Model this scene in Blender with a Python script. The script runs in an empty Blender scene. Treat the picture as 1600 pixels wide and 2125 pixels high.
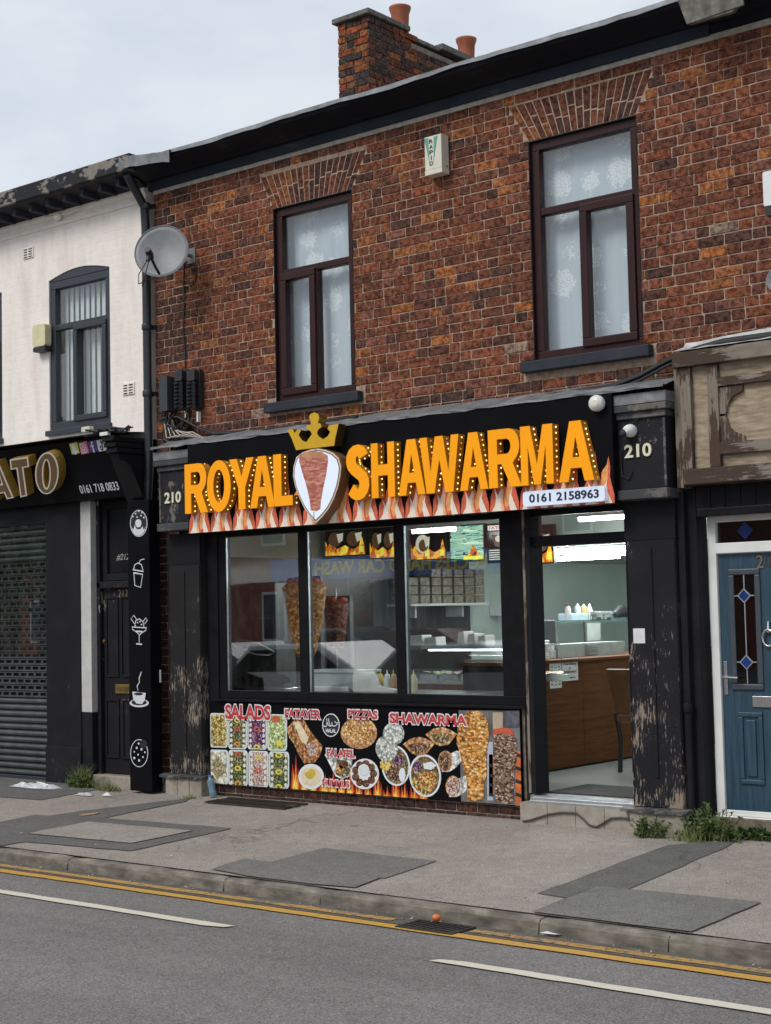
import bpy, math, random
from mathutils import Vector, Matrix
from mathutils.geometry import tessellate_polygon
random.seed(7)
R = math.radians
scene = bpy.context.scene
col = scene.collection

# ------------------------------------------------------------------ camera
CAM = Vector((11.527, -10.264, 1.752)); YAW, PITCH, ROLL, FPX = -.684, .066, -.022, 3200.0
_f = Vector((math.sin(YAW)*math.cos(PITCH), math.cos(YAW)*math.cos(PITCH), math.sin(PITCH)))
_r0 = Vector((math.cos(YAW), -math.sin(YAW), 0)); _u0 = _r0.cross(_f)
_r = _r0*math.cos(ROLL)+_u0*math.sin(ROLL); _u = -_r0*math.sin(ROLL)+_u0*math.cos(ROLL)
cd = bpy.data.cameras.new('camera'); cam = bpy.data.objects.new('camera', cd); col.objects.link(cam)
cam.matrix_world = Matrix(((_r.x,_u.x,-_f.x,CAM.x),(_r.y,_u.y,-_f.y,CAM.y),(_r.z,_u.z,-_f.z,CAM.z),(0,0,0,1)))
cd.sensor_fit = 'HORIZONTAL'; cd.sensor_width = 36; cd.lens = 36*FPX/1600
cd.clip_start = .1; cd.clip_end = 2000
scene.camera = cam

# ------------------------------------------------------------------ overcast sky, soft sun, exposure
w = bpy.data.worlds.new('World'); scene.world = w; w.use_nodes = True
SUN_EL, SUN_AZ = R(47), R(196)       # sun stands in front of the facade, a little to the left
nt = w.node_tree; nt.nodes.clear()
out = nt.nodes.new('ShaderNodeOutputWorld'); bg = nt.nodes.new('ShaderNodeBackground')
sky = nt.nodes.new('ShaderNodeTexSky'); sky.sky_type = 'NISHITA'; sky.sun_disc = False
sky.sun_elevation = SUN_EL; sky.sun_rotation = SUN_AZ; sky.dust_density = 3; sky.air_density = 1
tc = nt.nodes.new('ShaderNodeTexCoord'); mp = nt.nodes.new('ShaderNodeMapping'); mp.inputs['Scale'].default_value = (1.4,1.4,3.2)
nz = nt.nodes.new('ShaderNodeTexNoise'); nz.inputs['Scale'].default_value = 2.6; nz.inputs['Detail'].default_value = 6; nz.inputs['Roughness'].default_value = .55
rp = nt.nodes.new('ShaderNodeValToRGB')
rp.color_ramp.elements[0].position = .34; rp.color_ramp.elements[0].color = (6.1,6.9,7.95,1)
rp.color_ramp.elements[1].position = .68; rp.color_ramp.elements[1].color = (8.5,8.95,9.5,1)
mx = nt.nodes.new('ShaderNodeMix'); mx.data_type = 'RGBA'; mx.inputs[0].default_value = .93
nt.links.new(tc.outputs['Generated'], mp.inputs[0]); nt.links.new(mp.outputs[0], nz.inputs['Vector'])
nt.links.new(nz.outputs[0], rp.inputs[0]); nt.links.new(sky.outputs[0], mx.inputs[6]); nt.links.new(rp.outputs[0], mx.inputs[7])
nt.links.new(mx.outputs[2], bg.inputs[0]); bg.inputs[1].default_value = .075
nt.links.new(bg.outputs[0], out.inputs[0])
sd = bpy.data.lights.new('sun','SUN'); sd.energy = 1.5; sd.angle = R(22); sd.color = (1,.97,.93)
sun = bpy.data.objects.new('sun', sd); col.objects.link(sun)
_sv = Vector((math.sin(SUN_AZ)*math.cos(SUN_EL), math.cos(SUN_AZ)*math.cos(SUN_EL), math.sin(SUN_EL)))
sun.rotation_euler = _sv.to_track_quat('Z','Y').to_euler(); sun.location = (4,-12,20)
vs = scene.view_settings; vs.view_transform = 'Standard'; vs.look = 'None'; vs.exposure = 0.42; vs.gamma = 1; vs.use_curve_mapping = False

# ------------------------------------------------------------------ photo pixel -> point on a known plane
def ray(px, py): return _f + _r*((px-800)/FPX) - _u*((py-1062.5)/FPX)
def U(px, py, y=0.0):                    # (x, z) on the vertical plane Y = y
    d = ray(px, py); t = (y-CAM.y)/d.y; p = CAM+d*t; return p.x, p.z
def UX(px, py, x):                       # (y, z) on the plane X = x
    d = ray(px, py); t = (x-CAM.x)/d.x; p = CAM+d*t; return p.y, p.z
def zp(y): return .1*(y+2.8)/2.8         # pavement crossfall
def G(px, py):                           # point on the pavement
    d = ray(px, py); a = .1/2.8
    t = (CAM.z - (a*(CAM.y+2.8)))/(a*d.y - d.z); return CAM+d*t
def GZ(px, py, z):
    d = ray(px, py); return CAM+d*((z-CAM.z)/d.z)

# ------------------------------------------------------------------ mesh helpers
ORG = {}
class MB:
    def __init__(s): s.v = []; s.f = []; s.c = []; s.smooth = []
    def add(s, vs, fs, sm=False, c=None):
        o = len(s.v); s.v += [tuple(p) for p in vs]
        for f in fs: s.f.append(tuple(i+o for i in f)); s.smooth.append(sm); s.c.append(c)
        return s
    def box(s, x0, x1, y0, y1, z0, z1):
        if x0 > x1: x0, x1 = x1, x0
        if y0 > y1: y0, y1 = y1, y0
        if z0 > z1: z0, z1 = z1, z0
        return s.add([(x0,y0,z0),(x1,y0,z0),(x1,y1,z0),(x0,y1,z0),(x0,y0,z1),(x1,y0,z1),(x1,y1,z1),(x0,y1,z1)],
            [(0,3,2,1),(4,5,6,7),(0,1,5,4),(1,2,6,5),(2,3,7,6),(3,0,4,7)])
    def prism(s, polys, y0, y1, frame=None, back=True):
        # polys: [outer, hole, ...] in (x, z); y0 = front (towards the street), y1 = back
        fr = frame or (lambda x, z, y: (x, y, z))
        if not isinstance(polys[0][0], (tuple, list)): polys = [polys]
        flat = [p for pl in polys for p in pl]; n = len(flat)
        tr = tessellate_polygon([[Vector((p[0], p[1], 0)) for p in pl] for pl in polys])
        vs = [fr(p[0], p[1], y0) for p in flat] + [fr(p[0], p[1], y1) for p in flat]
        fs = []
        for t in tr:
            a, b, c = t
            ar = (flat[b][0]-flat[a][0])*(flat[c][1]-flat[a][1])-(flat[b][1]-flat[a][1])*(flat[c][0]-flat[a][0])
            if ar < 0: a, c = c, a
            fs.append((a, b, c))
            if back: fs.append((c+n, b+n, a+n))
        o = 0
        for pi, pl in enumerate(polys):
            m = len(pl); ar = sum(pl[i][0]*pl[(i+1)%m][1]-pl[(i+1)%m][0]*pl[i][1] for i in range(m))
            ccw = ar > 0
            if pi: ccw = not ccw
            for i in range(m):
                j = (i+1) % m; a, b = o+i, o+j
                fs.append((a, a+n, b+n, b) if ccw else (b, b+n, a+n, a))
            o += m
        return s.add(vs, fs)
    def tube(s, pts, r, n=8, cap=True, sm=True):
        pts = [Vector(p) for p in pts]; rings = []; prev = None
        rs = r if isinstance(r, (list, tuple)) else [r]*len(pts)
        for i, p in enumerate(pts):
            d = (pts[min(i+1, len(pts)-1)]-pts[max(i-1, 0)]).normalized()
            if prev is None:
                a = Vector((0,0,1)) if abs(d.z) < .9 else Vector((1,0,0)); e1 = d.cross(a).normalized()
            else: e1 = (prev - d*prev.dot(d)).normalized()
            prev = e1; e2 = d.cross(e1)
            rings.append([p+(e1*math.cos(2*math.pi*k/n)+e2*math.sin(2*math.pi*k/n))*rs[i] for k in range(n)])
        vs = [q for rg in rings for q in rg]; fs = []
        for i in range(len(pts)-1):
            for k in range(n):
                k2 = (k+1) % n; fs.append((i*n+k, i*n+k2, (i+1)*n+k2, (i+1)*n+k))
        s.add(vs, fs, sm)
        if cap: s.add(rings[0], [tuple(range(n))[::-1]]); s.add(rings[-1], [tuple(range(n))])
        return s
    def lathe(s, prof, c, axis='z', n=20, sm=True):
        # prof: [(radius, height)]
        vs = []; fs = []
        for (r, h) in prof:
            for k in range(n):
                a = 2*math.pi*k/n; x, y = r*math.cos(a), r*math.sin(a)
                vs.append({'z': (c[0]+x, c[1]+y, c[2]+h), 'y': (c[0]+x, c[1]+h, c[2]+y), 'x': (c[0]+h, c[1]+x, c[2]+y)}[axis])
        for i in range(len(prof)-1):
            for k in range(n):
                k2 = (k+1) % n; q = (i*n+k, i*n+k2, (i+1)*n+k2, (i+1)*n+k)
                fs.append(q if axis != 'y' else q[::-1])
        s.add(vs, fs, sm)
        b = tuple(range(n)); m = len(prof)-1
        s.add(vs[:n], [b[::-1] if axis != 'y' else b]); s.add(vs[m*n:], [b if axis != 'y' else b[::-1]])
        return s
    def disc(s, x, z, r, y0, y1, n=20, rz=None, frame=None):
        rz = rz or r
        return s.prism([(x+r*math.cos(2*math.pi*k/n), z+rz*math.sin(2*math.pi*k/n)) for k in range(n)], y0, y1, frame, back=False)
    def build(s, name, mat, parent=None, bevel=0, tint=False):
        me = bpy.data.meshes.new(name); o = bpy.data.objects.new(name, me); col.objects.link(o)
        off = Vector((0,0,0))
        if parent is not None:
            o.parent = parent; off = ORG[parent.name]
        ORG[o.name] = off
        me.from_pydata([(v[0]-off.x, v[1]-off.y, v[2]-off.z) for v in s.v], [], s.f)
        me.polygons.foreach_set('use_smooth', s.smooth)
        if tint:
            at = me.color_attributes.new('tint', 'FLOAT_COLOR', 'CORNER'); i = 0
            for p, c in zip(me.polygons, s.c):
                for k in p.loop_indices: at.data[k].color = (*c, 1)
        me.update()
        if mat is not None: me.materials.append(mat)
        if bevel:
            m = o.modifiers.new('bevel', 'BEVEL'); m.width = bevel; m.segments = 2; m.limit_method = 'ANGLE'; m.angle_limit = R(40)
            m.harden_normals = False
        return o

def tag(o, label=None, cat=None, group=None, kind=None):
    if label: o['label'] = label
    if cat: o['category'] = cat
    if group: o['group'] = group
    if kind: o['kind'] = kind
    return o
def thing(name, label, cat, loc=(0,0,0), group=None):
    o = bpy.data.objects.new(name, None); col.objects.link(o); o.location = loc; o.empty_display_size = .1
    ORG[o.name] = Vector(loc); return tag(o, label, cat, group)
def single(name, mb, mat, label, cat, group=None, bevel=0, **k):
    return tag(mb.build(name, mat, None, bevel, **k), label, cat, group)
def struct(name, mb, mat, **k): return tag(mb.build(name, mat, None, **k), kind='structure')
def BX(*a): return MB().box(*a)
def arc(cx, cz, rx, rz, a0, a1, n=12): return [(cx+rx*math.cos(R(a0+(a1-a0)*i/n)), cz+rz*math.sin(R(a0+(a1-a0)*i/n))) for i in range(n+1)]
def rrect(x0, x1, z0, z1, r, n=4):
    return arc(x1-r, z0+r, r, r, -90, 0, n)+arc(x1-r, z1-r, r, r, 0, 90, n)+arc(x0+r, z1-r, r, r, 90, 180, n)+arc(x0+r, z0+r, r, r, 180, 270, n)
def stroke(pts, wd):                      # a polyline thickened to a closed outline
    L = []; Rr = []; n = len(pts)
    for i in range(n):
        a = Vector(pts[max(i-1,0)]); b = Vector(pts[min(i+1,n-1)]); d = (b-a).normalized(); q = Vector((-d.y, d.x))*(wd if not isinstance(wd,(list,tuple)) else wd[i])/2
        L.append(tuple(Vector(pts[i])+q)); Rr.append(tuple(Vector(pts[i])-q))
    return L+Rr[::-1]
def text(body, x0, x1, z0, z1, y, depth=.002, bold=0.0, frame=None, mb=None, shear=0):
    # lettering fitted to a box on the plane Y = y (or in a frame), raised by depth
    cu = bpy.data.curves.new('lettering', 'FONT'); cu.body = body; cu.offset = bold; cu.resolution_u = 3; cu.shear = shear
    cu.fill_mode = 'FRONT' if depth == 0 else 'BOTH'; cu.extrude = .5 if depth else 0; cu.align_x = 'LEFT'
    ob = bpy.data.objects.new('lettering', cu); col.objects.link(ob); dg = bpy.context.evaluated_depsgraph_get()
    me = bpy.data.meshes.new_from_object(ob.evaluated_get(dg)); bpy.data.objects.remove(ob); bpy.data.curves.remove(cu)
    vs = [v.co.copy() for v in me.vertices]; fs = [tuple(p.vertices) for p in me.polygons]; bpy.data.meshes.remove(me)
    ax = min(v.x for v in vs); bx = max(v.x for v in vs); az = min(v.y for v in vs); bz = max(v.y for v in vs)
    fr = frame or (lambda x, z, yy: (x, yy, z)); o = []
    for v in vs:
        t = (v.z+.5) if depth else 0
        o.append(fr(x0+(v.x-ax)/(bx-ax)*(x1-x0), z0+(v.y-az)/(bz-az)*(z1-z0), y-t*depth))
    mb = mb or MB(); mb.add(o, fs); return mb

# ------------------------------------------------------------------ material helpers
def new_mat(name):
    m = bpy.data.materials.new(name); m.use_nodes = True; nt = m.node_tree
    return m, nt, nt.nodes['Principled BSDF']
def N(nt, t, **k):
    n = nt.nodes.new('ShaderNode'+t)
    for a, b in k.items():
        if a in n.inputs: n.inputs[a].default_value = b
        else: setattr(n, a, b)
    return n
def L(nt, a, b): nt.links.new(a, b)
def coords(nt, scale=(1,1,1)):
    g = N(nt, 'NewGeometry'); m = N(nt, 'Mapping'); m.inputs['Scale'].default_value = scale; L(nt, g.outputs['Position'], m.inputs[0]); return m.outputs[0]
def noise(nt, vec, scale, detail=4, rough=.55):
    n = N(nt, 'TexNoise'); n.inputs['Scale'].default_value = scale; n.inputs['Detail'].default_value = detail; n.inputs['Roughness'].default_value = rough
    L(nt, vec, n.inputs['Vector']); return n.outputs[0]
def ramp(nt, fac, stops, interp='LINEAR'):
    r = N(nt, 'ValToRGB'); e = r.color_ramp.elements; r.color_ramp.interpolation = interp
    while len(e) < len(stops): e.new(.5)
    for k, (p, c) in enumerate(stops):
        e[k].position = p; e[k].color = (*c, 1) if len(c) == 3 else c
    L(nt, fac, r.inputs[0]); return r.outputs[0]
def mixc(nt, fac, a, b, mode='MIX'):
    m = N(nt, 'Mix', data_type='RGBA', blend_type=mode)
    for s, v in ((0, fac), (6, a), (7, b)):
        if isinstance(v, (int, float)): m.inputs[s].default_value = v
        elif isinstance(v, tuple): m.inputs[s].default_value = (*v, 1) if len(v) == 3 else v
        else: L(nt, v, m.inputs[s])
    return m.outputs[2]
def bump(nt, h, bs, strength=.3, dist=.01):
    b = N(nt, 'Bump'); b.inputs['Strength'].default_value = strength; b.inputs['Distance'].default_value = dist
    L(nt, h, b.inputs['Height']); L(nt, b.outputs[0], bs.inputs['Normal'])
def g(v): return (v, v, v)
_cache = {}
def plain(name, c, rough=.5, metal=0, var=.12, scale=12, emit=0, bmp=0, spec=.5):
    if name in _cache: return _cache[name]
    m, nt, bs = new_mat(name); c = c if isinstance(c, tuple) else g(c)
    if var:
        v = coords(nt); a = tuple(max(0, x*(1-var)) for x in c); b = tuple(min(1, x*(1+var)) for x in c)
        f = noise(nt, v, scale); cc = ramp(nt, f, [(.3, a), (.7, b)]); L(nt, cc, bs.inputs['Base Color'])
        if bmp: bump(nt, f, bs, bmp, .01)
    else: bs.inputs['Base Color'].default_value = (*c, 1)
    bs.inputs['Roughness'].default_value = rough; bs.inputs['Metallic'].default_value = metal; bs.inputs['Specular IOR Level'].default_value = spec
    if emit:
        bs.inputs['Emission Strength'].default_value = emit; bs.inputs['Emission Color'].default_value = (*c, 1)
    _cache[name] = m; return m
def worn(name, paint, under, amount=.5, scale=(30,30,5), rough=.55, zlo=None, zhi=None, dirt=.25, bstr=.35):
    # paint worn through to what is under it; with zlo/zhi the wear grows towards zlo
    if name in _cache: return _cache[name]
    m, nt, bs = new_mat(name); v = coords(nt, scale); f = noise(nt, v, 1, 9, .68)
    v1 = coords(nt); big = noise(nt, v1, 2.2, 3)
    fm = noise(nt, coords(nt, tuple(q*.28 for q in scale)), 1, 6, .65); ff = N(nt, 'Mix'); ff.inputs[0].default_value = .28; L(nt, f, ff.inputs[2]); L(nt, fm, ff.inputs[3])
    a = N(nt, 'Math', operation='MULTIPLY_ADD'); L(nt, big, a.inputs[0]); a.inputs[1].default_value = .75; L(nt, ff.outputs[0], a.inputs[2])
    h = a.outputs[0]
    if zlo is not None:
        sx = N(nt, 'SeparateXYZ'); L(nt, v1, sx.inputs[0]); mr = N(nt, 'MapRange'); L(nt, sx.outputs[2], mr.inputs[0])
        mr.inputs[1].default_value = zlo; mr.inputs[2].default_value = zhi; mr.inputs[3].default_value = .09; mr.inputs[4].default_value = -.11
        b = N(nt, 'Math', operation='ADD'); L(nt, h, b.inputs[0]); L(nt, mr.outputs[0], b.inputs[1]); h = b.outputs[0]
    sc7 = N(nt, 'Math', operation='MULTIPLY'); L(nt, h, sc7.inputs[0]); sc7.inputs[1].default_value = .7; h = sc7.outputs[0]; t = .7*(1.075-.40*amount)
    mask = ramp(nt, h, [(max(0,t-.008), (0,0,0)), (min(1,t+.015), (1,1,1))])
    fine = noise(nt, v1, 60, 5); pc = mixc(nt, fine, tuple(x*(1-dirt) for x in paint), tuple(x*(1+dirt) for x in paint))
    pc = mixc(nt, ramp(nt, big, [(.45, (0,0,0)), (.75, g(.45))]), pc, tuple(x*1.7+.006 for x in paint))
    uc = mixc(nt, noise(nt, coords(nt, (scale[0]*2,scale[1]*2,scale[2]*.8)), 1, 6), tuple(x*.55 for x in under), tuple(min(1,x*1.25) for x in under))
    L(nt, mixc(nt, mask, pc, uc), bs.inputs['Base Color']); bs.inputs['Roughness'].default_value = rough
    inv = N(nt, 'Math', operation='SUBTRACT'); inv.inputs[0].default_value = 1; L(nt, mask, inv.inputs[1])
    ad = N(nt, 'Math', operation='MULTIPLY_ADD'); L(nt, f, ad.inputs[0]); ad.inputs[1].default_value = .8; L(nt, inv.outputs[0], ad.inputs[2])
    bump(nt, ad.outputs[0], bs, bstr, .004); bs.inputs['Specular IOR Level'].default_value = .09; _cache[name] = m; return m
def mottled(name, stops, scale=60, rough=.6, stretch=(1,1,1), bmp=.2, kind='noise', detail=5):
    if name in _cache: return _cache[name]
    m, nt, bs = new_mat(name); v = coords(nt, stretch)
    if kind == 'noise': f = noise(nt, v, scale, detail, .6)
    else:
        d = N(nt, 'Mix', data_type='VECTOR'); d.inputs[0].default_value = .12
        n1 = N(nt, 'TexNoise'); n1.inputs['Scale'].default_value = scale*.6; L(nt, v, n1.inputs['Vector'])
        L(nt, v, d.inputs[4]); L(nt, n1.outputs['Color'], d.inputs[5])
        vo = N(nt, 'TexVoronoi', feature=kind); vo.inputs['Scale'].default_value = scale; L(nt, d.outputs[1], vo.inputs['Vector']); f = vo.outputs['Distance'] if kind != 'F1C' else vo.outputs['Color']
    L(nt, ramp(nt, f, stops), bs.inputs['Base Color']); bs.inputs['Roughness'].default_value = rough
    if bmp: bump(nt, f, bs, bmp, .01)
    _cache[name] = m; return m
def wood(name, a, b, axis='z', scale=1, rough=.55, bmp=.2):
    if name in _cache: return _cache[name]
    s = {'z': (40,40,2.5), 'x': (2.5,40,40), 'y': (40,2.5,40)}[axis]
    return mottled(name, [(.28, a), (.5, tuple((x+y)/2 for x, y in zip(a, b))), (.72, b)], scale, rough, s, bmp, detail=7)
def glass(name, tintc=(1,1,1), ior=1.5, rough=0.0, dirt=0):
    m, nt, bs = new_mat(name); nt.nodes.remove(bs); o = nt.nodes['Material Output']
    t = N(nt, 'BsdfTransparent'); t.inputs[0].default_value = (*tintc, 1); gl = N(nt, 'BsdfGlossy'); gl.inputs['Roughness'].default_value = rough
    fr = N(nt, 'Fresnel'); mx = N(nt, 'MixShader'); ge = N(nt, 'NewGeometry'); mr = N(nt, 'MapRange')
    mr.inputs[3].default_value = ior; mr.inputs[4].default_value = 1/ior; L(nt, ge.outputs['Backfacing'], mr.inputs[0]); L(nt, mr.outputs[0], fr.inputs[0])
    L(nt, fr.outputs[0], mx.inputs[0]); L(nt, t.outputs[0], mx.inputs[1]); L(nt, gl.outputs[0], mx.inputs[2]); fin = mx.outputs[0]
    if dirt:
        df = N(nt, 'BsdfDiffuse'); df.inputs[0].default_value = (.55,.56,.55,1); v = coords(nt, (5,5,2)); f = noise(nt, v, 1.2, 8, .7)
        r = ramp(nt, f, [(.45, (0,0,0)), (.8, g(dirt))]); m2 = N(nt, 'MixShader'); L(nt, r, m2.inputs[0]); L(nt, fin, m2.inputs[1]); L(nt, df.outputs[0], m2.inputs[2]); fin = m2.outputs[0]
    L(nt, fin, o.inputs[0]); return m

# ------------------------------------------------------------------ materials
def brick_mat(name, soot=.5):
    m, nt, bs = new_mat(name); at = N(nt, 'Attribute', attribute_name='tint'); v = coords(nt)
    f1 = noise(nt, v, 24, 9, .72); f2 = noise(nt, v, 7, 6, .7); f3 = noise(nt, v, 140, 3)
    c = mixc(nt, ramp(nt, f1, [(.44, (0,0,0)), (.58, g(.85))]), at.outputs['Color'], mixc(nt, 1.0, at.outputs['Color'], (.20,.17,.18), 'MULTIPLY'))
    c = mixc(nt, ramp(nt, f2, [(.48, (0,0,0)), (.66, g(soot))]), c, (.040,.030,.028))
    c = mixc(nt, ramp(nt, f3, [(.6, (0,0,0)), (.8, g(.30))]), c, (.30,.17,.11))
    L(nt, c, bs.inputs['Base Color']); bs.inputs['Roughness'].default_value = .9; bs.inputs['Specular IOR Level'].default_value = .08
    bump(nt, f1, bs, .8, .008); return m
M_brick = brick_mat('brick', .5)
M_mortar = mottled('mortar', [(.25, (.19,.13,.09)), (.5, (.34,.245,.178)), (.75, (.48,.365,.27))], 18, .95, bmp=.5)
M_mortar_dark = mottled('mortar_dark', [(.25, (.10,.085,.07)), (.5, (.2,.165,.13)), (.75, (.3,.25,.2))], 20, .95, bmp=.5)
def white_wall():
    m, nt, bs = new_mat('painted_brickwork'); v = coords(nt); sp = N(nt, 'SeparateXYZ'); L(nt, v, sp.inputs[0])
    cb = N(nt, 'CombineXYZ'); L(nt, sp.outputs[0], cb.inputs[0]); L(nt, sp.outputs[2], cb.inputs[1])
    b = N(nt, 'TexBrick'); wn_ = N(nt, 'TexNoise'); wn_.inputs['Scale'].default_value = 3.5; wn_.inputs['Detail'].default_value = 4; L(nt, cb.outputs[0], wn_.inputs['Vector']); wm_ = N(nt, 'VectorMath', operation='MULTIPLY_ADD'); L(nt, wn_.outputs['Color'], wm_.inputs[0]); wm_.inputs[1].default_value = (.05,.035,0); L(nt, cb.outputs[0], wm_.inputs[2])
    L(nt, wm_.outputs[0], b.inputs['Vector']); b.inputs['Scale'].default_value = 1; b.inputs['Brick Width'].default_value = .22
    b.inputs['Row Height'].default_value = .0815; b.inputs['Mortar Size'].default_value = .007; b.inputs['Mortar Smooth'].default_value = .6
    f = noise(nt, v, 14, 6); f2 = noise(nt, coords(nt, (5,5,9)), 3, 7, .7); f3 = noise(nt, coords(nt, (3,3,.7)), 2, 4)
    c = mixc(nt, f, (.80,.725,.655), (.93,.865,.80)); c = mixc(nt, ramp(nt, f3, [(.46, (0,0,0)), (.72, g(.5))]), c, (.62,.52,.44))
    ch = ramp(nt, f2, [(.70, (0,0,0)), (.715, (1,1,1))]); c = mixc(nt, ch, c, (.33,.17,.12))
    L(nt, c, bs.inputs['Base Color']); bs.inputs['Roughness'].default_value = .75
    h = N(nt, 'Math', operation='MULTIPLY_ADD'); L(nt, b.outputs['Fac'], h.inputs[0]); h.inputs[1].default_value = -.13; L(nt, f, h.inputs[2])
    h2 = N(nt, 'Math', operation='MULTIPLY_ADD'); L(nt, ch, h2.inputs[0]); h2.inputs[1].default_value = -.8; L(nt, h.outputs[0], h2.inputs[2])
    bump(nt, h2.outputs[0], bs, .55, .008); return m
M_white_wall = white_wall()
M_cream = plain('cream_paint', (.84,.77,.69), .7, var=.08, scale=8, bmp=.2)
M_black_paint = worn('black_paint', (.014,.014,.016), (.10,.08,.065), -.05, (20,20,5))
M_black_gloss = plain('black_gloss', (.012,.012,.014), .32, var=.3, scale=4, spec=.12)
M_pil_left = worn('peeling_paint_left', (.022,.021,.022), (.29,.235,.185), .25, (95,95,15), zlo=.2, zhi=2.6)
M_pil_right = worn('peeling_paint_right', (.017,.017,.020), (.29,.235,.185), .17, (95,95,15), zlo=.2, zhi=2.8)
M_console = worn('console_paint', (.020,.020,.023), (.17,.155,.14), .22, (14,14,9))
M_trim = worn('grey_trim', (.06,.062,.066), (.16,.145,.13), .42, (9,9,14))
M_lead = mottled('lead_flashing', [(.3, (.10,.105,.11)), (.55, (.18,.185,.19)), (.75, (.30,.31,.32))], 6, .5, (1,1,1), .5)
M_sign_black = plain('sign_black', (.006,.006,.0075), .42, var=.15, scale=3, spec=.05)
M_mahogany = wood('mahogany_upvc', (.022,.0075,.007), (.043,.0135,.012), 'z', 1, .35, .08)
M_mahogany.node_tree.nodes['Principled BSDF'].inputs['Specular IOR Level'].default_value = .25
M_anthracite = plain('anthracite_upvc', (.030,.035,.044), .4, var=.1)
M_alu_black = plain('black_aluminium', (.010,.010,.011), .33, var=.2, spec=.12)
M_alu = plain('aluminium', (.55,.57,.58), .35, .9, var=.1)
M_sill = worn('sill_paint', (.034,.039,.047), (.12,.115,.11), .12, (8,8,30))
M_glass = glass('window_glass', (.975,.985,.985), 1.75)
M_shop_glass = glass('shop_glass', (.955,.975,.965), 2.25, dirt=.03)
M_white = plain('white_plastic', (.74,.74,.72), .4, var=.06)
M_yellowed = plain('yellowed_plastic', (.66,.60,.36), .45, var=.1)
M_black_plastic = plain('black_plastic', (.02,.02,.022), .45, var=.2)
M_pvc_pipe = plain('black_downpipe', (.020,.022,.026), .35, var=.3, scale=6)
M_cable = plain('black_cable', (.014,.014,.015), .5, var=.2)
M_cable_grey = plain('pale_cable', (.42,.38,.32), .6)
M_terracotta = mottled('terracotta', [(.3, (.25,.07,.035)), (.7, (.40,.12,.06))], 9, .8)
M_cement = mottled('weathered_cement', [(.3, (.07,.066,.055)), (.55, (.15,.14,.12)), (.75, (.25,.235,.20))], 14, .95, bmp=.6)
M_slate = plain('slate', (.06,.06,.068), .6, var=.3, bmp=.3)
M_oldwood = worn('bleached_timber', (.075,.050,.038), (.24,.20,.16), .50, (30,30,4), bstr=.5)
M_oldwood_h = worn('bleached_timber_rail', (.070,.047,.037), (.25,.21,.17), .50, (4,30,30), bstr=.5)
M_board = mottled('weathered_board', [(.25, (.14,.105,.07)), (.42, (.27,.205,.13)), (.58, (.36,.29,.205)), (.8, (.46,.40,.32))], 1.2, .85, (6,20,26), .4, detail=8)
M_blue_door = wood('blue_door', (.012,.036,.060), (.034,.078,.112), 'z', 1.2, .4, .3)
M_white_upvc = plain('white_upvc', (.72,.72,.69), .35, var=.08, scale=5)
M_steel = plain('polished_metal', (.62,.62,.62), .25, 1, var=.05)
M_brass = plain('brass', (.42,.28,.10), .4, .9, var=.2)
M_step_tile = mottled('stone_tile', [(.3, (.24,.205,.165)), (.55, (.34,.30,.25)), (.8, (.43,.385,.33))], 7, .7, (1,1,1), .15)
M_stone = mottled('plinth_stone', [(.3, (.17,.145,.115)), (.5, (.30,.26,.21)), (.8, (.40,.355,.30))], 8, .9, (1,1,1), .4)
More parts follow.
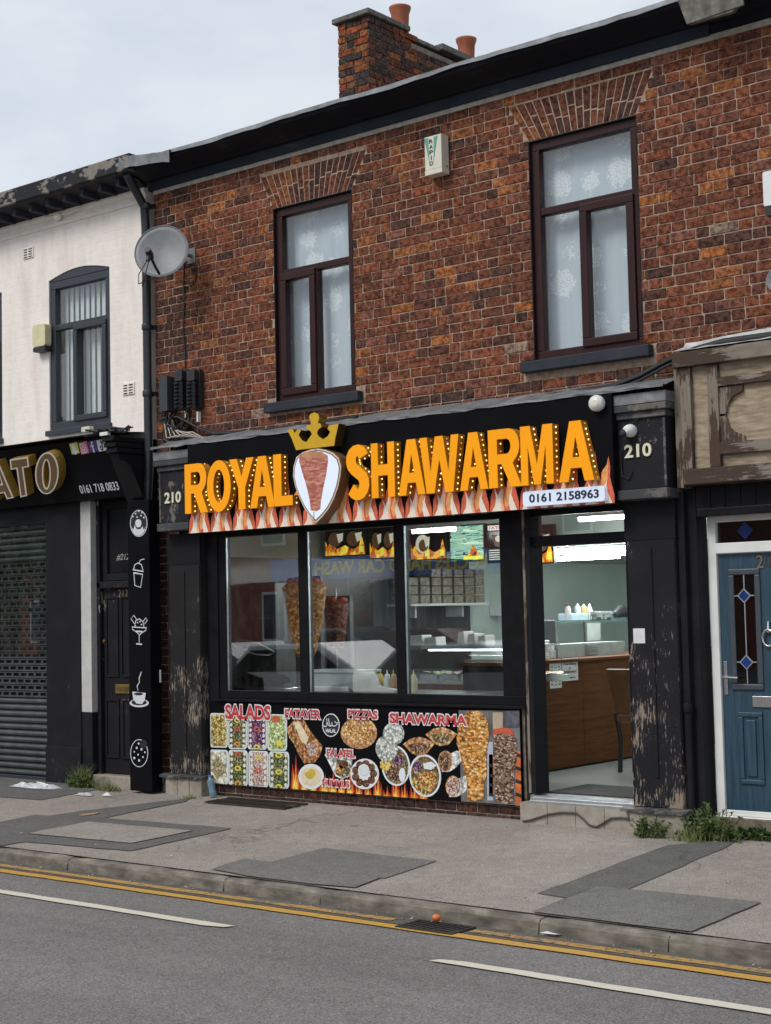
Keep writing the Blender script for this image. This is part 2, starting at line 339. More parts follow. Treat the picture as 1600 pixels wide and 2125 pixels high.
# ================================================================== the setting: road, kerb, pavement
def ground_mat(name, stops, speck, rough=.9, stain=.35, scale=1.0, tracks=False):
    m, nt, bs = new_mat(name); v = coords(nt); big = noise(nt, v, .9, 5, .6); mid = noise(nt, v, 9, 5, .65); fine = noise(nt, v, 190*scale, 2, .6)
    c = ramp(nt, mid, stops); c = mixc(nt, ramp(nt, big, [(.42, (0,0,0)), (.72, g(stain))]), c, tuple(x*.55 for x in stops[0][1]))
    c = mixc(nt, ramp(nt, fine, [(.36, g(.75)), (.5, (0,0,0))]), c, tuple(x*.30 for x in stops[0][1]))
    c = mixc(nt, ramp(nt, fine, [(.60, (0,0,0)), (.72, g(.8))]), c, speck)
    vo = N(nt, 'TexVoronoi'); vo.inputs['Scale'].default_value = 2.3; L(nt, v, vo.inputs['Vector'])
    c = mixc(nt, ramp(nt, vo.outputs['Distance'], [(.03, g(.55)), (.055, (0,0,0))]), c, tuple(x*.35 for x in stops[0][1]))   # trodden gum
    # old cracks, only here and there, and run-in bands along the street
    ve = N(nt, 'TexVoronoi', feature='DISTANCE_TO_EDGE'); ve.inputs['Scale'].default_value = .55; wv = N(nt, 'VectorMath', operation='MULTIPLY_ADD'); nn = N(nt, 'TexNoise'); nn.inputs['Scale'].default_value = 2.5; nn.inputs['Detail'].default_value = 6; L(nt, v, nn.inputs['Vector'])
    L(nt, nn.outputs['Color'], wv.inputs[0]); wv.inputs[1].default_value = (.5,.5,.5); L(nt, v, wv.inputs[2]); L(nt, wv.outputs[0], ve.inputs['Vector'])
    ck = mixc(nt, 1.0, ramp(nt, ve.outputs['Distance'], [(.002, g(.8)), (.007, (0,0,0))]), ramp(nt, noise(nt, v, .45, 2), [(.56, (0,0,0)), (.64, g(.7))]), 'MULTIPLY')
    c = mixc(nt, ck, c, tuple(x*.25 for x in stops[0][1]))
    if tracks:
        tr_ = noise(nt, coords(nt, (.06,1.3,1)), 1, 3); c = mixc(nt, ramp(nt, tr_, [(.40, g(.45)), (.55, (0,0,0))]), c, mixc(nt, 1.0, c, g(.72), 'MULTIPLY'))
        ol = noise(nt, v, 1.7, 5, .7); c = mixc(nt, ramp(nt, ol, [(.66, (0,0,0)), (.74, g(.55))]), c, tuple(x*.45 for x in stops[0][1]))
    L(nt, c, bs.inputs['Base Color']); bs.inputs['Roughness'].default_value = rough; bs.inputs['Specular IOR Level'].default_value = .3
    bump(nt, fine, bs, .55, .004); return m
M_road = ground_mat('road_asphalt', [(.3, (.178,.164,.157)), (.7, (.222,.206,.198))], (.42,.40,.385), .85, .18, .55, True)
M_pave = ground_mat('worn_pavement', [(.3, (.285,.247,.215)), (.7, (.385,.340,.300))], (.48,.435,.39), .92, .38, .6)
M_patch = ground_mat('asphalt_patch', [(.3, (.155,.150,.140)), (.7, (.21,.204,.19))], (.32,.31,.29), .92, .3, .6)
M_patch_dark = ground_mat('new_asphalt', [(.3, (.115,.110,.104)), (.7, (.16,.154,.146))], (.26,.25,.235), .92, .3, .6)
M_kerb = mottled('kerb_concrete', [(.3, (.06,.053,.044)), (.5, (.15,.132,.108)), (.7, (.27,.24,.20))], 5, .92, (1,1,2.5), .6, detail=8)
M_gutter = ground_mat('gutter_dirt', [(.3, (.10,.088,.074)), (.7, (.17,.15,.128))], (.24,.21,.18), .95, .4)
def road_paint(name, c, wear):
    m, nt, bs = new_mat(name); v = coords(nt); f = noise(nt, v, 22, 8, .7); b = noise(nt, v, 3, 3)
    a = N(nt, 'Math', operation='MULTIPLY_ADD'); L(nt, b, a.inputs[0]); a.inputs[1].default_value = .4; L(nt, f, a.inputs[2])
    mask = ramp(nt, a.outputs[0], [(wear, (0,0,0)), (wear+.06, (1,1,1))])
    cc = mixc(nt, noise(nt, v, 60, 3), tuple(x*.75 for x in c), c); L(nt, mixc(nt, mask, cc, (.13,.12,.11)), bs.inputs['Base Color'])
    bs.inputs['Roughness'].default_value = .8; bump(nt, f, bs, .3, .004); return m
M_yellow = road_paint('yellow_road_paint', (.56,.31,.055), .80); M_yellow_old = road_paint('old_yellow_road_paint', (.47,.27,.07), .72)
M_line = road_paint('white_road_paint', (.66,.61,.50), .86)

gr = MB().add([(-400,-400,-.14),(400,-400,-.14),(400,400,-.14),(-400,400,-.14)], [(0,1,2,3)])
struct('ground', gr, plain('earth', (.12,.11,.10), .95))
YR0, YR1, ZR = -2.95, -9.9, -.10
def sheet(x0, x1, y0, y1, z0, z1=None):
    z1 = z0 if z1 is None else z1
    return MB().add([(x0,y0,z0),(x1,y0,z0),(x1,y1,z1),(x0,y1,z1)], [(0,1,2,3)])
road = struct('road', sheet(-60, 60, YR1, -2.80, ZR), M_road)
sheet(-60, 60, -3.01, -2.801, ZR+.004).build('gutter_channel', M_gutter, road)
def wavy_line(ya, yb, x0, x1, z, mat, name, rounded=False, seed=0):
    rnd = random.Random(seed); n = int((x1-x0)/.18); top = []; bot = []
    for i in range(n+1):
        x = x0+(x1-x0)*i/n; top.append((x, yb+rnd.uniform(-.006,.006))); bot.append((x, ya+rnd.uniform(-.006,.006)))
    if rounded:
        top[0] = (top[0][0]+.03, yb-.03); bot[-1] = (bot[-1][0]-.03, ya+.03)
    vs = [(p[0],p[1],z) for p in bot]+[(p[0],p[1],z) for p in top]
    MB().add(vs, [(i, i+1, n+2+i, n+1+i) for i in range(n)]).build(name, mat, road)
# double yellow lines and the broken white line (positions from the photograph, on the road plane)
ya = [GZ(x, y, ZR).y for x, y in ((0,1809),(1000,1952),(1600,2034))]; yo = sum(ya)/3
yi = sum(GZ(x, y, ZR).y for x, y in ((0,1798),(1000,1937),(1600,2018)))/3
wavy_line(yo-.045, yo+.045, -14, 16, ZR+.008, M_yellow, 'yellow_line', seed=1)
gx0 = GZ(840,1905,ZR).x; gx1 = GZ(1010,1925,ZR).x
wavy_line(yi-.040, yi+.040, -14, gx0, ZR+.008, M_yellow_old, 'yellow_line', seed=2)
wavy_line(yi-.040, yi+.040, gx1, 16, ZR+.008, M_yellow_old, 'yellow_line', seed=3)
wy = [GZ(x, y, ZR).y for x, y in ((0,1853),(300,1897),(1200,2040),(1560,2098))]; wy = sum(wy)/4
e1 = GZ(483,1925,ZR).x; e2 = GZ(903,1992,ZR).x; P = e2-e1
for k in range(-3, 4):
    b = e2+k*(4.0+P); wavy_line(wy-.045, wy+.045, b, b+4.0, ZR+.008, M_line, 'white_line', True, seed=20+k)

pave = struct('pavement', sheet(-60, 60, -2.725, .45, zp(-2.725), zp(.45)), M_pave)
M_joint = plain('joint_dirt', (.105,.098,.09), .95, var=.4, scale=30)
def gpoly(name, pts, mat, dz, parent=None, th=True):
    q = [G(*p) for p in pts]
    q = [(p.x, max(-2.72, min(p.y, .3))) for p in q]
    rnd = random.Random(len(pts)*13+int(q[0][0]*100)); vs = []
    for i in range(len(q)):
        a = Vector(q[i]); b = Vector(q[(i+1)%len(q)]); n = max(1, int((b-a).length/.16)); d = (b-a); nrm = Vector((-d.y, d.x)).normalized()
        for k in range(n):
            p = a+d*k/n
            if k: p += nrm*rnd.uniform(-.009,.009)
            vs.append((p.x, p.y, zp(p.y)+dz))
    tr = tessellate_polygon([[Vector((v[0],v[1],0)) for v in vs]])
    fs = []
    for t in tr:
        a, b, c = (Vector(vs[i]) for i in t); fs.append(tuple(t) if (b-a).cross(c-a).z > 0 else tuple(t[::-1]))
    o = MB().add(vs, fs).build(name, mat, parent or pave)
    # open joint round the repair
    n = len(vs); sm = []
    for i in range(n):
        a, b = Vector(vs[i-1]), Vector(vs[(i+1) % n]); d = (b-a); q = Vector((d.y, -d.x, 0)).normalized(); k = rnd.uniform(.001,.005); sm += [tuple(Vector(vs[i])+q*k+Vector((0,0,.0012))), tuple(Vector(vs[i])-q*k+Vector((0,0,.0012)))]
    MB().add(sm, [(2*i, 2*((i+1)%n), 2*((i+1)%n)+1, 2*i+1) for i in range(n)]).build('joint', M_joint, o)
# reinstated strips of darker asphalt
gpoly('asphalt_patch', [(0,1655),(85,1661),(215,1637),(215,1628),(0,1610),(-80,1600),(-200,1640)], M_patch_dark, .004)
gpoly('asphalt_patch', [(-60,1720),(72,1692),(100,1694),(170,1684),(395,1657),(385,1664),(218,1698),(235,1700),(480,1720),(470,1723),(270,1767),(50,1748),(0,1757),(-80,1770),(-140,1745)], M_patch_dark, .005)
gpoly('pavement_inset', [(56,1732),(182,1707),(400,1726),(272,1752)], M_pave, .010)
gpoly('asphalt_patch', [(556,1791),(672,1761),(905,1788),(798,1824)], M_patch, .004)
gpoly('asphalt_patch', [(440,1806),(508,1784),(560,1791),(790,1823),(736,1844),(600,1850),(470,1832)], M_patch, .008)
gpoly('asphalt_patch', [(1116,1855),(1388,1755),(1530,1742),(1515,1755),(1300,1848),(1240,1842),(1180,1865)], M_patch_dark, .004)
gpoly('asphalt_patch', [(1105,1895),(1240,1841),(1288,1846),(1578,1875),(1430,1938),(1250,1915)], M_patch, .008)
# kerb stones
jx = sorted([-14+1.12*i for i in range(12)]+[GZ(x, y, 0).x for x, y in ((-200,1735),(-20,1757),(140,1778),(466,1819),(660,1846),(1112,1905),(1380,1940))]+[8.05+.93*i for i in range(9)])
jx = [x for i, x in enumerate(jx) if i == 0 or x-jx[i-1] > .3]
kerb = struct('kerb', MB().box(-14.0, 15.4, -2.78, -2.66, -.13, -.03), M_kerb)
for a, b in zip(jx, jx[1:]):
    rnd = random.Random(int(a*100)); m = MB(); ys = -2.80+rnd.uniform(-.006,.006); dz = rnd.uniform(-.006,.004)
    prof = [(ys,-.135),(ys,-.028+dz),(ys+.010,-.008+dz),(ys+.03,.000+dz*.5),(-2.650,-.006),(-2.650,-.135)]
    n = max(2, int((b-a)/.14)); vs = []
    for i in range(n+1):
        x = a+.005+(b-a-.010)*i/n; j = rnd.uniform(0,.007); j2 = rnd.uniform(-.004,.004)
        if i in (0, n): j += .012
        for q, (y, z) in enumerate(prof): vs.append((x, y+(j if q in (1,2) else 0)+(j2 if q == 0 else 0), z-(j if q in (2,3) else 0)))
    np_ = len(prof); fs = [(i*np_+q, (i+1)*np_+q, (i+1)*np_+q+1, i*np_+q+1) for i in range(n) for q in range(np_-1)]
    fs += [tuple(range(np_)), tuple(range(n*np_, n*np_+np_))[::-1]]
    m.add(vs, fs).build('kerb_stone', M_kerb, kerb)
# far side of the street
struct('far_pavement', sheet(-60, 60, -400, -9.9, .02).add([(-60,-9.9,.02),(60,-9.9,.02),(60,-9.9,-.1),(-60,-9.9,-.1)], [(0,1,2,3)]), M_patch)

# ================================================================== brick building
BH = .0815; Z0 = .085
X_L, X_R = .285, 8.6
ZTOP = 5.955
W1x, W1z = (1.90, 2.85), (3.705, 5.505); W2x, W2z = (4.735, 5.725), (3.745, 5.530)
bld = thing('brick_building', 'old red brick terrace with two lace curtained windows above the shawarma shop', 'building', (4, 0, 0))
# arches: trapezoids of standing bricks over each window
def arch_of(wx, wz, sl, sr, h): return dict(x0=wx[0]+.005, x1=wx[1]-.005, z0=wz[1]+.004, sl=sl, sr=sr, h=h)
A1 = arch_of(W1x, W1z, .17, .19, BH*4.05); A2 = arch_of(W2x, W2z, .20, .17, BH*4.05)
def blocked(z0, z1, x):
    b = []
    for wx, wz in ((W1x, W1z), (W2x, W2z)):
        if z1 > wz[0]-.095 and z0 < wz[1]: 
            e = .06 if z0 < wz[0]-.01 else 0
            b.append((wx[0]-.003-e*1.8, wx[1]+.003+e*1.8) if e else (wx[0]-.003, wx[1]+.003))
    zm = (z0+z1)/2
    for A in (A1, A2):
        t = (zm-A['z0'])/A['h']
        if 0 < t < 1: b.append((A['x0']-A['sl']*t-.008, A['x1']+A['sr']*t+.008))
    if z0 < 2.56: b.append((.66, 20))
    if z0 > ZTOP-.05 or z1 > ZTOP+.03: pass
    return sorted(b)
PAL = [((.245,.090,.050), 40), ((.195,.076,.047), 34), ((.285,.098,.050), 20), ((.140,.064,.048), 18), ((.095,.058,.050), 10), ((.42,.165,.060), 6), ((.265,.115,.080), 6), ((.062,.050,.048), 3), ((.46,.165,.05), 2), ((.36,.29,.22), 1)]
PC = [p for p, k in PAL for _ in range(k)]
def brick_shape(m, x0, x1, z0, z1, rnd, tint, face=None, deep=.03, proud=None):
    # a chipped eight-sided front with worn arrises, standing proud of the joint
    fr = face or (lambda x, z, y: (x, y, z)); d = rnd.uniform(.001,.006) if proud is None else proud
    c = [rnd.uniform(.003,.013) for _ in range(8)]; j = lambda: rnd.uniform(-.0022,.0022)
    o = [(x0+c[0]+j(), z0+j()), (x1-c[1]+j(), z0+j()), (x1+j(), z0+c[2]*.8), (x1+j(), z1-c[3]*.8), (x1-c[4], z1+j()), (x0+c[5], z1+j()), (x0+j(), z1-c[6]*.8), (x0+j(), z0+c[7]*.8)]
    cx, cz = (x0+x1)/2, (z0+z1)/2; k = .0045; ins = [(p[0]+(k if p[0] < cx else -k), p[1]+(k if p[1] < cz else -k)) for p in o]
    vs = [fr(p[0], p[1], deep) for p in o]+[fr(p[0], p[1], -d+.003) for p in o]+[fr(p[0], p[1], -d+rnd.uniform(-.0012,.0012)) for p in ins]
    fs = [(i, 8+i, 8+(i+1)%8, (i+1)%8)[::-1] for i in range(8)]+[(8+i, 16+i, 16+(i+1)%8, 8+(i+1)%8)[::-1] for i in range(8)]+[tuple(range(16,24))]
    m.add(vs, fs, False, tint); return m
def tint_of(rnd, x, z):
    t = rnd.choice(PC); k = rnd.uniform(.85,1.18)
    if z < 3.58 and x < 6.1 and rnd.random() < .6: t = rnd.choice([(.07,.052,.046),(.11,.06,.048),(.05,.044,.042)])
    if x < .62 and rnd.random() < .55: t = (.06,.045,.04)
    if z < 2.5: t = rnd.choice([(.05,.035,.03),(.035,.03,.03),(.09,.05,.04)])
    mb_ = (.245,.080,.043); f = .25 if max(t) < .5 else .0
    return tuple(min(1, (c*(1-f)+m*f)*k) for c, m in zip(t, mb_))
bricks = []
rnd = random.Random(11); row = 0; z = Z0
while z < ZTOP-.03:
    z1 = min(z+BH, ZTOP+.01); sag = .0
    ST, HD, JT = .214, .106, .0080
    x = X_L-.2+(0 if row % 2 else (ST+HD)/2)+rnd.uniform(-.03,.03); bl = blocked(z, z1, 0); k = row % 2
    while x < X_R:
        wd = (ST if k % 2 == 0 else HD)*rnd.uniform(.95,1.06)
        if rnd.random() < .06: k += 1
        segs = [(max(x, X_L), min(x+wd, X_R))]
        for (b0, b1) in bl:
            ns = []
            for (s0, s1) in segs:
                if s1 <= b0 or s0 >= b1: ns.append((s0, s1))
                else:
                    if s0 < b0: ns.append((s0, b0))
                    if s1 > b1: ns.append((b1, s1))
            segs = ns
        for (s0, s1) in segs:
            if s1-s0 > .022: bricks.append((s0, s1, z+JT/2+rnd.uniform(-.0015,.0015), z1-JT/2+rnd.uniform(-.0015,.0015)))
        x += wd+JT*rnd.uniform(.7,1.4); k += 1
    z = z1; row += 1
def px_size(b):                                       # how large a brick shows in the picture
    p = Vector(((b[0]+b[1])/2, 0, (b[2]+b[3])/2)); d = p-CAM; dep = d.dot(_f); x = 800+FPX*d.dot(_r)/dep; y = 1062-FPX*d.dot(_u)/dep
    vis = -20 < x < 1620 and y > -20 and not (b[2] < 3.3 and b[0] > .62)
    if b[2] < 3.42 and b[0] < 6.05: vis = False
    return (b[1]-b[0])/dep**2 if vis else 0
bricks.sort(key=px_size, reverse=True)
rest = MB()
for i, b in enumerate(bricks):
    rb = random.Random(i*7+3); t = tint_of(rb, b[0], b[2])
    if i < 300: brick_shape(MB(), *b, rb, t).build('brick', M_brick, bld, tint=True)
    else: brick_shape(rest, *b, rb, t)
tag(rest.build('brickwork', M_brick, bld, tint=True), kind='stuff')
for A in (A1, A2):
    n = 17; rb = random.Random(int(A['x0']*50))
    for i in range(n):
        h = A['h']; sp = rb.choice([.36,.42,.58,.64]) if i % 2 else rb.choice([.55,.62,.40])
        for (t0, t1) in ((0, sp), (sp, 1)):
            def P2(u, t): return (A['x0']-A['sl']*t)+(A['x1']-A['x0']+(A['sl']+A['sr'])*t)*u, A['z0']+h*t
            g0 = .006/h
            c4 = [P2(i/n+.0050, t0+g0), P2((i+1)/n-.0050, t0+g0), P2((i+1)/n-.0050, t1-g0), P2(i/n+.0050, t1-g0)]
            d = -rb.uniform(.0,.003); cx = sum(p[0] for p in c4)/4; cz = sum(p[1] for p in c4)/4
            ins = [(p[0]+(cx-p[0])*.06, p[1]+(cz-p[1])*.04) for p in c4]
            t = rb.choice([(.20,.072,.044),(.28,.095,.044),(.15,.056,.04),(.31,.115,.05)]) if i < 5 else rb.choice([(.17,.064,.042),(.13,.055,.042),(.22,.08,.045),(.09,.05,.042)])
            vs = [(p[0],.03,p[1]) for p in c4]+[(p[0],d+.003,p[1]) for p in c4]+[(p[0],d,p[1]) for p in ins]
            fs = [(q, 4+q, 4+(q+1)%4, (q+1)%4)[::-1] for q in range(4)]+[(4+q, 8+q, 8+(q+1)%4, 4+(q+1)%4)[::-1] for q in range(4)]+[(8,9,10,11)]
            MB().add(vs, fs, False, t).build('arch_brick', M_brick, bld, tint=True)
# mortar bed behind the bricks, in slabs round the openings
mw = MB(); yb0, yb1 = .002, .25
xs = [X_L, W1x[0], W1x[1], W2x[0], W2x[1], X_R]
for i in range(5):
    if i in (1, 3):
        wz = W1z if i == 1 else W2z
        mw.box(xs[i], xs[i+1], yb0, yb1, 2.60, wz[0]); mw.box(xs[i], xs[i+1], yb0, yb1, wz[1], ZTOP+.01)
    else: mw.box(xs[i], xs[i+1], yb0, yb1, 2.60, ZTOP+.01)
mw.box(X_L, .66, yb0, yb1, .0, 2.60)
mw.build('wall', M_mortar, bld)
# pale mortar fillet under the cornice
MB().prism([(X_L,ZTOP-.01),(X_R,ZTOP-.01),(X_R,ZTOP+.035),(X_L,ZTOP+.035)], -.014, .02).build('mortar_fillet', mottled('pale_mortar', [(.3,(.28,.25,.21)),(.7,(.46,.42,.36))], 20, .95), bld)
# cornice: lower board, sloped gutter box, lead edge
def extr(prof, x0, x1):
    n = len(prof); m = MB(); m.add([(x0,y,z) for y, z in prof]+[(x1,y,z) for y, z in prof], [(i, (i+1)%n, n+(i+1)%n, n+i) for i in range(n)]+[tuple(range(n))[::-1], tuple(range(n,2*n))]); return m
M_cornice = worn('cornice_paint', (.013,.014,.018), (.03,.03,.034), .1, (5,20,20)); M_cornice_low = worn('cornice_board', (.021,.026,.036), (.05,.05,.055), .12, (5,20,20))
extr([(.02,6.10),(-.025,6.10),(-.035,6.075),(-.035,5.985),(.02,5.985)], .235, 6.38).build('cornice_board', M_cornice_low, bld, .003)
cor = extr([(.05,6.22),(-.27,6.22),(-.30,6.19),(-.285,6.155),(-.10,6.09),(-.07,6.075),(.02,6.072)], .225, 8.6); cor = cor.build('cornice', M_cornice, bld, .004)
extr([(.02,6.06),(-.02,6.06),(-.02,6.0),(.02,6.0)], 6.38, 8.6).build('cornice_board', M_cornice, bld)
lead = MB(); n = 60; rl = random.Random(5); vs = []
for i in range(n+1):
    x = .20+(8.4)*i/n; w1 = rl.uniform(-.005,.006)+.008*math.sin(x*3.1); vs += [(x,.06,6.245),(x,-.26,6.235+w1*.6),(x,-.312,6.218+w1*.5),(x,-.318+rl.uniform(-.006,.006),6.178+w1)]
lead.add(vs, [(i*4+q, (i+1)*4+q, (i+1)*4+q+1, i*4+q+1) for i in range(n) for q in range(3)], True)
lead.build('lead_edge', M_lead, bld)
# bare replacement boards near the top right corner
for (p0, p1, t0, t1, yy) in (((1406,0),(1535,-30),(1425,50),(1543,10),-.325),):
    q = [U(*t, yy) for t in (t0, t1, p1, p0)]
    MB().prism(q, yy, yy+.02).build('repair_board', M_cement, bld)
q = [U(*t, -.315) for t in ((1430,50),(1520,25),(1538,2),(1422,30))]; MB().prism(q, -.318, -.28).build('repair_board', M_cement, bld)
# roof slope and ridge, hidden behind the gutter from the street
MB().add([(-9,-.2,6.19),(12,-.2,6.19),(12,4.2,7.6),(-9,4.2,7.6),(12,8.6,6.19),(-9,8.6,6.19)], [(0,1,2,3),(3,2,4,5)]).build('roof', M_slate, bld)
# ------------------------------------------------------------------ chimney stack on the party wall
YC = 2.85; cx0 = U(702,100,YC)[0]; cx1 = U(765,100,YC)[0]; cz1 = U(730,42,YC)[1]; CH = .079
cyb = UX(985,150,cx1)[0]; 
ch = MB(); cz0 = 6.95
ytop2 = UX(852,95,cx1)[0]
ch.box(cx0+.006, cx1-.006, YC+.006, cyb-.006, cz0, cz1-.10); ch = ch.build('chimney', M_mortar_dark, bld)
CT = [((.29,.10,.046),8), ((.20,.075,.048),7), ((.105,.07,.058),8), ((.075,.060,.055),5), ((.36,.135,.055),3)]; CTP = [p for p, k in CT for _ in range(k)]
rb = random.Random(23); z = cz1-.004; row = 0
while z > 7.35:
    for side in (0, 1):
        a, b = (cx0, cx1) if side == 0 else (YC, cyb)
        s = a-(.11 if (row+side) % 2 else 0); k = row
        while s < b-.02:
            wd = (.215 if rb.random() < .62 else .105)*rb.uniform(.95,1.08); e0, e1 = max(a, s), min(b, s+wd); s += wd+.010
            if e1-e0 < .03: continue
            if side == 1 and e0 > ytop2 and z > cz1-.09: continue
            t = tuple(c*rb.uniform(.85,1.15) for c in rb.choice(CTP)); pr = rb.uniform(.0,.012)
            if side == 1 and rb.random() < .5: t = tuple(.5*x+.5*y for x, y in zip(t, (.13,.085,.07)))  # side face shading put into the colour: half its bricks greyer
            fr = (lambda x, zz, y: (x, YC+y, zz)) if side == 0 else (lambda x, zz, y: (cx1-y, x, zz))
            brick_shape(MB(), e0, e1, z-CH+.008, z, rb, t, fr, .05, pr).build('brick', M_brick, ch, tint=True)
    z -= CH; row += 1
cap = MB()
def slab(x0, x1, y0, y1, z0, z1): cap.box(x0, x1, y0, y1, z0, z1)
yA = UX(846,52,cx1)[0]
slab(cx0-.055, cx1+.045, YC-.05, yA, cz1+.002, cz1+.065)
yB, yC2 = UX(912,78,cx1)[0], UX(975,102,cx1)[0]
slab(cx0-.03, cx1+.045, yB, yC2, cz1-.04, cz1+.04)
slab(cx0, cx1+.004, yA, yB, cz1-.06, cz1-.01)
cap.build('cap_slab', M_cement, ch, .012)
for (px, py, pyb, r) in ((832,17,60,.125),(968,82,112,.125)):
    y = UX(px, 110, cx1-.16)[0]; zt = UX(px, py, cx1-.16)[1]; zb = UX(px, pyb+18, cx1-.16)[1]
    MB().lathe([(r*.80,zb-.2),(r*.80,zt-.22),(r*.86,zt-.08),(r*1.02,zt-.025),(r*1.05,zt-.0),(r*.9,zt),(r*.85,zt-.05)], (cx1-.16,y,0), n=24).build('chimney_pot', M_terracotta, ch)
# ================================================================== upper windows of the brick building
def curtain_mat():
    m, nt, bs = new_mat('lace'); v = coords(nt); sp = N(nt, 'SeparateXYZ'); L(nt, v, sp.inputs[0])
    cb = N(nt, 'CombineXYZ'); L(nt, sp.outputs[0], cb.inputs[0]); L(nt, sp.outputs[2], cb.inputs[1])
    vo = N(nt, 'TexVoronoi'); vo.inputs['Scale'].default_value = 3.3; vo.inputs['Randomness'].default_value = .45; L(nt, cb.outputs[0], vo.inputs['Vector'])
    f = noise(nt, cb.outputs[0], 26, 4, .7); f2 = noise(nt, cb.outputs[0], 85, 2)
    a = N(nt, 'Math', operation='MULTIPLY_ADD'); L(nt, f, a.inputs[0]); a.inputs[1].default_value = .75; L(nt, vo.outputs['Distance'], a.inputs[2])
    flower = ramp(nt, a.outputs[0], [(.72, (1,1,1)), (.75, (0,0,0))]); hole = ramp(nt, f2, [(.40, (0,0,0)), (.5, (1,1,1))])
    fl = mixc(nt, 1.0, flower, hole, 'MULTIPLY')
    c = mixc(nt, fl, (.62,.70,.76), (.86,.90,.92)); L(nt, c, bs.inputs['Base Color']); bs.inputs['Roughness'].default_value = .9
    al = N(nt, 'MapRange'); L(nt, fl, al.inputs[0]); al.inputs[3].default_value = .90; al.inputs[4].default_value = 1.0; L(nt, al.outputs[0], bs.inputs['Alpha'])
    return m
M_lace = curtain_mat(); M_room = plain('pale_room', (.55,.57,.58), .9, var=.05)
def frame_rect(m, x0, x1, z0, z1, t, y0, y1):
    m.box(x0, x1, y0, y1, z0, z0+t); m.box(x0, x1, y0, y1, z1-t, z1); m.box(x0, x0+t, y0+.0005, y1-.0005, z0+t, z1-t); m.box(x1-t, x1, y0+.0005, y1-.0005, z0+t, z1-t); return m
def upper_window(wx, wz, ztr, mull, casement_left, parent, fm, curtain=M_lace, fw=.075, label=None, yf=.03, blind=False, sash=.068):
    x0, x1 = wx; z0, z1 = wz
    fr = MB(); frame_rect(fr, x0, x1, z0, z1, fw, yf, yf+.09)
    fr.box(x0+fw, x1-fw, yf+.004, yf+.085, ztr-.03, ztr+.03); fr.box(mull-.034, mull+.034, yf+.004, yf+.085, z0+fw, ztr-.03)
    wn = fr.build('window', fm, parent, .006)
    if label: wn['label'] = label
    ca, cb = (x0+fw-.02, mull+.02) if casement_left else (mull-.02, x1-fw+.02)
    frame_rect(MB(), ca, cb, z0+fw-.02, ztr-.01, sash, yf-.022, yf+.05).build('casement', fm, wn, .008)
    gl = yf+.035
    for (a, b, c, d) in ((x0+fw, x1-fw, ztr+.03, z1-fw), ((x0+fw, mull-.03, z0+fw, ztr-.03)), ((mull+.03, x1-fw, z0+fw, ztr-.03))):
        MB().box(a-.01, b+.01, gl, gl+.006, c-.01, d+.01).build('pane', M_glass, wn)
    # curtain and a shallow dim room behind it
    if not blind:
        n = 90; vs = []; rc = random.Random(int(x0*10)); ph = rc.uniform(0,6); yc = yf+.16
        for i in range(n+1):
            x = x0+.01+(x1-x0-.02)*i/n
            for t in (0, .33, .66, 1):
                y = yc+.0045*math.sin(x*34+ph+t*.4)+.003*math.sin(x*71+ph*2)
                vs.append((x, y, z0+.03+(z1-z0-.06)*t))
        MB().add(vs, [(i*4+q, (i+1)*4+q, (i+1)*4+q+1, i*4+q+1) for i in range(n) for q in range(3)], True).build('curtain', curtain, wn)
    else:
        k = 0; x = x0+fw-.01
        while x < x1-fw:
            a = -.012; MB().add([(x, yf+.14, z0+.06), (x+.066, yf+.14+a*.9, z0+.06), (x+.066, yf+.14+a*.9, z1-.04), (x, yf+.14, z1-.04)], [(0,1,2,3)]).build('blind_slat', curtain, wn); x += .085
    MB().add([(x0-.3,.95,z0-.2),(x1+.3,.95,z0-.2),(x1+.3,.95,z1+.3),(x0-.3,.95,z1+.3),(x0-.3,yf+.3,z0-.2),(x1+.3,yf+.3,z0-.2),(x1+.3,yf+.3,z1+.3),(x0-.3,yf+.3,z1+.3)],
        [(0,1,2,3),(0,4,5,1),(3,2,6,7),(0,3,7,4),(1,5,6,2)]).build('room', M_room, wn)
    return wn
# casement on the left in the first window, on the right in the second
upper_window(W1x, W1z, 4.90, 2.36, True, bld, M_mahogany, label='left maroon framed window with lace curtain')
upper_window(W2x, W2z, 4.95, 5.20, False, bld, M_mahogany, label='right maroon framed window with lace curtain')
# brick reveals and sills
for wx, wz in ((W1x, W1z), (W2x, W2z)):
    MB().box(wx[0]-.10, wx[1]+.085, -.075, .10, wz[0]-.093, wz[0]-.004).build('sill', M_sill, bld, .008)
    for (a, b) in ((wx[0]-.006, wx[0]+.004), (wx[1]-.004, wx[1]+.006)): MB().box(a, b, -.001, .0295, wz[0], wz[1]).build('sealant', M_black_paint, bld)
    MB().box(wx[0]-.006, wx[1]+.006, -.001, .0295, wz[1]-.003, wz[1]+.006).build('sealant', M_black_paint, bld)

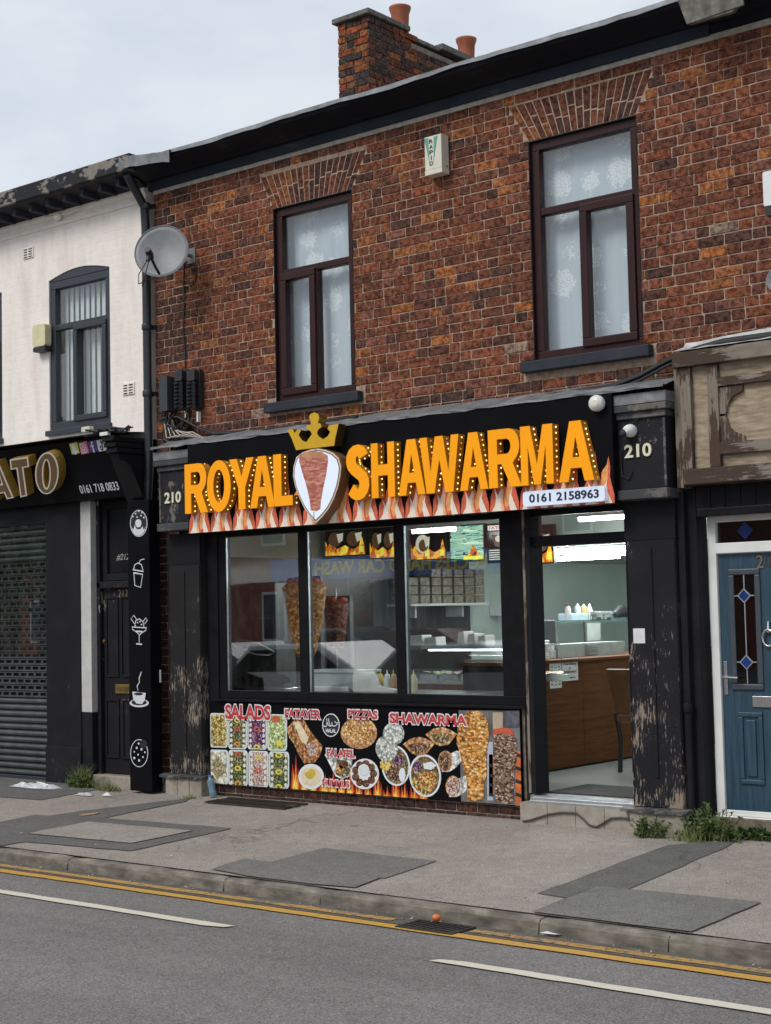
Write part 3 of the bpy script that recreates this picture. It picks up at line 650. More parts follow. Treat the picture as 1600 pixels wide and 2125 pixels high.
# ================================================================== painted building on the left
XW = .165
wb = thing('painted_building', 'cream painted brick building with dark grey windows left of the downpipe', 'building', (-1.2, 0, 0))
WW = (-1.365, -.395); WWz = (3.745, 5.395)
WV = (-3.2, -2.17)
wl = MB(); yb = .25
for (a, b) in ((-6, WV[0]), (WV[1], WW[0]), (WW[1], XW)): wl.box(a, b, 0, yb, 3.2, 6.12)
for wx in (WW, WV):
    wl.box(wx[0], wx[1], 0, yb, 3.2, WWz[0])
    am = arc((wx[0]+wx[1])/2, WWz[1]-.33, (wx[1]-wx[0])/2*1.02, .40, 160, 20, 10)
    pts = [(wx[0], 6.12), (wx[0], WWz[1]-.055)]+[(wx[0]+(wx[1]-wx[0])*t/10, WWz[1]-.055+.075*math.sin(math.pi*t/10)) for t in range(1,10)]+[(wx[1], WWz[1]-.055), (wx[1], 6.12)]
    wl.prism(pts, 0, yb)
wl.build('wall', M_white_wall, wb)
# string course and moulding under the eaves
MB().box(-6, XW+.002, -.016, .02, 5.90, 5.945).build('string_course', M_cream, wb, .006)
extr([(.02,6.045),(-.03,6.045),(-.03,6.02),(-.012,5.985),(.02,5.98)], -6, XW+.003).build('moulding', M_cream, wb)
MB().tube([(-1.4,-.03,6.025),(-1.0,-.045,5.985),(-.6,-.03,6.025),(0,-.03,6.03),(.15,-.03,6.035)], .006, 6).build('cable', M_cream, wb)
MB().lathe([(.02,-.07),(.035,-.06),(.035,.0),(.02,.02)], (-1.12,-.05,5.985), 'x', 10).build('junction', M_cream, wb)
M_white_pane = M_glass
M_slat = plain('blind_fabric', (.66,.71,.69), .8, var=.05)
for wx, lb in ((WW, 'dark grey arched window with vertical blinds'), (WV, None)):
    wn = upper_window(wx, (WWz[0], WWz[1]-.07), 4.83, wx[0]+(wx[1]-wx[0])*.42, False, wb, M_anthracite, M_slat, .085, lb, yf=.015, blind=True, sash=.06)
    x0, x1 = wx; zt = WWz[1]-.072
    MB().prism([(x0+.002, zt), (x1-.002, zt)]+[(x0+(x1-x0)*t/10, zt+.015+.073*math.sin(math.pi*t/10)) for t in range(10,-1,-1)], .010, .10).build('arch_head', M_anthracite, wn, .004)
    MB().box(x0-.02, x1+.02, -.05, .1, WWz[0]-.06, WWz[0]-.003).build('sill', M_anthracite, wn, .006)
# eaves: gutter board with peeling paint, dark soffit, brackets
M_gut = worn('gutter_board', (.026,.028,.031), (.26,.23,.195), .50, (7,7,13)); M_soffit = plain('dark_soffit', (.014,.014,.015), .8, var=.3)
extr([(.02,6.30),(-.335,6.30),(-.345,6.29),(-.345,6.145),(-.335,6.135),(.02,6.135)], -6, .30).build('gutter_board', M_gut, wb, .004)
extr([(.02,6.14),(-.325,6.14),(-.325,6.128),(-.10,6.11),(-.03,6.05),(.02,6.05)], -6, .17).build('soffit', M_soffit, wb)
xb = -3.3
while xb < .22:
    MB().prism([(xb, 6.125), (xb, 6.04), (xb+.055, 6.04), (xb+.055, 6.125)], -.25, -.01).build('bracket', M_sill, wb, .004); xb += .275
# lead lapping over the joint of the two gutters
lp = MB(); vs = []; rl = random.Random(9)
for i in range(9):
    x = .16+.09*i
    for (y, z) in ((-.02,6.36),(-.22,6.345),(-.34,6.31),(-.352,6.20)): vs.append((x, y+rl.uniform(-.008,.008), z-.010*i-.03+rl.uniform(-.006,.006)))
lp.add(vs, [(i*4+q, (i+1)*4+q, (i+1)*4+q+1, i*4+q+1) for i in range(8) for q in range(3)]).build('lead_lap', M_lead, wb)
# air bricks
for (px, py) in ((60,525),(268,807)):
    x, z = U(px, py, 0); ab = MB().box(x-.085, x+.085, -.014, .01, z-.06, z+.06).build('air_brick', M_cream, wb, .004)
    for i in (-1, 1):
        for k in range(4): MB().box(x+i*.04-.028, x+i*.04+.028, -.0165, -.004, z-.046+k*.027-.004, z-.046+k*.027+.007).build('slot', M_soffit, ab)
# alarm box on the cream wall
x, z = U(84, 700, -.06); al = thing('alarm_box', 'yellowed alarm box with black base on the cream wall', 'alarm box', (x, -.03, z))
MB().prism(rrect(x-.105, x+.105, z-.10, z+.135, .03), -.085, -.0).build('cover', M_yellowed, al, .012)
MB().prism(rrect(x-.10, x+.10, z-.155, z-.102, .02), -.083, -.0).build('base', M_black_plastic, al, .006)

# ================================================================== fixtures on the brick wall
x, z = U(901, 322, -.10); rp_ = thing('rapid_alarm_box', 'white alarm box lettered RAPID in green high between the windows', 'alarm box', (x, 0, z))
hw, hh = .088, .165
MB().box(x-hw, x+hw, -.115, -.012, z-hh+.045, z+hh).box(x-hw-.002, x+hw+.002, -.117, -.012, z-hh, z-hh+.044).build('case', plain('ivory_plastic', (.66,.64,.52), .45, var=.06), rp_, .004)
mg = plain('green_print', (.10,.34,.27), .5, var=.05)
for s in (-1, 1): MB().prism([(x-.018+s*.050-.02, z+hh-.012), (x-.018+s*.050+.02, z+hh-.012), (x-.018+s*.022, z-.06)], -.1172, -.115).build('stripe', mg, rp_)
for i, c in enumerate('RAPID'):
    zc = z+.118-i*.047; wd = .019 if c != 'I' else .004
    text(c, x-.018-wd, x-.018+wd, zc-.016, zc+.018, -.1172, .0012, .012).build('letter', M_black_plastic, rp_)
MB().lathe([(.009,0),(.009,.003)], (x+hw-.001, -.045, z-.10), 'x', 10).build('screw', M_black_plastic, rp_)

# satellite dish: centre of the reflector in front of the downpipe
xd, zd = U(335, 521, -.38); dish = thing('satellite_dish', 'grey satellite dish on a wall bracket beside the downpipe', 'satellite dish', (.84, 0, 5.20))
M_dish = plain('dish_grey', (.20,.205,.215), .5, var=.2, scale=5); M_dk = M_black_plastic
nrm = Vector((.50,-.84,.20)).normalized(); e1 = nrm.cross(Vector((0,0,1))).normalized(); e2 = e1.cross(nrm); c0 = Vector((xd,-.38,zd))
rr, ra = 6, 36; vs = []; 
for i in range(rr+1):
    t = i/rr
    for k in range(ra): 
        a = 2*math.pi*k/ra; vs.append(c0+e1*(.262*t*math.cos(a))+e2*(.262*t*math.sin(a))+nrm*(.05*t*t-.05))
fs = [(i*ra+k, i*ra+(k+1)%ra, (i+1)*ra+(k+1)%ra, (i+1)*ra+k) for i in range(1, rr) for k in range(ra)]+[(0, ra+(k+1)%ra, ra+k) for k in range(ra)]
rf = MB().add(vs, fs, True).build('reflector', M_dish, dish); sm = rf.modifiers.new('thick', 'SOLIDIFY'); sm.thickness = .006
MB().tube([c0+e1*(.27*math.cos(2*math.pi*k/36))*.975+e2*(.27*math.sin(2*math.pi*k/36))*.975 for k in range(37)], .005, 6).build('rim', M_dish, rf)
lnb = c0+nrm*.30-e2*.165+e1*.02
MB().tube([c0-e2*.245+nrm*.03, c0-e2*.235+nrm*.16, lnb-nrm*.03], .014, 8).build('arm', M_dk, dish)
MB().tube([lnb-nrm*.06-e2*.015, lnb-nrm*.02, lnb+nrm*.06+e2*.02], [.028,.036,.03], 10).tube([lnb-e2*.02, lnb-e2*.07+e1*.01], .022, 8).build('receiver', M_dk, dish)
MB().tube([lnb-e2*.07, lnb-e2*.22+e1*.03, lnb-e2*.30+e1*.07-nrm*.06, lnb-e2*.12+e1*.12-nrm*.2], .005, 6).tube([lnb-e2*.07+e1*.02, lnb-e2*.2+e1*.09, lnb-e2*.25+e1*.12-nrm*.1, c0-e2*.2-nrm*.08], .005, 6).build('cable', M_cable, dish)
wx_, wz_ = U(397, 531, -.01)
MB().tube([c0-nrm*.075, c0-nrm*.11+Vector((.02,0,0)), (wx_-.06,-.15,wz_-.02), (wx_,-.13,wz_), (wx_,0,wz_)], .020, 8).box(wx_-.05, wx_+.05, -.012, .0, wz_-.075, wz_+.075).box(wx_-.075, wx_-.01, -.19, -.10, wz_-.05, wz_+.05).build('bracket', plain('galvanised', (.22,.22,.22), .5, .6), dish, .004)
MB().tube([(wx_-.10,-.012,wz_-.05)]+[(wx_-.11+.012*math.sin(k*1.7),-.014,wz_-.25-k*.16) for k in range(9)], .007, 6).tube([(wx_+.03,-.02,wz_-.07),(wx_+.09,-.03,wz_-.11),(wx_+.08,-.03,wz_-.26),(wx_-.0,-.02,wz_-.30),(wx_-.09,-.012,wz_-.22)], .007, 6).build('cable', M_cable, dish)

# downpipe on the party line
dp = thing('downpipe', 'black rainwater downpipe between the cream wall and the brick wall', 'drainpipe', (.25, -.09, .1))
MB().tube([(.235,-.30,6.10),(.232,-.22,6.0),(.235,-.085,5.82),(.240,-.075,5.6),(.245,-.075,3.2),(.25,-.10,2.95),(.255,-.10,.22),(.275,-.17,.15)], .043, 14).build('pipe', M_pvc_pipe, dp)
for zz in (5.83, 4.62, 3.96, 2.06, .62): MB().lathe([(.049,-.03),(.052,-.02),(.052,.02),(.049,.03)], (.243 if zz > 3 else .253, -.077 if zz > 3 else -.10, zz), n=14).box(.19, .31, -.035, .0, zz-.02, zz+.02).build('collar', M_pvc_pipe, dp)

# cable boxes and tangle at the left end
x, z = U(345, 818, -.10); 
single('junction_box', MB().prism(rrect(x-.055, x+.055, z-.17, z+.17, .008), -.14, -.008), plain('dark_grey_box', (.035,.04,.048), .5), 'plain dark grey cover beside the downpipe, left of the finned boxes', 'cable box', bevel=.008)
for px, lb in ((374, 'left finned black cable terminal beside the grey cover'), (400, 'right finned black cable terminal near the lace window')):
    x, z = U(px, 808, -.09); t = thing('cable_terminal', lb, 'cable box', (x, 0, z), 'black cable terminals')
    MB().prism(rrect(x-.066, x+.066, z-.19, z+.20, .03), -.06, -.008).build('back', M_black_plastic, t, .01)
    MB().prism(rrect(x-.055, x+.05, z+.08, z+.185, .02), -.115, -.06).build('lid', M_black_plastic, t, .012)
    for i in range(7):
        for s in (-1, 1): MB().tube([(x+s*.012, -.07, z+.07-i*.037), (x+s*.045, -.125, z+.05-i*.037)], [.016,.020], 8).build('port', M_black_plastic, t)
    MB().box(x+.005, x+.025, -.05, -.012, z-.31, z-.21).build('white_lead', M_white, t)
tg = MB(); rt = random.Random(4)
for i in range(16):
    x0_, z0_ = U(350+rt.uniform(-8,45), 870+rt.uniform(-25,10), -.03); x1_, z1_ = U(345+rt.uniform(0,40), 930, -.05)
    pts = [(x0_, -.06+rt.uniform(-.04,.03), z0_)]
    for k in range(1, 6): t = k/5; pts.append((x0_+(x1_-x0_)*t+rt.uniform(-.09,.09), -.06+rt.uniform(-.06,.04), z0_+(z1_-z0_)*t+rt.uniform(-.05,.03)))
    tg.tube(pts, rt.uniform(.006,.014), 6)
for i in range(7):
    pa = [U(360+i*3, 868, -.03), U(395+i*4, 885+i, -.05), U(450, 898+i*.8, -.06), U(520, 897+i*.7, -.06), U(600, 886+i, -.07), U(740, 866+i, -.07)]
    tg.tube([(p[0], -.05-.008*i, p[1]+.01) for p in pa], .010, 6)
tg = single('cable_tangle', tg, M_cable, 'tangle of black cables running along the top of the shop sign', 'cables')
tb = MB()
for i in range(7):
    a = U(345+i*6, 880+i*3, -.07); b = U(352+i*9, 905-i*2, -.09); c = U(390+i*6, 905+i, -.09)
    tb.tube([(a[0],-.09,a[1]),(b[0],-.13,b[1]-.02),(c[0],-.10,c[1])], .007, 6)
tb.build('pale_wire', M_cable_grey, tg)
# bundle of cables along the top of the right fascia, drooping over the right end of the sign
cbm = MB(); 
for i in range(6):
    pts = [U(x, y+i*3.2, -.10) for x, y in ((1620,688),(1500,705),(1440,722),(1385,745),(1330,775),(1270,798),(1180,812),(1060,832),(900,852))]
    cbm.tube([(p[0], -.10-.012*(i%3), p[1]) for p in pts], .011, 6)
single('cable_bundle', cbm, M_cable, 'thick bundle of black cables sagging below the right window sill', 'cables')
# fixtures at the right edge
x, z = U(1612, 398, -.08); ab = thing('alarm_box', 'white alarm box with dark base cut by the right edge of the picture', 'alarm box', (x, 0, z))
MB().prism(rrect(x-.10, x+.12, z-.09, z+.16, .015), -.09, -.01).build('cover', M_white, ab, .01); MB().prism(rrect(x-.095, x+.115, z-.16, z-.092, .015), -.085, -.01).build('base', M_black_plastic, ab, .006)
x, z = U(1612, 580, -.2); single('small_dish', MB().lathe([(.02,.0),(.06,-.02),(.088,-.04),(.08,-.04),(.02,-.02)], (x,-.15,z), 'y', 24).tube([(x,-.15,z),(x,.01,z)], .015), M_dish, 'grey round dish just entering at the right edge', 'satellite dish')
# ================================================================== shopfront of number 210
YP, YK, YS = -.13, -.25, -.33            # pilaster face, console face, sign face
sf = thing('shopfront', 'black shawarma shopfront with peeling timber pilasters and three wide panes', 'shopfront', (3.2, 0, .1))
pl0, pl1 = U(351,1400,YP)[0], U(418,1400,YP)[0]; pr0, pr1 = U(1306,1400,YP)[0], U(1411,1400,YP)[0]
ZPB, ZPT = .40, 2.56
def pilaster(x0, x1, mat, zb):
    p = MB().box(x0, x1, YP, .05, zb, ZPT).build('pilaster', mat, sf, .006)
    xc = (x0+x1)/2
    MB().box(xc-.014, xc+.014, YP-.012, YP+.01, zb+.22, ZPT-.36).build('bead', mat, p, .006)
    MB().box(x0-.003, x1+.003, YP-.004, YP+.02, ZPT-.30, ZPT-.001).build('top_board', M_black_paint, p, .003)
    for xx in (x0+.004, x1-.012): MB().box(xx, xx+.008, YP-.008, YP+.01, zb+.01, ZPT-.305).build('edge_bead', mat, p, .002)
    return p
zb_l = U(390,1607,YP)[1]; zb_r = U(1360,1676,YP)[1]
pilaster(pl0, pl1, M_pil_left, zb_l); pilaster(pr0, pr1, M_pil_right, zb_r)
# stone plinths with a worn cap
for (x0, x1, zt) in ((pl0-.02, pl1+.03, zb_l), (pr0-.01, pr1+.02, zb_r)):
    n = 3 if x0 < 2 else 2
    for i in range(n):
        a = x0+(x1-x0)*i/n; MB().box(a+.002, a+(x1-x0)/n-.002, YP-.05, .05, .02, zt-.035).build('plinth_stone', M_stone, sf, .008)
    rp2 = random.Random(int(x0*10)); m = MB(); vs = []; k = 12
    for i in range(k+1):
        x = x0-.06+(x1-x0+.10)*i/k
        for (y, z) in ((.04,zt-.034),(YP-.075+rp2.uniform(-.008,.012),zt-.034),(YP-.08+rp2.uniform(-.006,.012),zt-.012),(YP-.02,zt-.001),(.04,zt-.001)): vs.append((x, y, z+rp2.uniform(-.003,.003)))
    m.add(vs, [(i*5+q, (i+1)*5+q, (i+1)*5+q+1, i*5+q+1) for i in range(k) for q in range(4)]+[(0,1,2,3,4)[::-1], tuple(range(k*5, k*5+5))]).build('plinth_cap', M_trim, sf)
# consoles carrying the house number
def console(x0, x1, z0, z1, name='console'):
    c = MB().box(x0, x1, YK, .05, z0, z1).build(name, M_console, sf, .004)
    MB().box(x0-.012, x1+.012, YK-.03, .05, z0-.075, z0-.002).build('lower_moulding', M_trim, c, .008)
    MB().box(x0-.01, x1+.01, YK-.022, .05, z1+.001, z1+.05).box(x0-.03, x1+.035, YK-.05, .05, z1+.051, z1+.10).build('cap_moulding', M_trim, c, .006)
    MB().box(x0-.03, x1+.035, YK-.05, .05, z1+.103, z1+.185).build('lead_cap', M_lead, c, .006)
    for xx in (x0, x1-.02): MB().box(xx, xx+.02, YK-.006, YK+.01, z0+.01, z1-.01).build('edge_strip', M_trim, c, .002)
    return c
clx0, clx1 = U(331,1020,YK)[0], U(402,1020,YK)[0]; clz0, clz1 = U(350,1086,YK)[1], U(350,978,YK)[1]
crx0, crx1 = U(1268,950,YK)[0], U(1383,950,YK)[0]; crz0, crz1 = U(1330,1015,YK)[1], U(1330,868,YK)[1]
console(clx0, clx1, clz0, clz1); console(crx0, crx1, crz0, crz1)
def num(px0, px1, py0, py1, body, y, name, label):
    a = U(px0, (py0+py1)/2, y)[0]; b = U(px1, (py0+py1)/2, y)[0]; zt = U((px0+px1)/2, py0, y)[1]; zb = U((px0+px1)/2, py1, y)[1]
    t = text(body, a, b, zb, zt, y, .012, .022); return single(name, t, plain('cream_numerals', (.74,.70,.52), .5, var=.05), label, 'house number', bevel=0)
num(343,377,1021,1044,'210',YK-.002,'house_number','cream raised numerals 210 on the left console')
num(1297,1353,921,949,'210',YK-.002,'house_number','cream raised numerals 210 on the right console below the dome camera')
# lead-covered slope between sign and brickwork
fl = MB(); vs = []; rf_ = random.Random(3); k = 46
for i in range(k+1):
    x = clx0-.02+(crx1+.04-clx0+.02)*i/k
    for (y, z) in ((-.002,3.485),(-.10,3.455),(YS+.02,3.385),(YS-.008,3.378),(YS-.010,3.362)): vs.append((x, y+rf_.uniform(-.006,.006), z+rf_.uniform(-.008,.008)))
fl.add(vs, [(i*5+q, (i+1)*5+q, (i+1)*5+q+1, i*5+q+1) for i in range(k) for q in range(4)]).build('lead_slope', M_lead, sf)
# window wall: black aluminium frames
YW = -.02
xl = U(418,1300,YP)[0]; xr = pr0
zg0, zg1 = 1.075, 2.50
px_m = [(U(457,1300,YW)[0], U(471,1300,YW)[0]), (U(623,1300,YW)[0], U(641,1300,YW)[0]), (U(823,1300,YW)[0], U(842,1300,YW)[0]), (U(1043,1300,YW)[0], U(1094,1300,YW)[0])]
xd0 = U(1113,1400,YW)[0]
MB().box(xl+.002, px_m[0][0], YW-.03, .10, .20, 2.56).build('side_post', M_black_gloss, sf, .004)
fr = MB()
for (a, b) in px_m: fr.box(a, b, YW-.015, YW+.06, zg0, zg1)
fr.box(px_m[0][0], px_m[3][1], YW-.016, YW+.061, zg0-.075, zg0); fr.box(px_m[0][0], xr-.002, YW-.016, YW+.061, zg1, 2.60)
wf = fr.build('window_frame', M_alu_black, sf, .004)
MB().box(px_m[0][0]-.02, px_m[3][1], YW-.06, YW-.017, zg0-.10, zg0-.078).build('ledge', M_alu_black, sf, .004)
for (a, b) in zip(px_m, px_m[1:]):
    MB().box(a[1]-.005, b[0]+.005, YW+.02, YW+.026, zg0-.005, zg1+.005).build('pane', M_shop_glass, sf)
    MB().box(a[1]+.0005, a[1]+.006, YW-.002, YW+.019, zg0, zg1).build('glazing_bead', M_alu, sf)
MB().box(px_m[3][1]+.001, xd0, YW-.05, .12, .31, 2.56).build('door_post', M_black_paint, sf, .004)
MB().box(px_m[3][1]+.012, px_m[3][1]+.035, YW-.058, YW-.045, .32, 2.55).build('post_bead', M_oldwood, sf, .003)
# doorway: transom, fanlight, threshold, tiled step
zt0, zt1 = U(1200,1130,YW)[1], U(1200,1108,YW)[1]
MB().box(xd0, xr, YW-.01, .06, zt0, zt1).build('transom', M_alu_black, sf, .004)
MB().box(xd0-.005, xr+.005, YW+.02, YW+.026, zt1-.004, zg1+.01).build('fanlight', M_shop_glass, sf)
zth = U(1200,1660,YP)[1]
MB().box(xd0-.03, xr+.0, YP+.02, .10, zth-.03, zth-.005).box(xd0-.03, xr, YP+.005, YP+.03, zth-.05, zth-.028).build('threshold', M_alu, sf, .003)
for q in range(3): MB().box(xd0-.02, xr-.01, YP+.045+q*.03, YP+.053+q*.03, zth-.005, zth+.002).build('tread_rib', M_alu, sf)
xs0 = U(1079,1690,YP)[0]; w4 = (xr+.0-xs0)/4
MB().box(xs0+.004, xr-.004, YP+.012, .1, .03, zth-.052).build('step_core', M_mortar_dark, sf)
for i in range(4): MB().box(xs0+i*w4+.002, xs0+(i+1)*w4-.002, YP, YP+.016, .05, zth-.052).build('step_tile', M_step_tile, sf, .002)
MB().box(xs0, xr, YP+.001, YP+.11, zth-.0515, zth-.049).build('step_top', M_step_tile, sf)
# brown brick stall riser under the menu board
rs = random.Random(77); zr = .055; X0r, X1r = U(437,1640,-.03)[0], xs0-.003
MB().box(X0r, X1r, -.022, .10, .02, 1.0).build('stall_riser', M_mortar_dark, sf)
for rw in range(3):
    x = X0r-(.1 if rw % 2 else 0)
    while x < X1r-.03:
        a, b = max(x, X0r), min(x+.205, X1r)
        t = rs.choice([(.085,.045,.035),(.11,.055,.04),(.075,.04,.033),(.065,.038,.034)])
        if b-a > .03: brick_shape(MB(), a, b, zr+rw*.072+.004, zr+rw*.072+.068, rs, t, (lambda X, Z, Y: (X, Y-.024, Z)), .02).build('brick', M_brick, sf, tint=True)
        x += .212
# loose cable along the step
cpx = [(1085,1704),(1100,1702),(1138,1690),(1165,1686),(1195,1687),(1208,1697),(1222,1712),(1238,1716),(1252,1708),(1268,1698),(1290,1697),(1308,1700),(1313,1712),(1313,1728)]
single('loose_cable', MB().tube([(U(a,b,YP-.012)[0], YP-.012, U(a,b,YP-.012)[1]) for a, b in cpx], .008, 8), plain('brown_cable', (.07,.055,.045), .6), 'brown cable looping across the tiled doorstep', 'cable')
# sticker on the right pilaster, meter plate on the left strip
a, b = U(1315,1335,YP-.002), U(1338,1304,YP-.002); st = single('sticker', MB().box(a[0], b[0], YP-.004, YP-.0005, a[1], b[1]), plain('sticker_white', (.66,.66,.67), .5), 'small white sticker with faint emblem on the right peeling pilaster', 'sticker')
text('()', a[0]+.03, b[0]-.03, a[1]+.05, b[1]-.06, YP-.0045, .001).build('emblem', plain('grey_print', (.25,.25,.27), .5), st)
# round light on the sign and dome camera on the console
x, z = U(1233,836,YS-.07); lt = thing('round_alarm_light', 'round white alarm light at the top right of the black sign', 'alarm light', (x, YS, z))
MB().lathe([(.054,0),(.061,-.02),(.061,-.050),(.052,-.065)], (x,YS,z), 'y', 24).build('body', M_white, lt)
MB().lathe([(.047,-.066),(.043,-.074),(.02,-.078)], (x,YS,z), 'y', 24).build('lens', plain('lens_cream', (.70,.68,.60), .3, var=.05), lt)
x, z = U(1302,893,YK-.06); sc = thing('security_camera', 'white dome security camera above the right house number', 'security camera', (x, YK, z))
MB().lathe([(.048,0),(.050,-.02),(.046,-.042),(.036,-.07),(.016,-.085)], (x,YK,z), 'y', 20).build('dome', M_white, sc)
MB().lathe([(.026,0),(.03,-.02),(.012,-.03)], (x-.028,YK-.068,z-.022), 'y', 14).build('lens', M_black_plastic, sc)
MB().tube([(x-.02,YK-.03,z-.05),(x-.09,YK-.02,z-.15),(x-.085,YK-.015,z-.33),(x-.03,YK-.012,z-.36),(x+.0,YK-.012,z-.30)], .005, 6).build('cable', M_cable, sc)
MB().tube([(x+.02,YK-.02,z+.06),(x+.08,YK-.012,z+.09),(x+.16,YK-.012,z+.12)], .004, 6).build('cable', M_cable, sc)

# ================================================================== the sign
sg = thing('shop_sign', 'black fascia sign with raised orange letters ROYAL SHAWARMA, crown and flames', 'sign', (3.3, YS, 2.5))
sx0, sx1 = U(390,1010,YS)[0], U(1272,930,YS)[0]; sz0, sz1 = 2.535, 3.365
MB().box(sx0, sx1, YS, YS+.10, sz0, sz1).build('board', M_sign_black, sg, .003)
M_letter = plain('orange_acrylic', (.90,.335,.005), .45, var=.05, scale=3, emit=.13, spec=.2); M_letter_side = plain('amber_return', (.52,.23,.02), .4, var=.15)
bm, bnt, bbs = new_mat('lit_bulb'); bat = N(bnt, 'Attribute', attribute_name='tint'); L(bnt, bat.outputs['Color'], bbs.inputs['Emission Color']); L(bnt, bat.outputs['Color'], bbs.inputs['Base Color']); bbs.inputs['Emission Strength'].default_value = 1.6; M_bulb = bm
YL_ = YS-.088
def lt_poly(c):
    s = .29                                  # stroke width across
    if c == 'A': return [[(0,0),(.27,0),(.345,.22),(.655,.22),(.73,0),(1,0),(.66,1),(.34,1)], [(.40,.40),(.60,.40),(.50,.75)]]
    if c == 'H': return [[(0,0),(s,0),(s,.40),(1-s,.40),(1-s,0),(1,0),(1,1),(1-s,1),(1-s,.60),(s,.60),(s,1),(0,1)]]
    if c == 'L': return [[(0,0),(1,0),(1,.19),(.42,.19),(.42,1),(0,1)]]
    if c == 'Y': return [[(.36,0),(.64,0),(.64,.42),(1,1),(.70,1),(.5,.64),(.30,1),(0,1),(.36,.42)]]
    if c == 'W': return [[(.16,0),(.36,0),(.5,.60),(.64,0),(.84,0),(1,1),(.81,1),(.73,.36),(.60,1),(.40,1),(.27,.36),(.19,1),(0,1)]]
    if c == 'M': return [[(0,0),(.22,0),(.22,.66),(.40,0),(.60,0),(.78,.66),(.78,0),(1,0),(1,1),(.70,1),(.5,.34),(.30,1),(0,1)]]
    if c == 'O': return [arc(.5,.5,.5,.515,0,345,24), arc(.5,.5,.235,.33,0,342,20)]
    if c == 'R':
        o = [(0,0),(.27,0),(.27,.40),(.40,.40),(.68,0),(1,0),(.74,.40)]+arc(.62,.705,.33,.295,-60,90,12)+[(0,1)]
        return [o, [(.27,.57),(.56,.57)]+arc(.56,.70,.13,.13,-90,90,8)+[(.27,.83)]]
    if c == 'S':
        pts = [(.13,.20)]+[(.5+.36*math.cos(R(a)), .285+.19*math.sin(R(a))) for a in (215,235,255,275,300,325,350,15,40,62)]
        pts += [(.5+.35*math.cos(R(a)), .72+.185*math.sin(R(a))) for a in (240,215,185,160,135,110,85,60,38,20)]
        w_ = [.27]*len(pts); Ls = []; Rs = []
        for i in range(len(pts)):
            a = Vector(pts[max(i-1,0)]); b = Vector(pts[min(i+1,len(pts)-1)]); d = (b-a); d = Vector((d.x*.46, d.y)).normalized(); q = Vector((-d.y/.46*.135*.9, d.x*.105))
            Ls.append((pts[i][0]+q.x, pts[i][1]+q.y)); Rs.append((pts[i][0]-q.x, pts[i][1]-q.y))
        o = Ls+Rs[::-1]; mnx = min(p[0] for p in o); mxx = max(p[0] for p in o); mnz = min(p[1] for p in o); mxz = max(p[1] for p in o)
        return [[((p[0]-mnx)/(mxx-mnx), -.015+1.03*(p[1]-mnz)/(mxz-mnz)) for p in o]]
LZ0, LZ1 = U(690,1042,YL_)[1], U(690,933,YL_)[1]
LZ0 = sum(U(x,y,YL_)[1] for x, y in ((408,1066),(590,1050),(800,1034),(985,1014),(1115,1004),(1195,998)))/6
LZ1 = sum(U(x,y,YL_)[1] for x, y in ((405,963),(577,944),(795,919),(978,897),(1110,882),(1186,872)))/6
LET = [('R',384,431),('O',430,479),('Y',477,527),('A',519,570),('L',568,607),('S',719,766),('H',771,819),('A',827,882),('W',872,953),('A',954,1012),('R',1014,1082),('M',1081,1148),('A',1159,1232)]
for (c, a, b) in LET:
    pm = 1005-(a-400)*.085; x0 = U(a,pm,YL_)[0]; x1 = U(b,pm,YL_)[0]; z0, z1 = LZ0, LZ1
    pls = [[(x0+(x1-x0)*p[0], z0+(z1-z0)*p[1]) for p in pl] for pl in lt_poly(c)]
    lo = MB().prism(pls, YL_-.004, YL_).build('letter', M_letter, sg)
    MB().prism(pls, YL_+.0005, YS-.001).build('return', M_letter_side, lo)
    bm_ = MB(); rb = random.Random(int(a))
    for pi, pl in enumerate(pls):
        n = len(pl)
        for i in range(n):
            p, q = Vector(pl[i]), Vector(pl[(i+1)%n]); d = q-p
            if abs(d.y) < .05 and d.length > .12: continue
            ar = sum(pl[k][0]*pl[(k+1)%n][1]-pl[(k+1)%n][0]*pl[k][1] for k in range(n)) > 0
            nr = Vector((d.y, -d.x)).normalized()*(1 if ar == (pi == 0) else -1)
            if nr.x < .35: continue
            k = max(1, int(d.length/.042))
            for j in range(k):
                if d.length < .03 and rb.random() < .5: continue
                e = p+d*((j+.5)/k)+nr*.003; yy = YL_+.045; s = .006
                cl = rb.choice([(1,.75,.25)]*5+[(1,.25,.12),(.9,.8,.1),(1,.95,.8)]) if rb.random() < .8 else (.3,.16,.05)
                bm_.add([(e.x, yy-s, e.y-s), (e.x, yy+s, e.y-s), (e.x, yy+s, e.y+s), (e.x, yy-s, e.y+s), (e.x+nr.x*.006, yy, e.y+nr.y*.006)], [(0,1,4),(1,2,4),(2,3,4),(3,0,4)], False, cl)
    if bm_.v: tag(bm_.build('bulbs', M_bulb, lo, tint=True), kind='stuff')
# flames printed along the foot of the sign, tile after tile
M_fl = [plain('flame_red', (.68,.13,.06), .45, var=.2, scale=25), plain('flame_peach', (.88,.46,.26), .45, var=.15, scale=25), plain('flame_cream', (.86,.76,.64), .45, var=.08, scale=25), plain('flame_amber', (.80,.36,.12), .45, var=.2, scale=25)]
nt_ = 16; tw = (sx1-sx0)/nt_; fh = .40
base = [(0,0),(1,0),(1,.16),(.93,.34),(.88,.50),(.90,.68),(.86,.88),(.78,.66),(.68,.50),(.62,.60),(.60,.42),(.52,.50),(.50,.72),(.44,1.0),(.40,.74),(.32,.58),(.26,.46),(.22,.62),(.24,.74),(.14,.58),(.13,.42),(.05,.30),(.03,.14)]
peach = [(.30,.0),(.26,.18),(.34,.36),(.45,.55),(.44,.86),(.49,.60),(.50,.36),(.46,.16),(.52,0)]
cream = [(.08,0),(.20,.12),(.24,.28),(.18,.46),(.30,.30),(.40,.42),(.46,.62),(.46,.40),(.38,.18),(.42,0)]
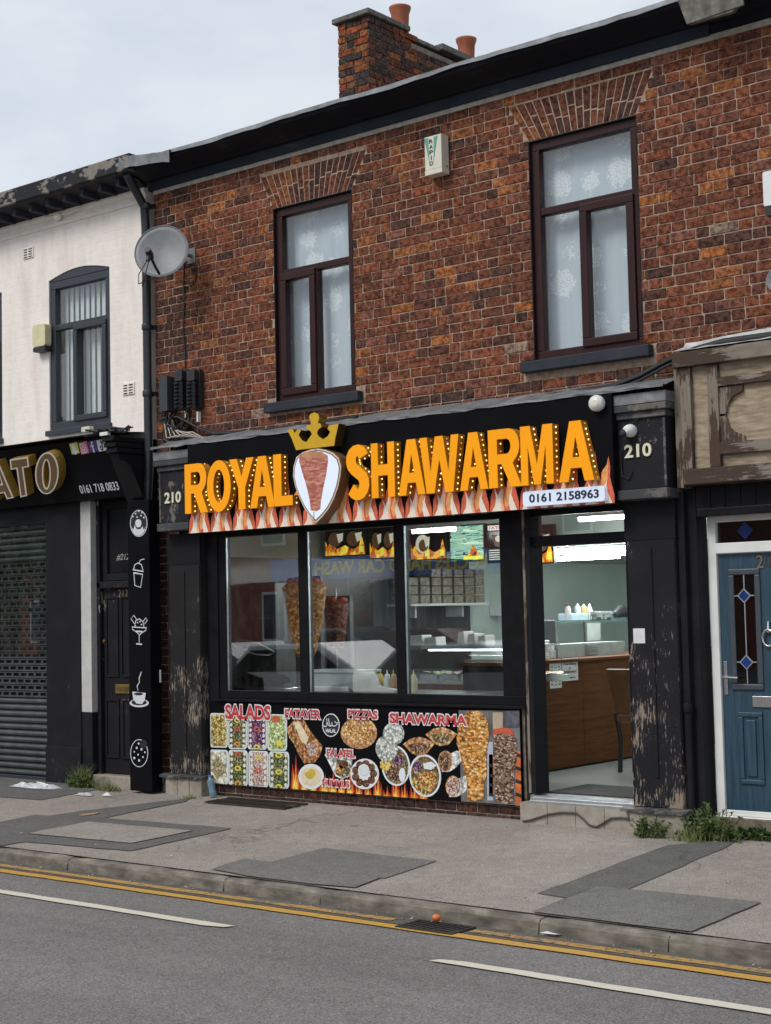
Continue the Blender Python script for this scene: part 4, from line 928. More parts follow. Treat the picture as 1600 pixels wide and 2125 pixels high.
cream2 = [(.72,0),(.66,.14),(.70,.30),(.80,.44),(.76,.30),(.84,.16),(.94,.0)]
amber = [(.56,.06),(.50,.24),(.60,.42),(.66,.62),(.80,.72),(.84,.84),(.84,.62),(.80,.40),(.70,.22),(.64,.08)]
for i in range(nt_):
    x0 = sx0+.004+tw*i; sc_ = 1+.06*math.sin(i*2.1)
    tr = lambda pl, dx=0: [(x0+tw*(.01+.98*min(1,max(0,p[0]+dx))), sz0+.003+fh*p[1]*sc_) for p in pl]
    t = MB().prism(tr(base), YS-.003, YS-.0005).build('flame', M_fl[0], sg)
    MB().prism(tr(amber), YS-.0042, YS-.0031).build('tongue', M_fl[3], t)
    MB().prism(tr(peach), YS-.0052, YS-.0043).build('tongue', M_fl[1], t)
    MB().prism(tr(cream), YS-.0062, YS-.0053).prism(tr(cream2), YS-.0062, YS-.0053).build('tongue', M_fl[2], t)
# lit shield with a picture of stacked meat
YH = YS-.115
shp = [(608,988),(609,968),(615,948),(628,938),(645,932),(660,930),(677,933),(692,939),(704,950),(709,968),(707,990),(702,1012),(694,1035),(683,1056),(671,1072),(656,1087),(643,1072),(631,1054),(621,1033),(613,1011)]
sp_ = [U(*p, YH) for p in shp]; ccx = sum(p[0] for p in sp_)/len(sp_); ccz = sum(p[1] for p in sp_)/len(sp_)
def shr(k): return [(ccx+(p[0]-ccx)*k, ccz+(p[1]-ccz)*k) for p in sp_]
sh = MB().prism(shr(1.0), YH, YS-.001).build('shield', plain('bronze_edge', (.20,.10,.05), .4, var=.1), sg)
MB().prism(shr(.985), YH-.004, YH-.0005).build('cream_rim', plain('rim_cream', (.70,.58,.42), .4, var=.05), sh)
MB().prism(shr(.94), YH-.006, YH-.0045).build('brown_rim', plain('rim_brown', (.16,.06,.035), .4, var=.05), sh)
MB().prism(shr(.91), YH-.008, YH-.0065).build('lit_face', plain('lit_white', (.66,.72,.86), .4, var=.03, emit=.25), sh)
mpx = [(622,944),(634,938),(650,937),(668,938),(680,945),(681,956),(677,985),(671,1012),(666,1040),(665,1056),(657,1061),(645,1059),(643,1040),(637,1012),(628,982),(621,958)]
MB().prism([U(*p, YH-.008) for p in mpx], YH-.0095, YH-.0085).build('meat_picture', mottled('meat_print', [(.25,(.20,.035,.025)),(.45,(.42,.12,.08)),(.62,(.60,.27,.19)),(.8,(.72,.46,.34))], 1.0, .5, (14,14,55), 0, detail=4), sh)
MB().prism([U(*p, YH-.0095) for p in [(624,946),(636,938),(652,936),(668,938),(679,946),(668,953),(655,950),(640,953)]], YH-.0105, YH-.010).build('meat_top', plain('bun_print', (.52,.24,.13), .5, var=.2), sh)
MB().box(*sum(([a, b] for a, b in ((U(656,935,YH)[0]-.004, U(656,935,YH)[0]+.004), (YH-.010, YH-.0085), (U(656,937,YH)[1], U(656,931,YH)[1]))), [])).build('skewer', M_steel, sh)
MB().box(U(653,1070,YH)[0]-.004, U(653,1070,YH)[0]+.004, YH-.010, YH-.0085, U(653,1080,YH)[1], U(653,1062,YH)[1]).build('skewer', M_steel, sh)
YCR = YS-.10
crn = [(615,934),(606,910),(597,893),(607,890),(612,899),(618,891),(625,893),(620,903),(627,914),(636,918),(643,908),(648,901),(645,895),(636,888),(637,882),(645,882),(646,876),(642,866),(645,859),(653,856),(661,860),(663,868),(660,877),(666,880),(668,886),(661,891),(658,899),(662,906),(671,912),(681,905),(686,896),(680,890),(684,882),(693,881),(703,879),(700,893),(696,910),(694,925)]
cp = [U(*p, YCR) for p in crn]
cr = MB().prism(cp, YCR-.004, YCR).build('crown', plain('crown_yellow', (.62,.36,.012), .38, var=.05), sg)
MB().prism(cp, YCR+.0005, YS+.0).build('return', plain('mirror_gold', (.42,.30,.08), .18, .9, var=.2, scale=20), cr)
# lit telephone plate
YT = YS-.05; q0 = U(1085,1036,YT); q1 = U(1255,1027,YT); zt_ = (U(1090,1018,YT)[1]+U(1250,1010,YT)[1])/2; zb_ = (U(1090,1052,YT)[1]+U(1250,1039,YT)[1])/2
tp = MB().prism(rrect(q0[0], q1[0], zb_, zt_, .025), YT, YS-.007).build('phone_plate', plain('lit_plate', (.62,.68,.80), .4, var=.03, emit=.22), sg)
text('0161 2158963', q0[0]+.06, q1[0]-.05, zb_+.026, zt_-.022, YT-.0005, .003, .022).build('phone_number', plain('navy_print', (.012,.018,.05), .4, var=.05), tp)
# ================================================================== printed menu board under the window
YM = -.058
mb_ = thing('menu_board', 'printed food board under the shop window lettered SALADS, FATAYER, PIZZAS, SHAWARMA', 'menu board', (2.8, YM, .2))
mx0, mx1 = U(437,1550,YM)[0], U(1081,1570,YM)[0]; mz0 = (U(437,1627,YM)[1]+U(1083,1671,YM)[1])/2; mz1 = (U(440,1456,YM)[1]+U(1080,1470,YM)[1])/2
MB().box(mx0, mx1, YM, YM+.03, mz0, mz1).build('panel', M_sign_black, mb_, .002)
def c5(x, y): return U(420+.225*x, 1440+.225*y, YM)
def c6(x, y): return U(760+.2125*x, 1440+.2125*y, YM)
_lv = [0]
def flat(name, pts, mat, lv, parent=mb_):
    y = YM-.0012*lv; pts = [(min(mx1-.002, max(mx0+.002, p[0])), min(mz1-.002, max(mz0+.002, p[1]))) for p in pts]
    return MB().prism(pts, y, y+.0011).build(name, mat, parent)
def ell(f, cx, cy, rx, ry, n=22, rot=0, a0=0, a1=360):
    o = []
    for k in range(n):
        a = R(a0+(a1-a0)*k/n); x, y = rx*math.cos(a), ry*math.sin(a); o.append(f(cx+x*math.cos(rot)-y*math.sin(rot), cy+x*math.sin(rot)+y*math.cos(rot)))
    return o
PR = lambda n, c, v=.15, s=40: plain(n, c, .4, var=v, scale=s)
m_tray = PR('print_white', (.66,.70,.70), .05); m_plate = PR('print_plate', (.72,.74,.76), .05)
def food(n, cols, scale=55, st=(1,1,1)):
    # chopped pieces: a cell pattern with a colour per cell and dark gaps between
    if n in _cache: return _cache[n]
    m, nt, bs = new_mat(n); v = coords(nt, st); d = N(nt, 'VectorMath', operation='MULTIPLY_ADD'); n1 = N(nt, 'TexNoise'); n1.inputs['Scale'].default_value = scale*.5; n1.inputs['Detail'].default_value = 3; L(nt, v, n1.inputs['Vector'])
    L(nt, n1.outputs['Color'], d.inputs[0]); d.inputs[1].default_value = (.03,.03,.03); L(nt, v, d.inputs[2])
    vo = N(nt, 'TexVoronoi'); vo.inputs['Scale'].default_value = scale*1.15; L(nt, d.outputs[0], vo.inputs['Vector']); sc_ = N(nt, 'SeparateColor'); L(nt, vo.outputs['Color'], sc_.inputs[0])
    k = len(cols); c = ramp(nt, sc_.outputs[0], [(.08+.84*i/(k-1), x) for i, x in enumerate(cols)])
    c = mixc(nt, 1.0, c, ramp(nt, vo.outputs['Distance'], [(.25, (1.5,1.46,1.4)), (.55, g(.95)), (.8, g(.40))]), 'MULTIPLY')
    c = mixc(nt, ramp(nt, noise(nt, v, scale*2.2, 4), [(.4, (0,0,0)), (.7, g(.6))]), c, mixc(nt, 1.0, c, g(.45), 'MULTIPLY'))
    L(nt, c, bs.inputs['Base Color']); bs.inputs['Roughness'].default_value = .35; _cache[n] = m; return m
F = dict(pasta=food('print_pasta', [(.20,.13,.02),(.55,.40,.09),(.75,.66,.38),(.35,.22,.03)], 45),
 green=food('print_tabbouleh', [(.015,.022,.008),(.05,.085,.02),(.12,.15,.04),(.45,.40,.25)], 75),
 purple=food('print_cabbage', [(.03,.008,.03),(.10,.025,.09),(.20,.06,.16),(.45,.30,.40)], 70),
 lettuce=food('print_lettuce', [(.18,.28,.06),(.38,.48,.16),(.60,.66,.34),(.72,.74,.52)], 50),
 yog=food('print_yogurt', [(.62,.62,.52),(.70,.70,.62),(.66,.62,.46)], 20),
 grain=food('print_grain', [(.18,.06,.04),(.45,.24,.20),(.66,.52,.48),(.74,.68,.64)], 90),
 crust=food('print_crust', [(.34,.14,.05),(.56,.30,.13),(.70,.46,.24)], 28),
 pizza=food('print_pizza', [(.40,.12,.03),(.66,.38,.09),(.74,.52,.20),(.50,.14,.10),(.78,.66,.38)], 55),
 meat=food('print_meat', [(.03,.013,.008),(.12,.05,.025),(.26,.13,.07),(.50,.36,.26)], 70),
 chick=food('print_chicken', [(.16,.05,.012),(.42,.17,.04),(.62,.32,.08),(.74,.50,.22)], 60),
 wrapf=food('print_filling', [(.05,.08,.02),(.22,.06,.03),(.12,.17,.05),(.55,.42,.32)], 60),
 paper=food('print_paper', [(.58,.60,.58),(.72,.74,.72)], 25), pita=food('print_pita', [(.30,.32,.30),(.55,.58,.54),(.66,.68,.64)], 35),
 flame=food('print_fire', [(.30,.03,.01),(.68,.20,.02),(.85,.45,.06),(.55,.10,.02)], 1.2, (14,14,5)),
 fry=food('print_fries', [(.60,.38,.06),(.78,.58,.16),(.80,.66,.28)], 50), bbq=food('print_bbq', [(.22,.07,.02),(.44,.20,.07),(.62,.38,.18)], 40))
m_or = PR('print_orange', (.70,.30,.05)); m_tom = PR('print_tomato', (.55,.10,.05)); m_on = PR('print_onion', (.70,.70,.60)); m_yl = PR('print_yellow', (.72,.60,.08)); m_hum = PR('print_hummus', (.72,.62,.42)); m_oil = PR('print_oil', (.58,.40,.06)); m_fal = food('print_falafel', [(.05,.02,.012),(.15,.065,.03),(.26,.13,.06)], 80); m_blk = PR('print_black', (.02,.02,.02)); m_grn = PR('print_herb', (.12,.22,.05))
# flames at the foot of the print: red, orange and yellow tongues
rf2 = random.Random(8); FL = [PR('fire_red', (.40,.035,.012), .4, 30), PR('fire_orange', (.78,.24,.02), .35, 30), PR('fire_yellow', (.88,.60,.12), .25, 30)]
for i in range(15):
    xa = 815+i*84; w_ = 92+rf2.uniform(-15,25); f = lambda x, y: U(420+.225*x, 1440+.225*y, YM); yb = 880+(xa-800)*.155; h = rf2.uniform(150,330)
    for lv, (k, mt) in enumerate(((1, FL[0]), (.74, FL[1]), (.46, FL[2]))):
        c_ = xa+w_*.5; hw = w_*.5*k; hh = h*k; o = [(c_-hw, yb+70), (c_+hw, yb+70), (c_+hw*1.02, yb-hh*.25), (c_+hw*.6, yb-hh*.62), (c_+hw*.55, yb-hh*.30), (c_+hw*.12, yb-hh*1.0), (c_-hw*.2, yb-hh*.42), (c_-hw*.62, yb-hh*.75), (c_-hw*.9, yb-hh*.25)]
        flat('flame', [f(*p) for p in o], mt, 1+.25*lv)
# salad trays
def tray(x0, x1, y0, y1, fill, deco):
    def q(u, v): return c5(x0+(x1-x0)*u, y0+(y1-y0)*v+ (x1-x0)*u*.03)
    def rr(a, b, c, d, r): return [q(*p) for p in [(u, v) for (u, v) in rrect(a, b, c, d, r, 3)]]
    t = flat('salad_tray', rr(0,1,0,1,.12), m_tray, 2); flat('filling', rr(.07,.93,.04,.96,.12), fill, 3, t)
    rt = random.Random(int(x0+y0))
    if deco:
        for k in range(6):
            v = .10+.16*k
            for u in (.17, .84): flat('onion_slice', [q(u+.07*math.cos(a*.628), v+.055*math.sin(a*.628)) for a in range(10)], m_on, 4, t)
        for v in deco: flat('pepper_ring', [q(.5+.17*math.cos(a*.524), v+.075*math.sin(a*.524)) for a in range(12)], rt.choice([m_or, m_tom, m_yl]), 5, t); flat('pepper_core', [q(.5+.08*math.cos(a*.524), v+.035*math.sin(a*.524)) for a in range(12)], fill, 6, t)
    return t, q
tray(70,236,175,492,F['pasta'],None); tray(240,412,205,507,F['green'],(.12,.38,.84)); tray(416,597,205,510,F['purple'],(.38,.92)); 
t, q = tray(600,782,185,522,F['lettuce'],None); flat('tomato', [q(.45+.2*math.cos(a*.524), .13+.1*math.sin(a*.524)) for a in range(12)], m_tom, 4, t); flat('pepper_ring', [q(.62+.16*math.cos(a*.524), .80+.08*math.sin(a*.524)) for a in range(12)], m_yl, 4, t)
t, q = tray(66,240,512,835,F['yog'],None); flat('topping', [q(.5+.36*(1+.25*math.sin(a*2.1))*math.cos(a*.392), .52+.27*(1+.25*math.sin(a*1.7))*math.sin(a*.392)) for a in range(16)], food('print_nuts', [(.10,.12,.03),(.35,.24,.10),(.66,.60,.42)], 80), 4, t)
tray(242,420,515,850,F['green'],(.12,.5,.92)); tray(426,611,522,858,F['grain'],(.18,.55)); tray(615,802,528,870,F['green'],(.1,.55,.95))
# flatbreads, pizza, plates
fa = flat('flatbread', [c5(*p) for p in ((780,320),(850,235),(930,228),(985,320),(1040,400),(1110,480),(1090,560),(1040,630),(940,640),(890,560),(850,470),(800,400))], F['bbq'], 2)
flat('cheese', [c5(*p) for p in ((845,265),(890,250),(940,330),(980,410),(960,470),(910,430),(880,350))], m_hum, 3, fa); flat('meat', [c5(*p) for p in ((960,470),(1010,440),(1060,500),(1040,570),(980,570))], F['grain'], 3, fa)
pz = flat('pizza', ell(c5,1445,360,168,148), F['crust'], 2); flat('topping', ell(c5,1440,338,142,110), F['pizza'], 3, pz)
def halal():
    h = flat('halal_mark', ell(c5,1187,288,80,108,28), m_plate, 2); flat('disc', ell(c5,1187,288,72,99,28), m_blk, 3, h)
    def sk(pts, w): 
        o = stroke([c5(*p) for p in pts], w); flat('script', o, m_plate, 4, h)
    for pts, w in (([(1250,262),(1235,292),(1215,298),(1200,290),(1198,262)],.008), ([(1222,252),(1240,268),(1250,284)],.007), ([(1198,290),(1185,298),(1172,270),(1166,226)],.008), ([(1180,298),(1165,290),(1150,250)],.007), ([(1150,226),(1152,280),(1146,300),(1130,302),(1122,286)],.008)): sk(pts, w)
    a = c5(1143,355); b = c5(1235,322); text('HALAL', a[0], b[0], a[1], b[1], YM-.0049, .001, .03).build('lettering', m_plate, h)
halal()
# hummus, falafel
pl = flat('plate', ell(c5,1005,762,118,118), m_plate, 3); flat('hummus', ell(c5,1003,762,92,92), m_hum, 4, pl); flat('oil', [c5(*p) for p in ((945,735),(1000,690),(1040,700),(1045,750),(1015,785),(960,770))], m_oil, 5, pl)
wp = flat('wrap', [c5(*p) for p in ((1130,560),(1150,545),(1390,580),(1380,650),(1360,760),(1290,785),(1230,760))], F['paper'], 2); flat('filling', [c5(*p) for p in ((1240,600),(1330,615),(1375,660),(1350,755),(1280,770),(1232,740))], F['wrapf'], 3, wp); flat('falafel', ell(c5,1300,650,40,40,12), m_fal, 4, wp); flat('falafel', ell(c5,1265,695,38,40,12), F['bbq'], 4, wp)
fp = flat('plate', ell(c5,1500,738,132,142), m_plate, 4)
for k in range(9): flat('falafel', ell(c5,1497+85*math.cos(R(40*k)),735+92*math.sin(R(40*k)),34,36,12), m_fal, 5, fp)
flat('sauce_bowl', ell(c5,1492,700,52,55,16), m_tray, 6, fp)
# shawarma plates, pitas and wraps (second half of the board)
for (cx, cy, r1, r2) in ((270,388,105,112),(203,530,108,130)): flat('pita_bread', ell(c6,cx,cy,r1,r2), F['pita'], 5 if cy > 400 else 3)
for (cx, cy, rx, ry, fill, lv) in ((290,700,140,200,F['meat'],2),(578,798,155,210,F['chick'],3)):
    p = flat('plate', ell(c6,cx,cy,rx,ry,26,-.12), m_plate, lv); flat('salad', ell(c6,cx,cy,rx*.88,ry*.90,26,-.12), F['wrapf'], lv+1, p)
    flat('meat', [c6(cx+x*rx, cy+y*ry) for x, y in ((-.5,.0),(-.1,-.15),(.3,-.2),(.75,-.1),(.6,.55),(.2,.75),(-.3,.6))] if fill is F['chick'] else [c6(cx+x*rx, cy+y*ry) for x, y in ((-.7,.1),(-.2,-.15),(.3,.05),(.35,.55),(.1,.8),(-.4,.6))], fill, lv+2, p)
    if fill is F['chick']:
        rr_ = random.Random(5)
        for k in range(14):
            a = rr_.uniform(-.6,.6)+1.2; x, y = cx-60+rr_.uniform(-60,110), cy+110+rr_.uniform(-60,60); dx, dy = 55*math.cos(a), 55*math.sin(a)
            flat('chip', stroke([c6(x-dx/2, y-dy/2), c6(x+dx/2, y+dy/2)], .012), F['fry'], lv+3+(k%3), p)
        flat('rice', [c6(*q) for q in ((560,680),(640,660),(690,700),(640,740),(570,730))], m_plate, lv+3, p); flat('beetroot', ell(c6,505,705,45,45,12), F['purple'], lv+3, p)
    else:
        flat('chips', [c6(*q) for q in ((140,660),(240,650),(250,690),(205,760),(140,720))], F['fry'], lv+3, p); flat('sauce', ell(c6,355,790,32,70,14), m_plate, lv+3, p); flat('beetroot', ell(c6,320,650,45,50,12), F['purple'], lv+3, p)
for (cx, cy, mm) in ((515,510,F['meat']),(735,415,F['wrapf'])):
    p = flat('pita_pocket', [c6(cx+x, cy+y) for x, y in ((-155,-18),(-80,-75),(10,-92),(80,-70),(155,-25),(120,20),(70,80),(-10,95),(-70,70),(-115,20))], F['crust'], 3); flat('filling', [c6(cx+x, cy+y) for x, y in ((-105,-15),(0,-35),(110,-20),(60,55),(0,70),(-60,50))], mm, 4, p)
for (cx, cy, mm) in ((775,655,F['meat']),(850,900,F['grain'])):
    p = flat('wrap', [c6(cx+x, cy+y) for x, y in ((40,-70),(110,-100),(190,-95),(180,-30),(110,60),(40,105),(-40,105))], F['paper'], 3); q2 = flat('wrap_mouth', ell(c6,cx,cy,72,102,18), F['crust'], 4, p); flat('filling', ell(c6,cx,cy,60,86,18), mm, 5, p)
# photograph strip at the right end: two spits
ph = flat('photo_strip', [c6(*p) for p in ((905,160),(1505,165),(1520,1090),(930,1050))], PR('print_steel', (.16,.15,.15), .5, 6), 2)
for (a, b, c, d, mt) in ((1238,1335,180,350,PR('print_beige', (.45,.36,.25))),(1185,1240,470,1040,PR('print_silver', (.42,.47,.55))),(1460,1520,560,1090,PR('print_ember', (.55,.14,.04), .4, 14)),(1200,1245,590,1000,PR('print_ember', (.55,.14,.04), .4, 14)),(1340,1500,170,330,PR('print_shelf', (.10,.10,.12), .6, 20))): flat('detail', [c6(a,c), c6(b,c), c6(b,d), c6(a,d)], mt, 3, ph)
for k in range(4): flat('burner_bar', [c6(1200,680+k*95), c6(1245,690+k*95), c6(1245,720+k*95), c6(1200,712+k*95)], m_blk, 4, ph); flat('burner_bar', [c6(1460,570+k*130), c6(1520,590+k*130), c6(1520,625+k*130), c6(1460,605+k*130)], m_blk, 4, ph)
def spit(pts, mat, lv):
    o = []; rj = random.Random(len(pts)*5)
    for i in range(len(pts)):
        a, b = pts[i], pts[(i+1)%len(pts)]
        for k in range(4): t = k/4; o.append(c6(a[0]+(b[0]-a[0])*t+rj.uniform(-8,8), a[1]+(b[1]-a[1])*t+rj.uniform(-6,6)))
    return flat('meat_spit', o, mat, lv, ph)
chm = food('print_spit_chicken', [(.30,.09,.015),(.66,.32,.07),(.82,.56,.24),(.48,.17,.03),(.70,.38,.10)], 34, (1,1,1.5)); bfm = food('print_spit_beef', [(.04,.018,.012),(.16,.08,.05),(.34,.22,.15),(.08,.035,.02),(.50,.38,.30)], 44, (1,1,1.5))
spit([(925,240),(1000,170),(1120,165),(1190,260),(1200,420),(1185,600),(1170,800),(1140,1040),(990,1045),(975,800),(930,620),(890,480),(890,360)], chm, 5)
spit([(1250,400),(1320,370),(1430,385),(1480,450),(1470,600),(1455,800),(1440,1070),(1270,1060),(1250,800),(1240,600),(1240,480)], bfm, 5)
flat('tomatoes', [c6(*p) for p in ((1240,400),(1245,345),(1330,330),(1400,335),(1440,370),(1440,405),(1340,385))], m_tom, 6, ph)
# headings: red letters with a white edge
m_hw = PR('heading_white', (.76,.70,.70), .04); m_hr = PR('heading_red', (.50,.045,.05), .06)
for (w_, f, a, b, t, bt) in (('SALADS',c5,218,636,(104,100),(240,232)),('FATAYER',c5,770,1098,(140,150),(218,232)),('PIZZAS',c5,1352,1622,(143,158),(218,236)),('SHAWARMA',c6,235,990,(186,208),(285,312)),('FALAFEL',c5,1155,1412,(505,520),(572,588)),('HUMMUS',c5,1115,1363,(790,800),(848,862))):
    xa, xb = f(a,(t[0]+bt[0])/2)[0], f(b,(t[1]+bt[1])/2)[0]; z1_ = (f(a,t[0])[1]+f(b,t[1])[1])/2; z0_ = (f(a,bt[0])[1]+f(b,bt[1])[1])/2; e = .011
    hd = text(w_, xa-e, xb+e, z0_-e, z1_+e, YM-.0096, .0010, .085).build('heading', m_hw, mb_)
    text(w_, xa, xb, z0_, z1_, YM-.0108, .0010, .035).build('lettering', m_hr, hd)
# ================================================================== inside the shop
FZ = .30; CZ1, CZ2, YBH = 2.68, 2.37, 2.25
M_pale = plain('pale_green_wall', (.58,.68,.62), .6, var=.05, scale=2); M_clad = mottled('dark_tiles', [(.3,(.022,.020,.019)),(.7,(.05,.045,.042))], 5, .35, (1,1,1), .1)
M_ceil = plain('ceiling_tile', (.42,.45,.43), .8, var=.06); M_floor = wood('grey_floor', (.20,.22,.21), (.34,.36,.34), 'y', 1, .35, .05)
struct('shop_floor', MB().box(.42, 6.05, .02, 9, FZ-.05, FZ), M_floor)
struct('shop_wall', MB().box(.36, .44, .1, 9, FZ, 2.9), M_pale); struct('shop_back_wall', MB().box(.36, 6.1, 9, 9.1, FZ, 2.9), M_pale); struct('shop_side_wall', MB().box(6.05, 6.12, .3, 9, FZ, 2.9), M_pale)
clad = struct('wall_cladding', MB().box(.44, .455, .12, 4.9, FZ, 2.36), M_clad)
struct('shop_ceiling', MB().box(.36, 6.1, .1, YBH, CZ1, CZ1+.05), M_ceil)
cl = struct('lower_ceiling', MB().box(.36, 6.1, YBH+.05, 9, CZ2, CZ2+.05), M_ceil)
M_grid = plain('ceiling_grid', (.30,.32,.31), .6)
for i in range(12): MB().box(.45, 6.0, YBH+.4+i*.6, YBH+.425+i*.6, CZ2-.004, CZ2-.0005).build('grid_bar', M_grid, cl)
struct('bulkhead', MB().box(.36, 6.1, YBH, YBH+.048, CZ2-.01, CZ1), M_pale)
M_tube = plain('lit_tube', (.93,.98,1.0), .5, var=0, emit=62)
M_tube_front = plain('lit_tube_front', (.93,.98,1.0), .5, var=0, emit=22)
def tube_light(px, py, z, ln, label, w_=.045, at=None):
    p = GZ(px, py, z) if at is None else Vector(at); t = thing('ceiling_light', label, 'ceiling light', (p.x, p.y, z), 'lit strip lights')
    MB().box(p.x-ln/2-.03, p.x+ln/2+.03, p.y-w_/2-.02, p.y+w_/2+.02, z+.012, z+.05).build('housing', M_white, t)
    MB().box(p.x-ln/2, p.x+ln/2, p.y-w_/2, p.y+w_/2, z-.025, z+.0115).build('diffuser', M_tube if at is None or at[1] > 3 else M_tube_front, t)
tube_light(1210, 1140, 2.33, 1.3, 'lit strip light on the lower ceiling, left one seen through the doorway'); tube_light(1285, 1147, 2.33, 1.3, 'lit strip light on the lower ceiling, right one seen through the doorway')
tube_light(0, 0, 2.33, 1.3, 'added strip light brightening the back of the shop over the prep unit', .045, (2.2, 4.4, 2.33)); tube_light(0, 0, 2.33, 1.3, 'added strip light brightening the customer side behind the right pilaster', .045, (5.1, 5.2, 2.33))  # two extra strip lights, added to brighten the interior walls
_q = U(1272, 1072, 1.7); tube_light(0, 0, _q[1], .9, 'lit strip light seen through the fanlight over the door', .04, (_q[0]+.1, 1.7, _q[1]))
_q = U(900, 1099, 1.5); tube_light(0, 0, _q[1], .5, 'lit strip light above the menu screens behind the right pane', .04, (_q[0], 1.5, _q[1]))
# menu screens hung from the bulkhead
def scr_mat(name, stops, st): 
    m, nt, bs = new_mat(name); f = noise(nt, coords(nt, st), 1, 3); c = ramp(nt, f, stops, 'CONSTANT'); L(nt, c, bs.inputs['Emission Color']); L(nt, c, bs.inputs['Base Color']); bs.inputs['Emission Strength'].default_value = .75; bs.inputs['Roughness'].default_value = .2; return m
S_fire = scr_mat('screen_fire', [(0,(.05,.01,.0)),(.36,(.5,.12,.01)),(.48,(.85,.42,.03)),(.60,(.95,.72,.10)),(.7,(.9,.55,.05))], (12,12,8))
S_list = scr_mat('screen_list', [(0,(.02,.05,.04)),(.42,(.30,.55,.42)),(.55,(.10,.22,.17)),(.60,(.55,.72,.58)),(.72,(.15,.2,.1))], (3,3,34)); S_dark = plain('screen_black', (.012,.010,.010), .15, var=.1)
E_cr = plain('screen_cream', (.75,.72,.58), .4, var=.1, emit=.5); E_br = plain('screen_brown', (.16,.08,.04), .4, var=.3, scale=40, emit=.3); E_ye = plain('screen_yellow', (.82,.80,.08), .4, var=.1, emit=.6); E_gr = plain('screen_green', (.35,.55,.42), .4, var=.1, emit=.5); E_rd = plain('screen_red', (.55,.10,.05), .4, var=.1, emit=.5); E_wh = plain('screen_white', (.8,.8,.76), .4, var=.05, emit=.6)
YSC = 2.16
def screen(pa, pb, top, bot, label, kind):
    x0, x1 = U(pa,(top+bot)/2,YSC)[0], U(pb,(top+bot)/2,YSC)[0]; z1_ = U((pa+pb)/2, top, YSC)[1]; z0_ = U((pa+pb)/2, bot, YSC)[1]
    t = thing('menu_screen', label, 'menu screen', ((x0+x1)/2, YSC, z0_), 'menu screens over the counter'); w_, h_ = x1-x0, z1_-z0_; y = YSC
    MB().box(x0-.012, x1+.012, y, y+.06, z0_-.012, z1_+.012).build('case', M_black_plastic, t, .004); MB().box(x0+.1*w_, x1-.1*w_, y+.06, YBH+.001, z0_+.1, z1_-.02).build('bracket', M_black_plastic, t)
    MB().box(x0, x1, y-.003, y-.0005, z0_, z1_).build('display', S_dark if kind != 'list' else S_list, t)
    fx = lambda u: x0+w_*u; fz = lambda v: z0_+h_*v
    if kind in ('food', 'plate'):
        MB().prism([(fx(0),fz(0)),(fx(1),fz(0)),(fx(1),fz(.25)),(fx(.93),fz(.62)),(fx(.86),fz(.3)),(fx(.7),fz(.2)),(fx(.5),fz(.34)),(fx(.3),fz(.22)),(fx(.12),fz(.45)),(fx(.05),fz(.3)),(fx(0),fz(.5))], y-.006, y-.0035).build('fire', S_fire, t)
        for (u, v, r) in ((.25,.55,.17),(.72,.55,.17)) if kind == 'food' else ((.35,.5,.20),):
            MB().disc(fx(u), fz(v), r*w_, y-.008, y-.0065, 16, r*h_*1.5).build('plate', E_cr if kind == 'plate' else E_br, t); MB().disc(fx(u+.03), fz(v-.06), r*w_*.7, y-.010, y-.0085, 16, r*h_).build('dish', E_br, t)
            MB().prism([(fx(u+.05),fz(v+.18)),(fx(u+.22),fz(v+.22)),(fx(u+.20),fz(v-.05)),(fx(u+.1),fz(v-.12))], y-.012, y-.0105).build('wrap', E_cr, t)
        for u in (.42, .86): MB().box(fx(u), fx(u+.12), y-.010, y-.0085, fz(.08), fz(.28)).build('price', E_ye, t)
    if kind == 'list':
        for k in range(7): MB().box(fx(.04), fx(.38), y-.0055, y-.0035, fz(.90-k*.12), fz(.97-k*.12)).build('line', E_gr, t); MB().box(fx(.45), fx(.96), y-.0055, y-.0035, fz(.91-k*.12), fz(.94-k*.12)).build('line', E_gr, t)
        MB().box(fx(.4), fx(.98), y-.0075, y-.006, fz(.02), fz(.12)).build('price', E_ye, t); MB().prism([(fx(.5),fz(.12)),(fx(.9),fz(.12)),(fx(.8),fz(.3)),(fx(.68),fz(.45)),(fx(.6),fz(.25))], y-.0075, y-.006).build('fire', S_fire, t)
    if kind == 'title':
        MB().box(fx(.03), fx(.97), y-.0055, y-.0035, fz(.85), fz(.98)).build('heading_bar', E_wh, t); text('FATAYER', fx(.08), fx(.92), fz(.875), fz(.955), y-.0056, .0015, .02).build('lettering', E_rd, t)
        MB().prism([(fx(.15),fz(.75)),(fx(.5),fz(.72)),(fx(.95),fz(.78)),(fx(.85),fz(.5)),(fx(.6),fz(.38)),(fx(.3),fz(.42))], y-.0055, y-.0035).build('dish', E_br, t); MB().disc(fx(.45), fz(.62), .14*w_, y-.0075, y-.006, 14, .09*h_).build('dish', E_cr, t)
        for k in range(5): MB().box(fx(.05), fx(.6), y-.0055, y-.0035, fz(.30-k*.06), fz(.33-k*.06)).build('line', E_cr, t)
        MB().box(fx(.6), fx(.97), y-.0055, y-.0035, fz(.02), fz(.2)).build('price', E_ye, t)
screen(676,757,1092,1152,'menu screen with fiery wraps, leftmost behind the middle pane','food'); screen(768,821,1092,1157,'menu screen beside the mullion at the right of the middle pane','food')
screen(853,924,1096,1160,'menu screen showing one plate and a fire behind the right pane','plate'); screen(935,1003,1091,1163,'menu screen with pale green price list behind the right pane','list')
screen(1012,1066,1088,1166,'menu screen headed FATAYER at the edge of the right pane','title'); screen(1074,1146,1092,1168,'menu screen cut by the doorway, nearest to the door','food')
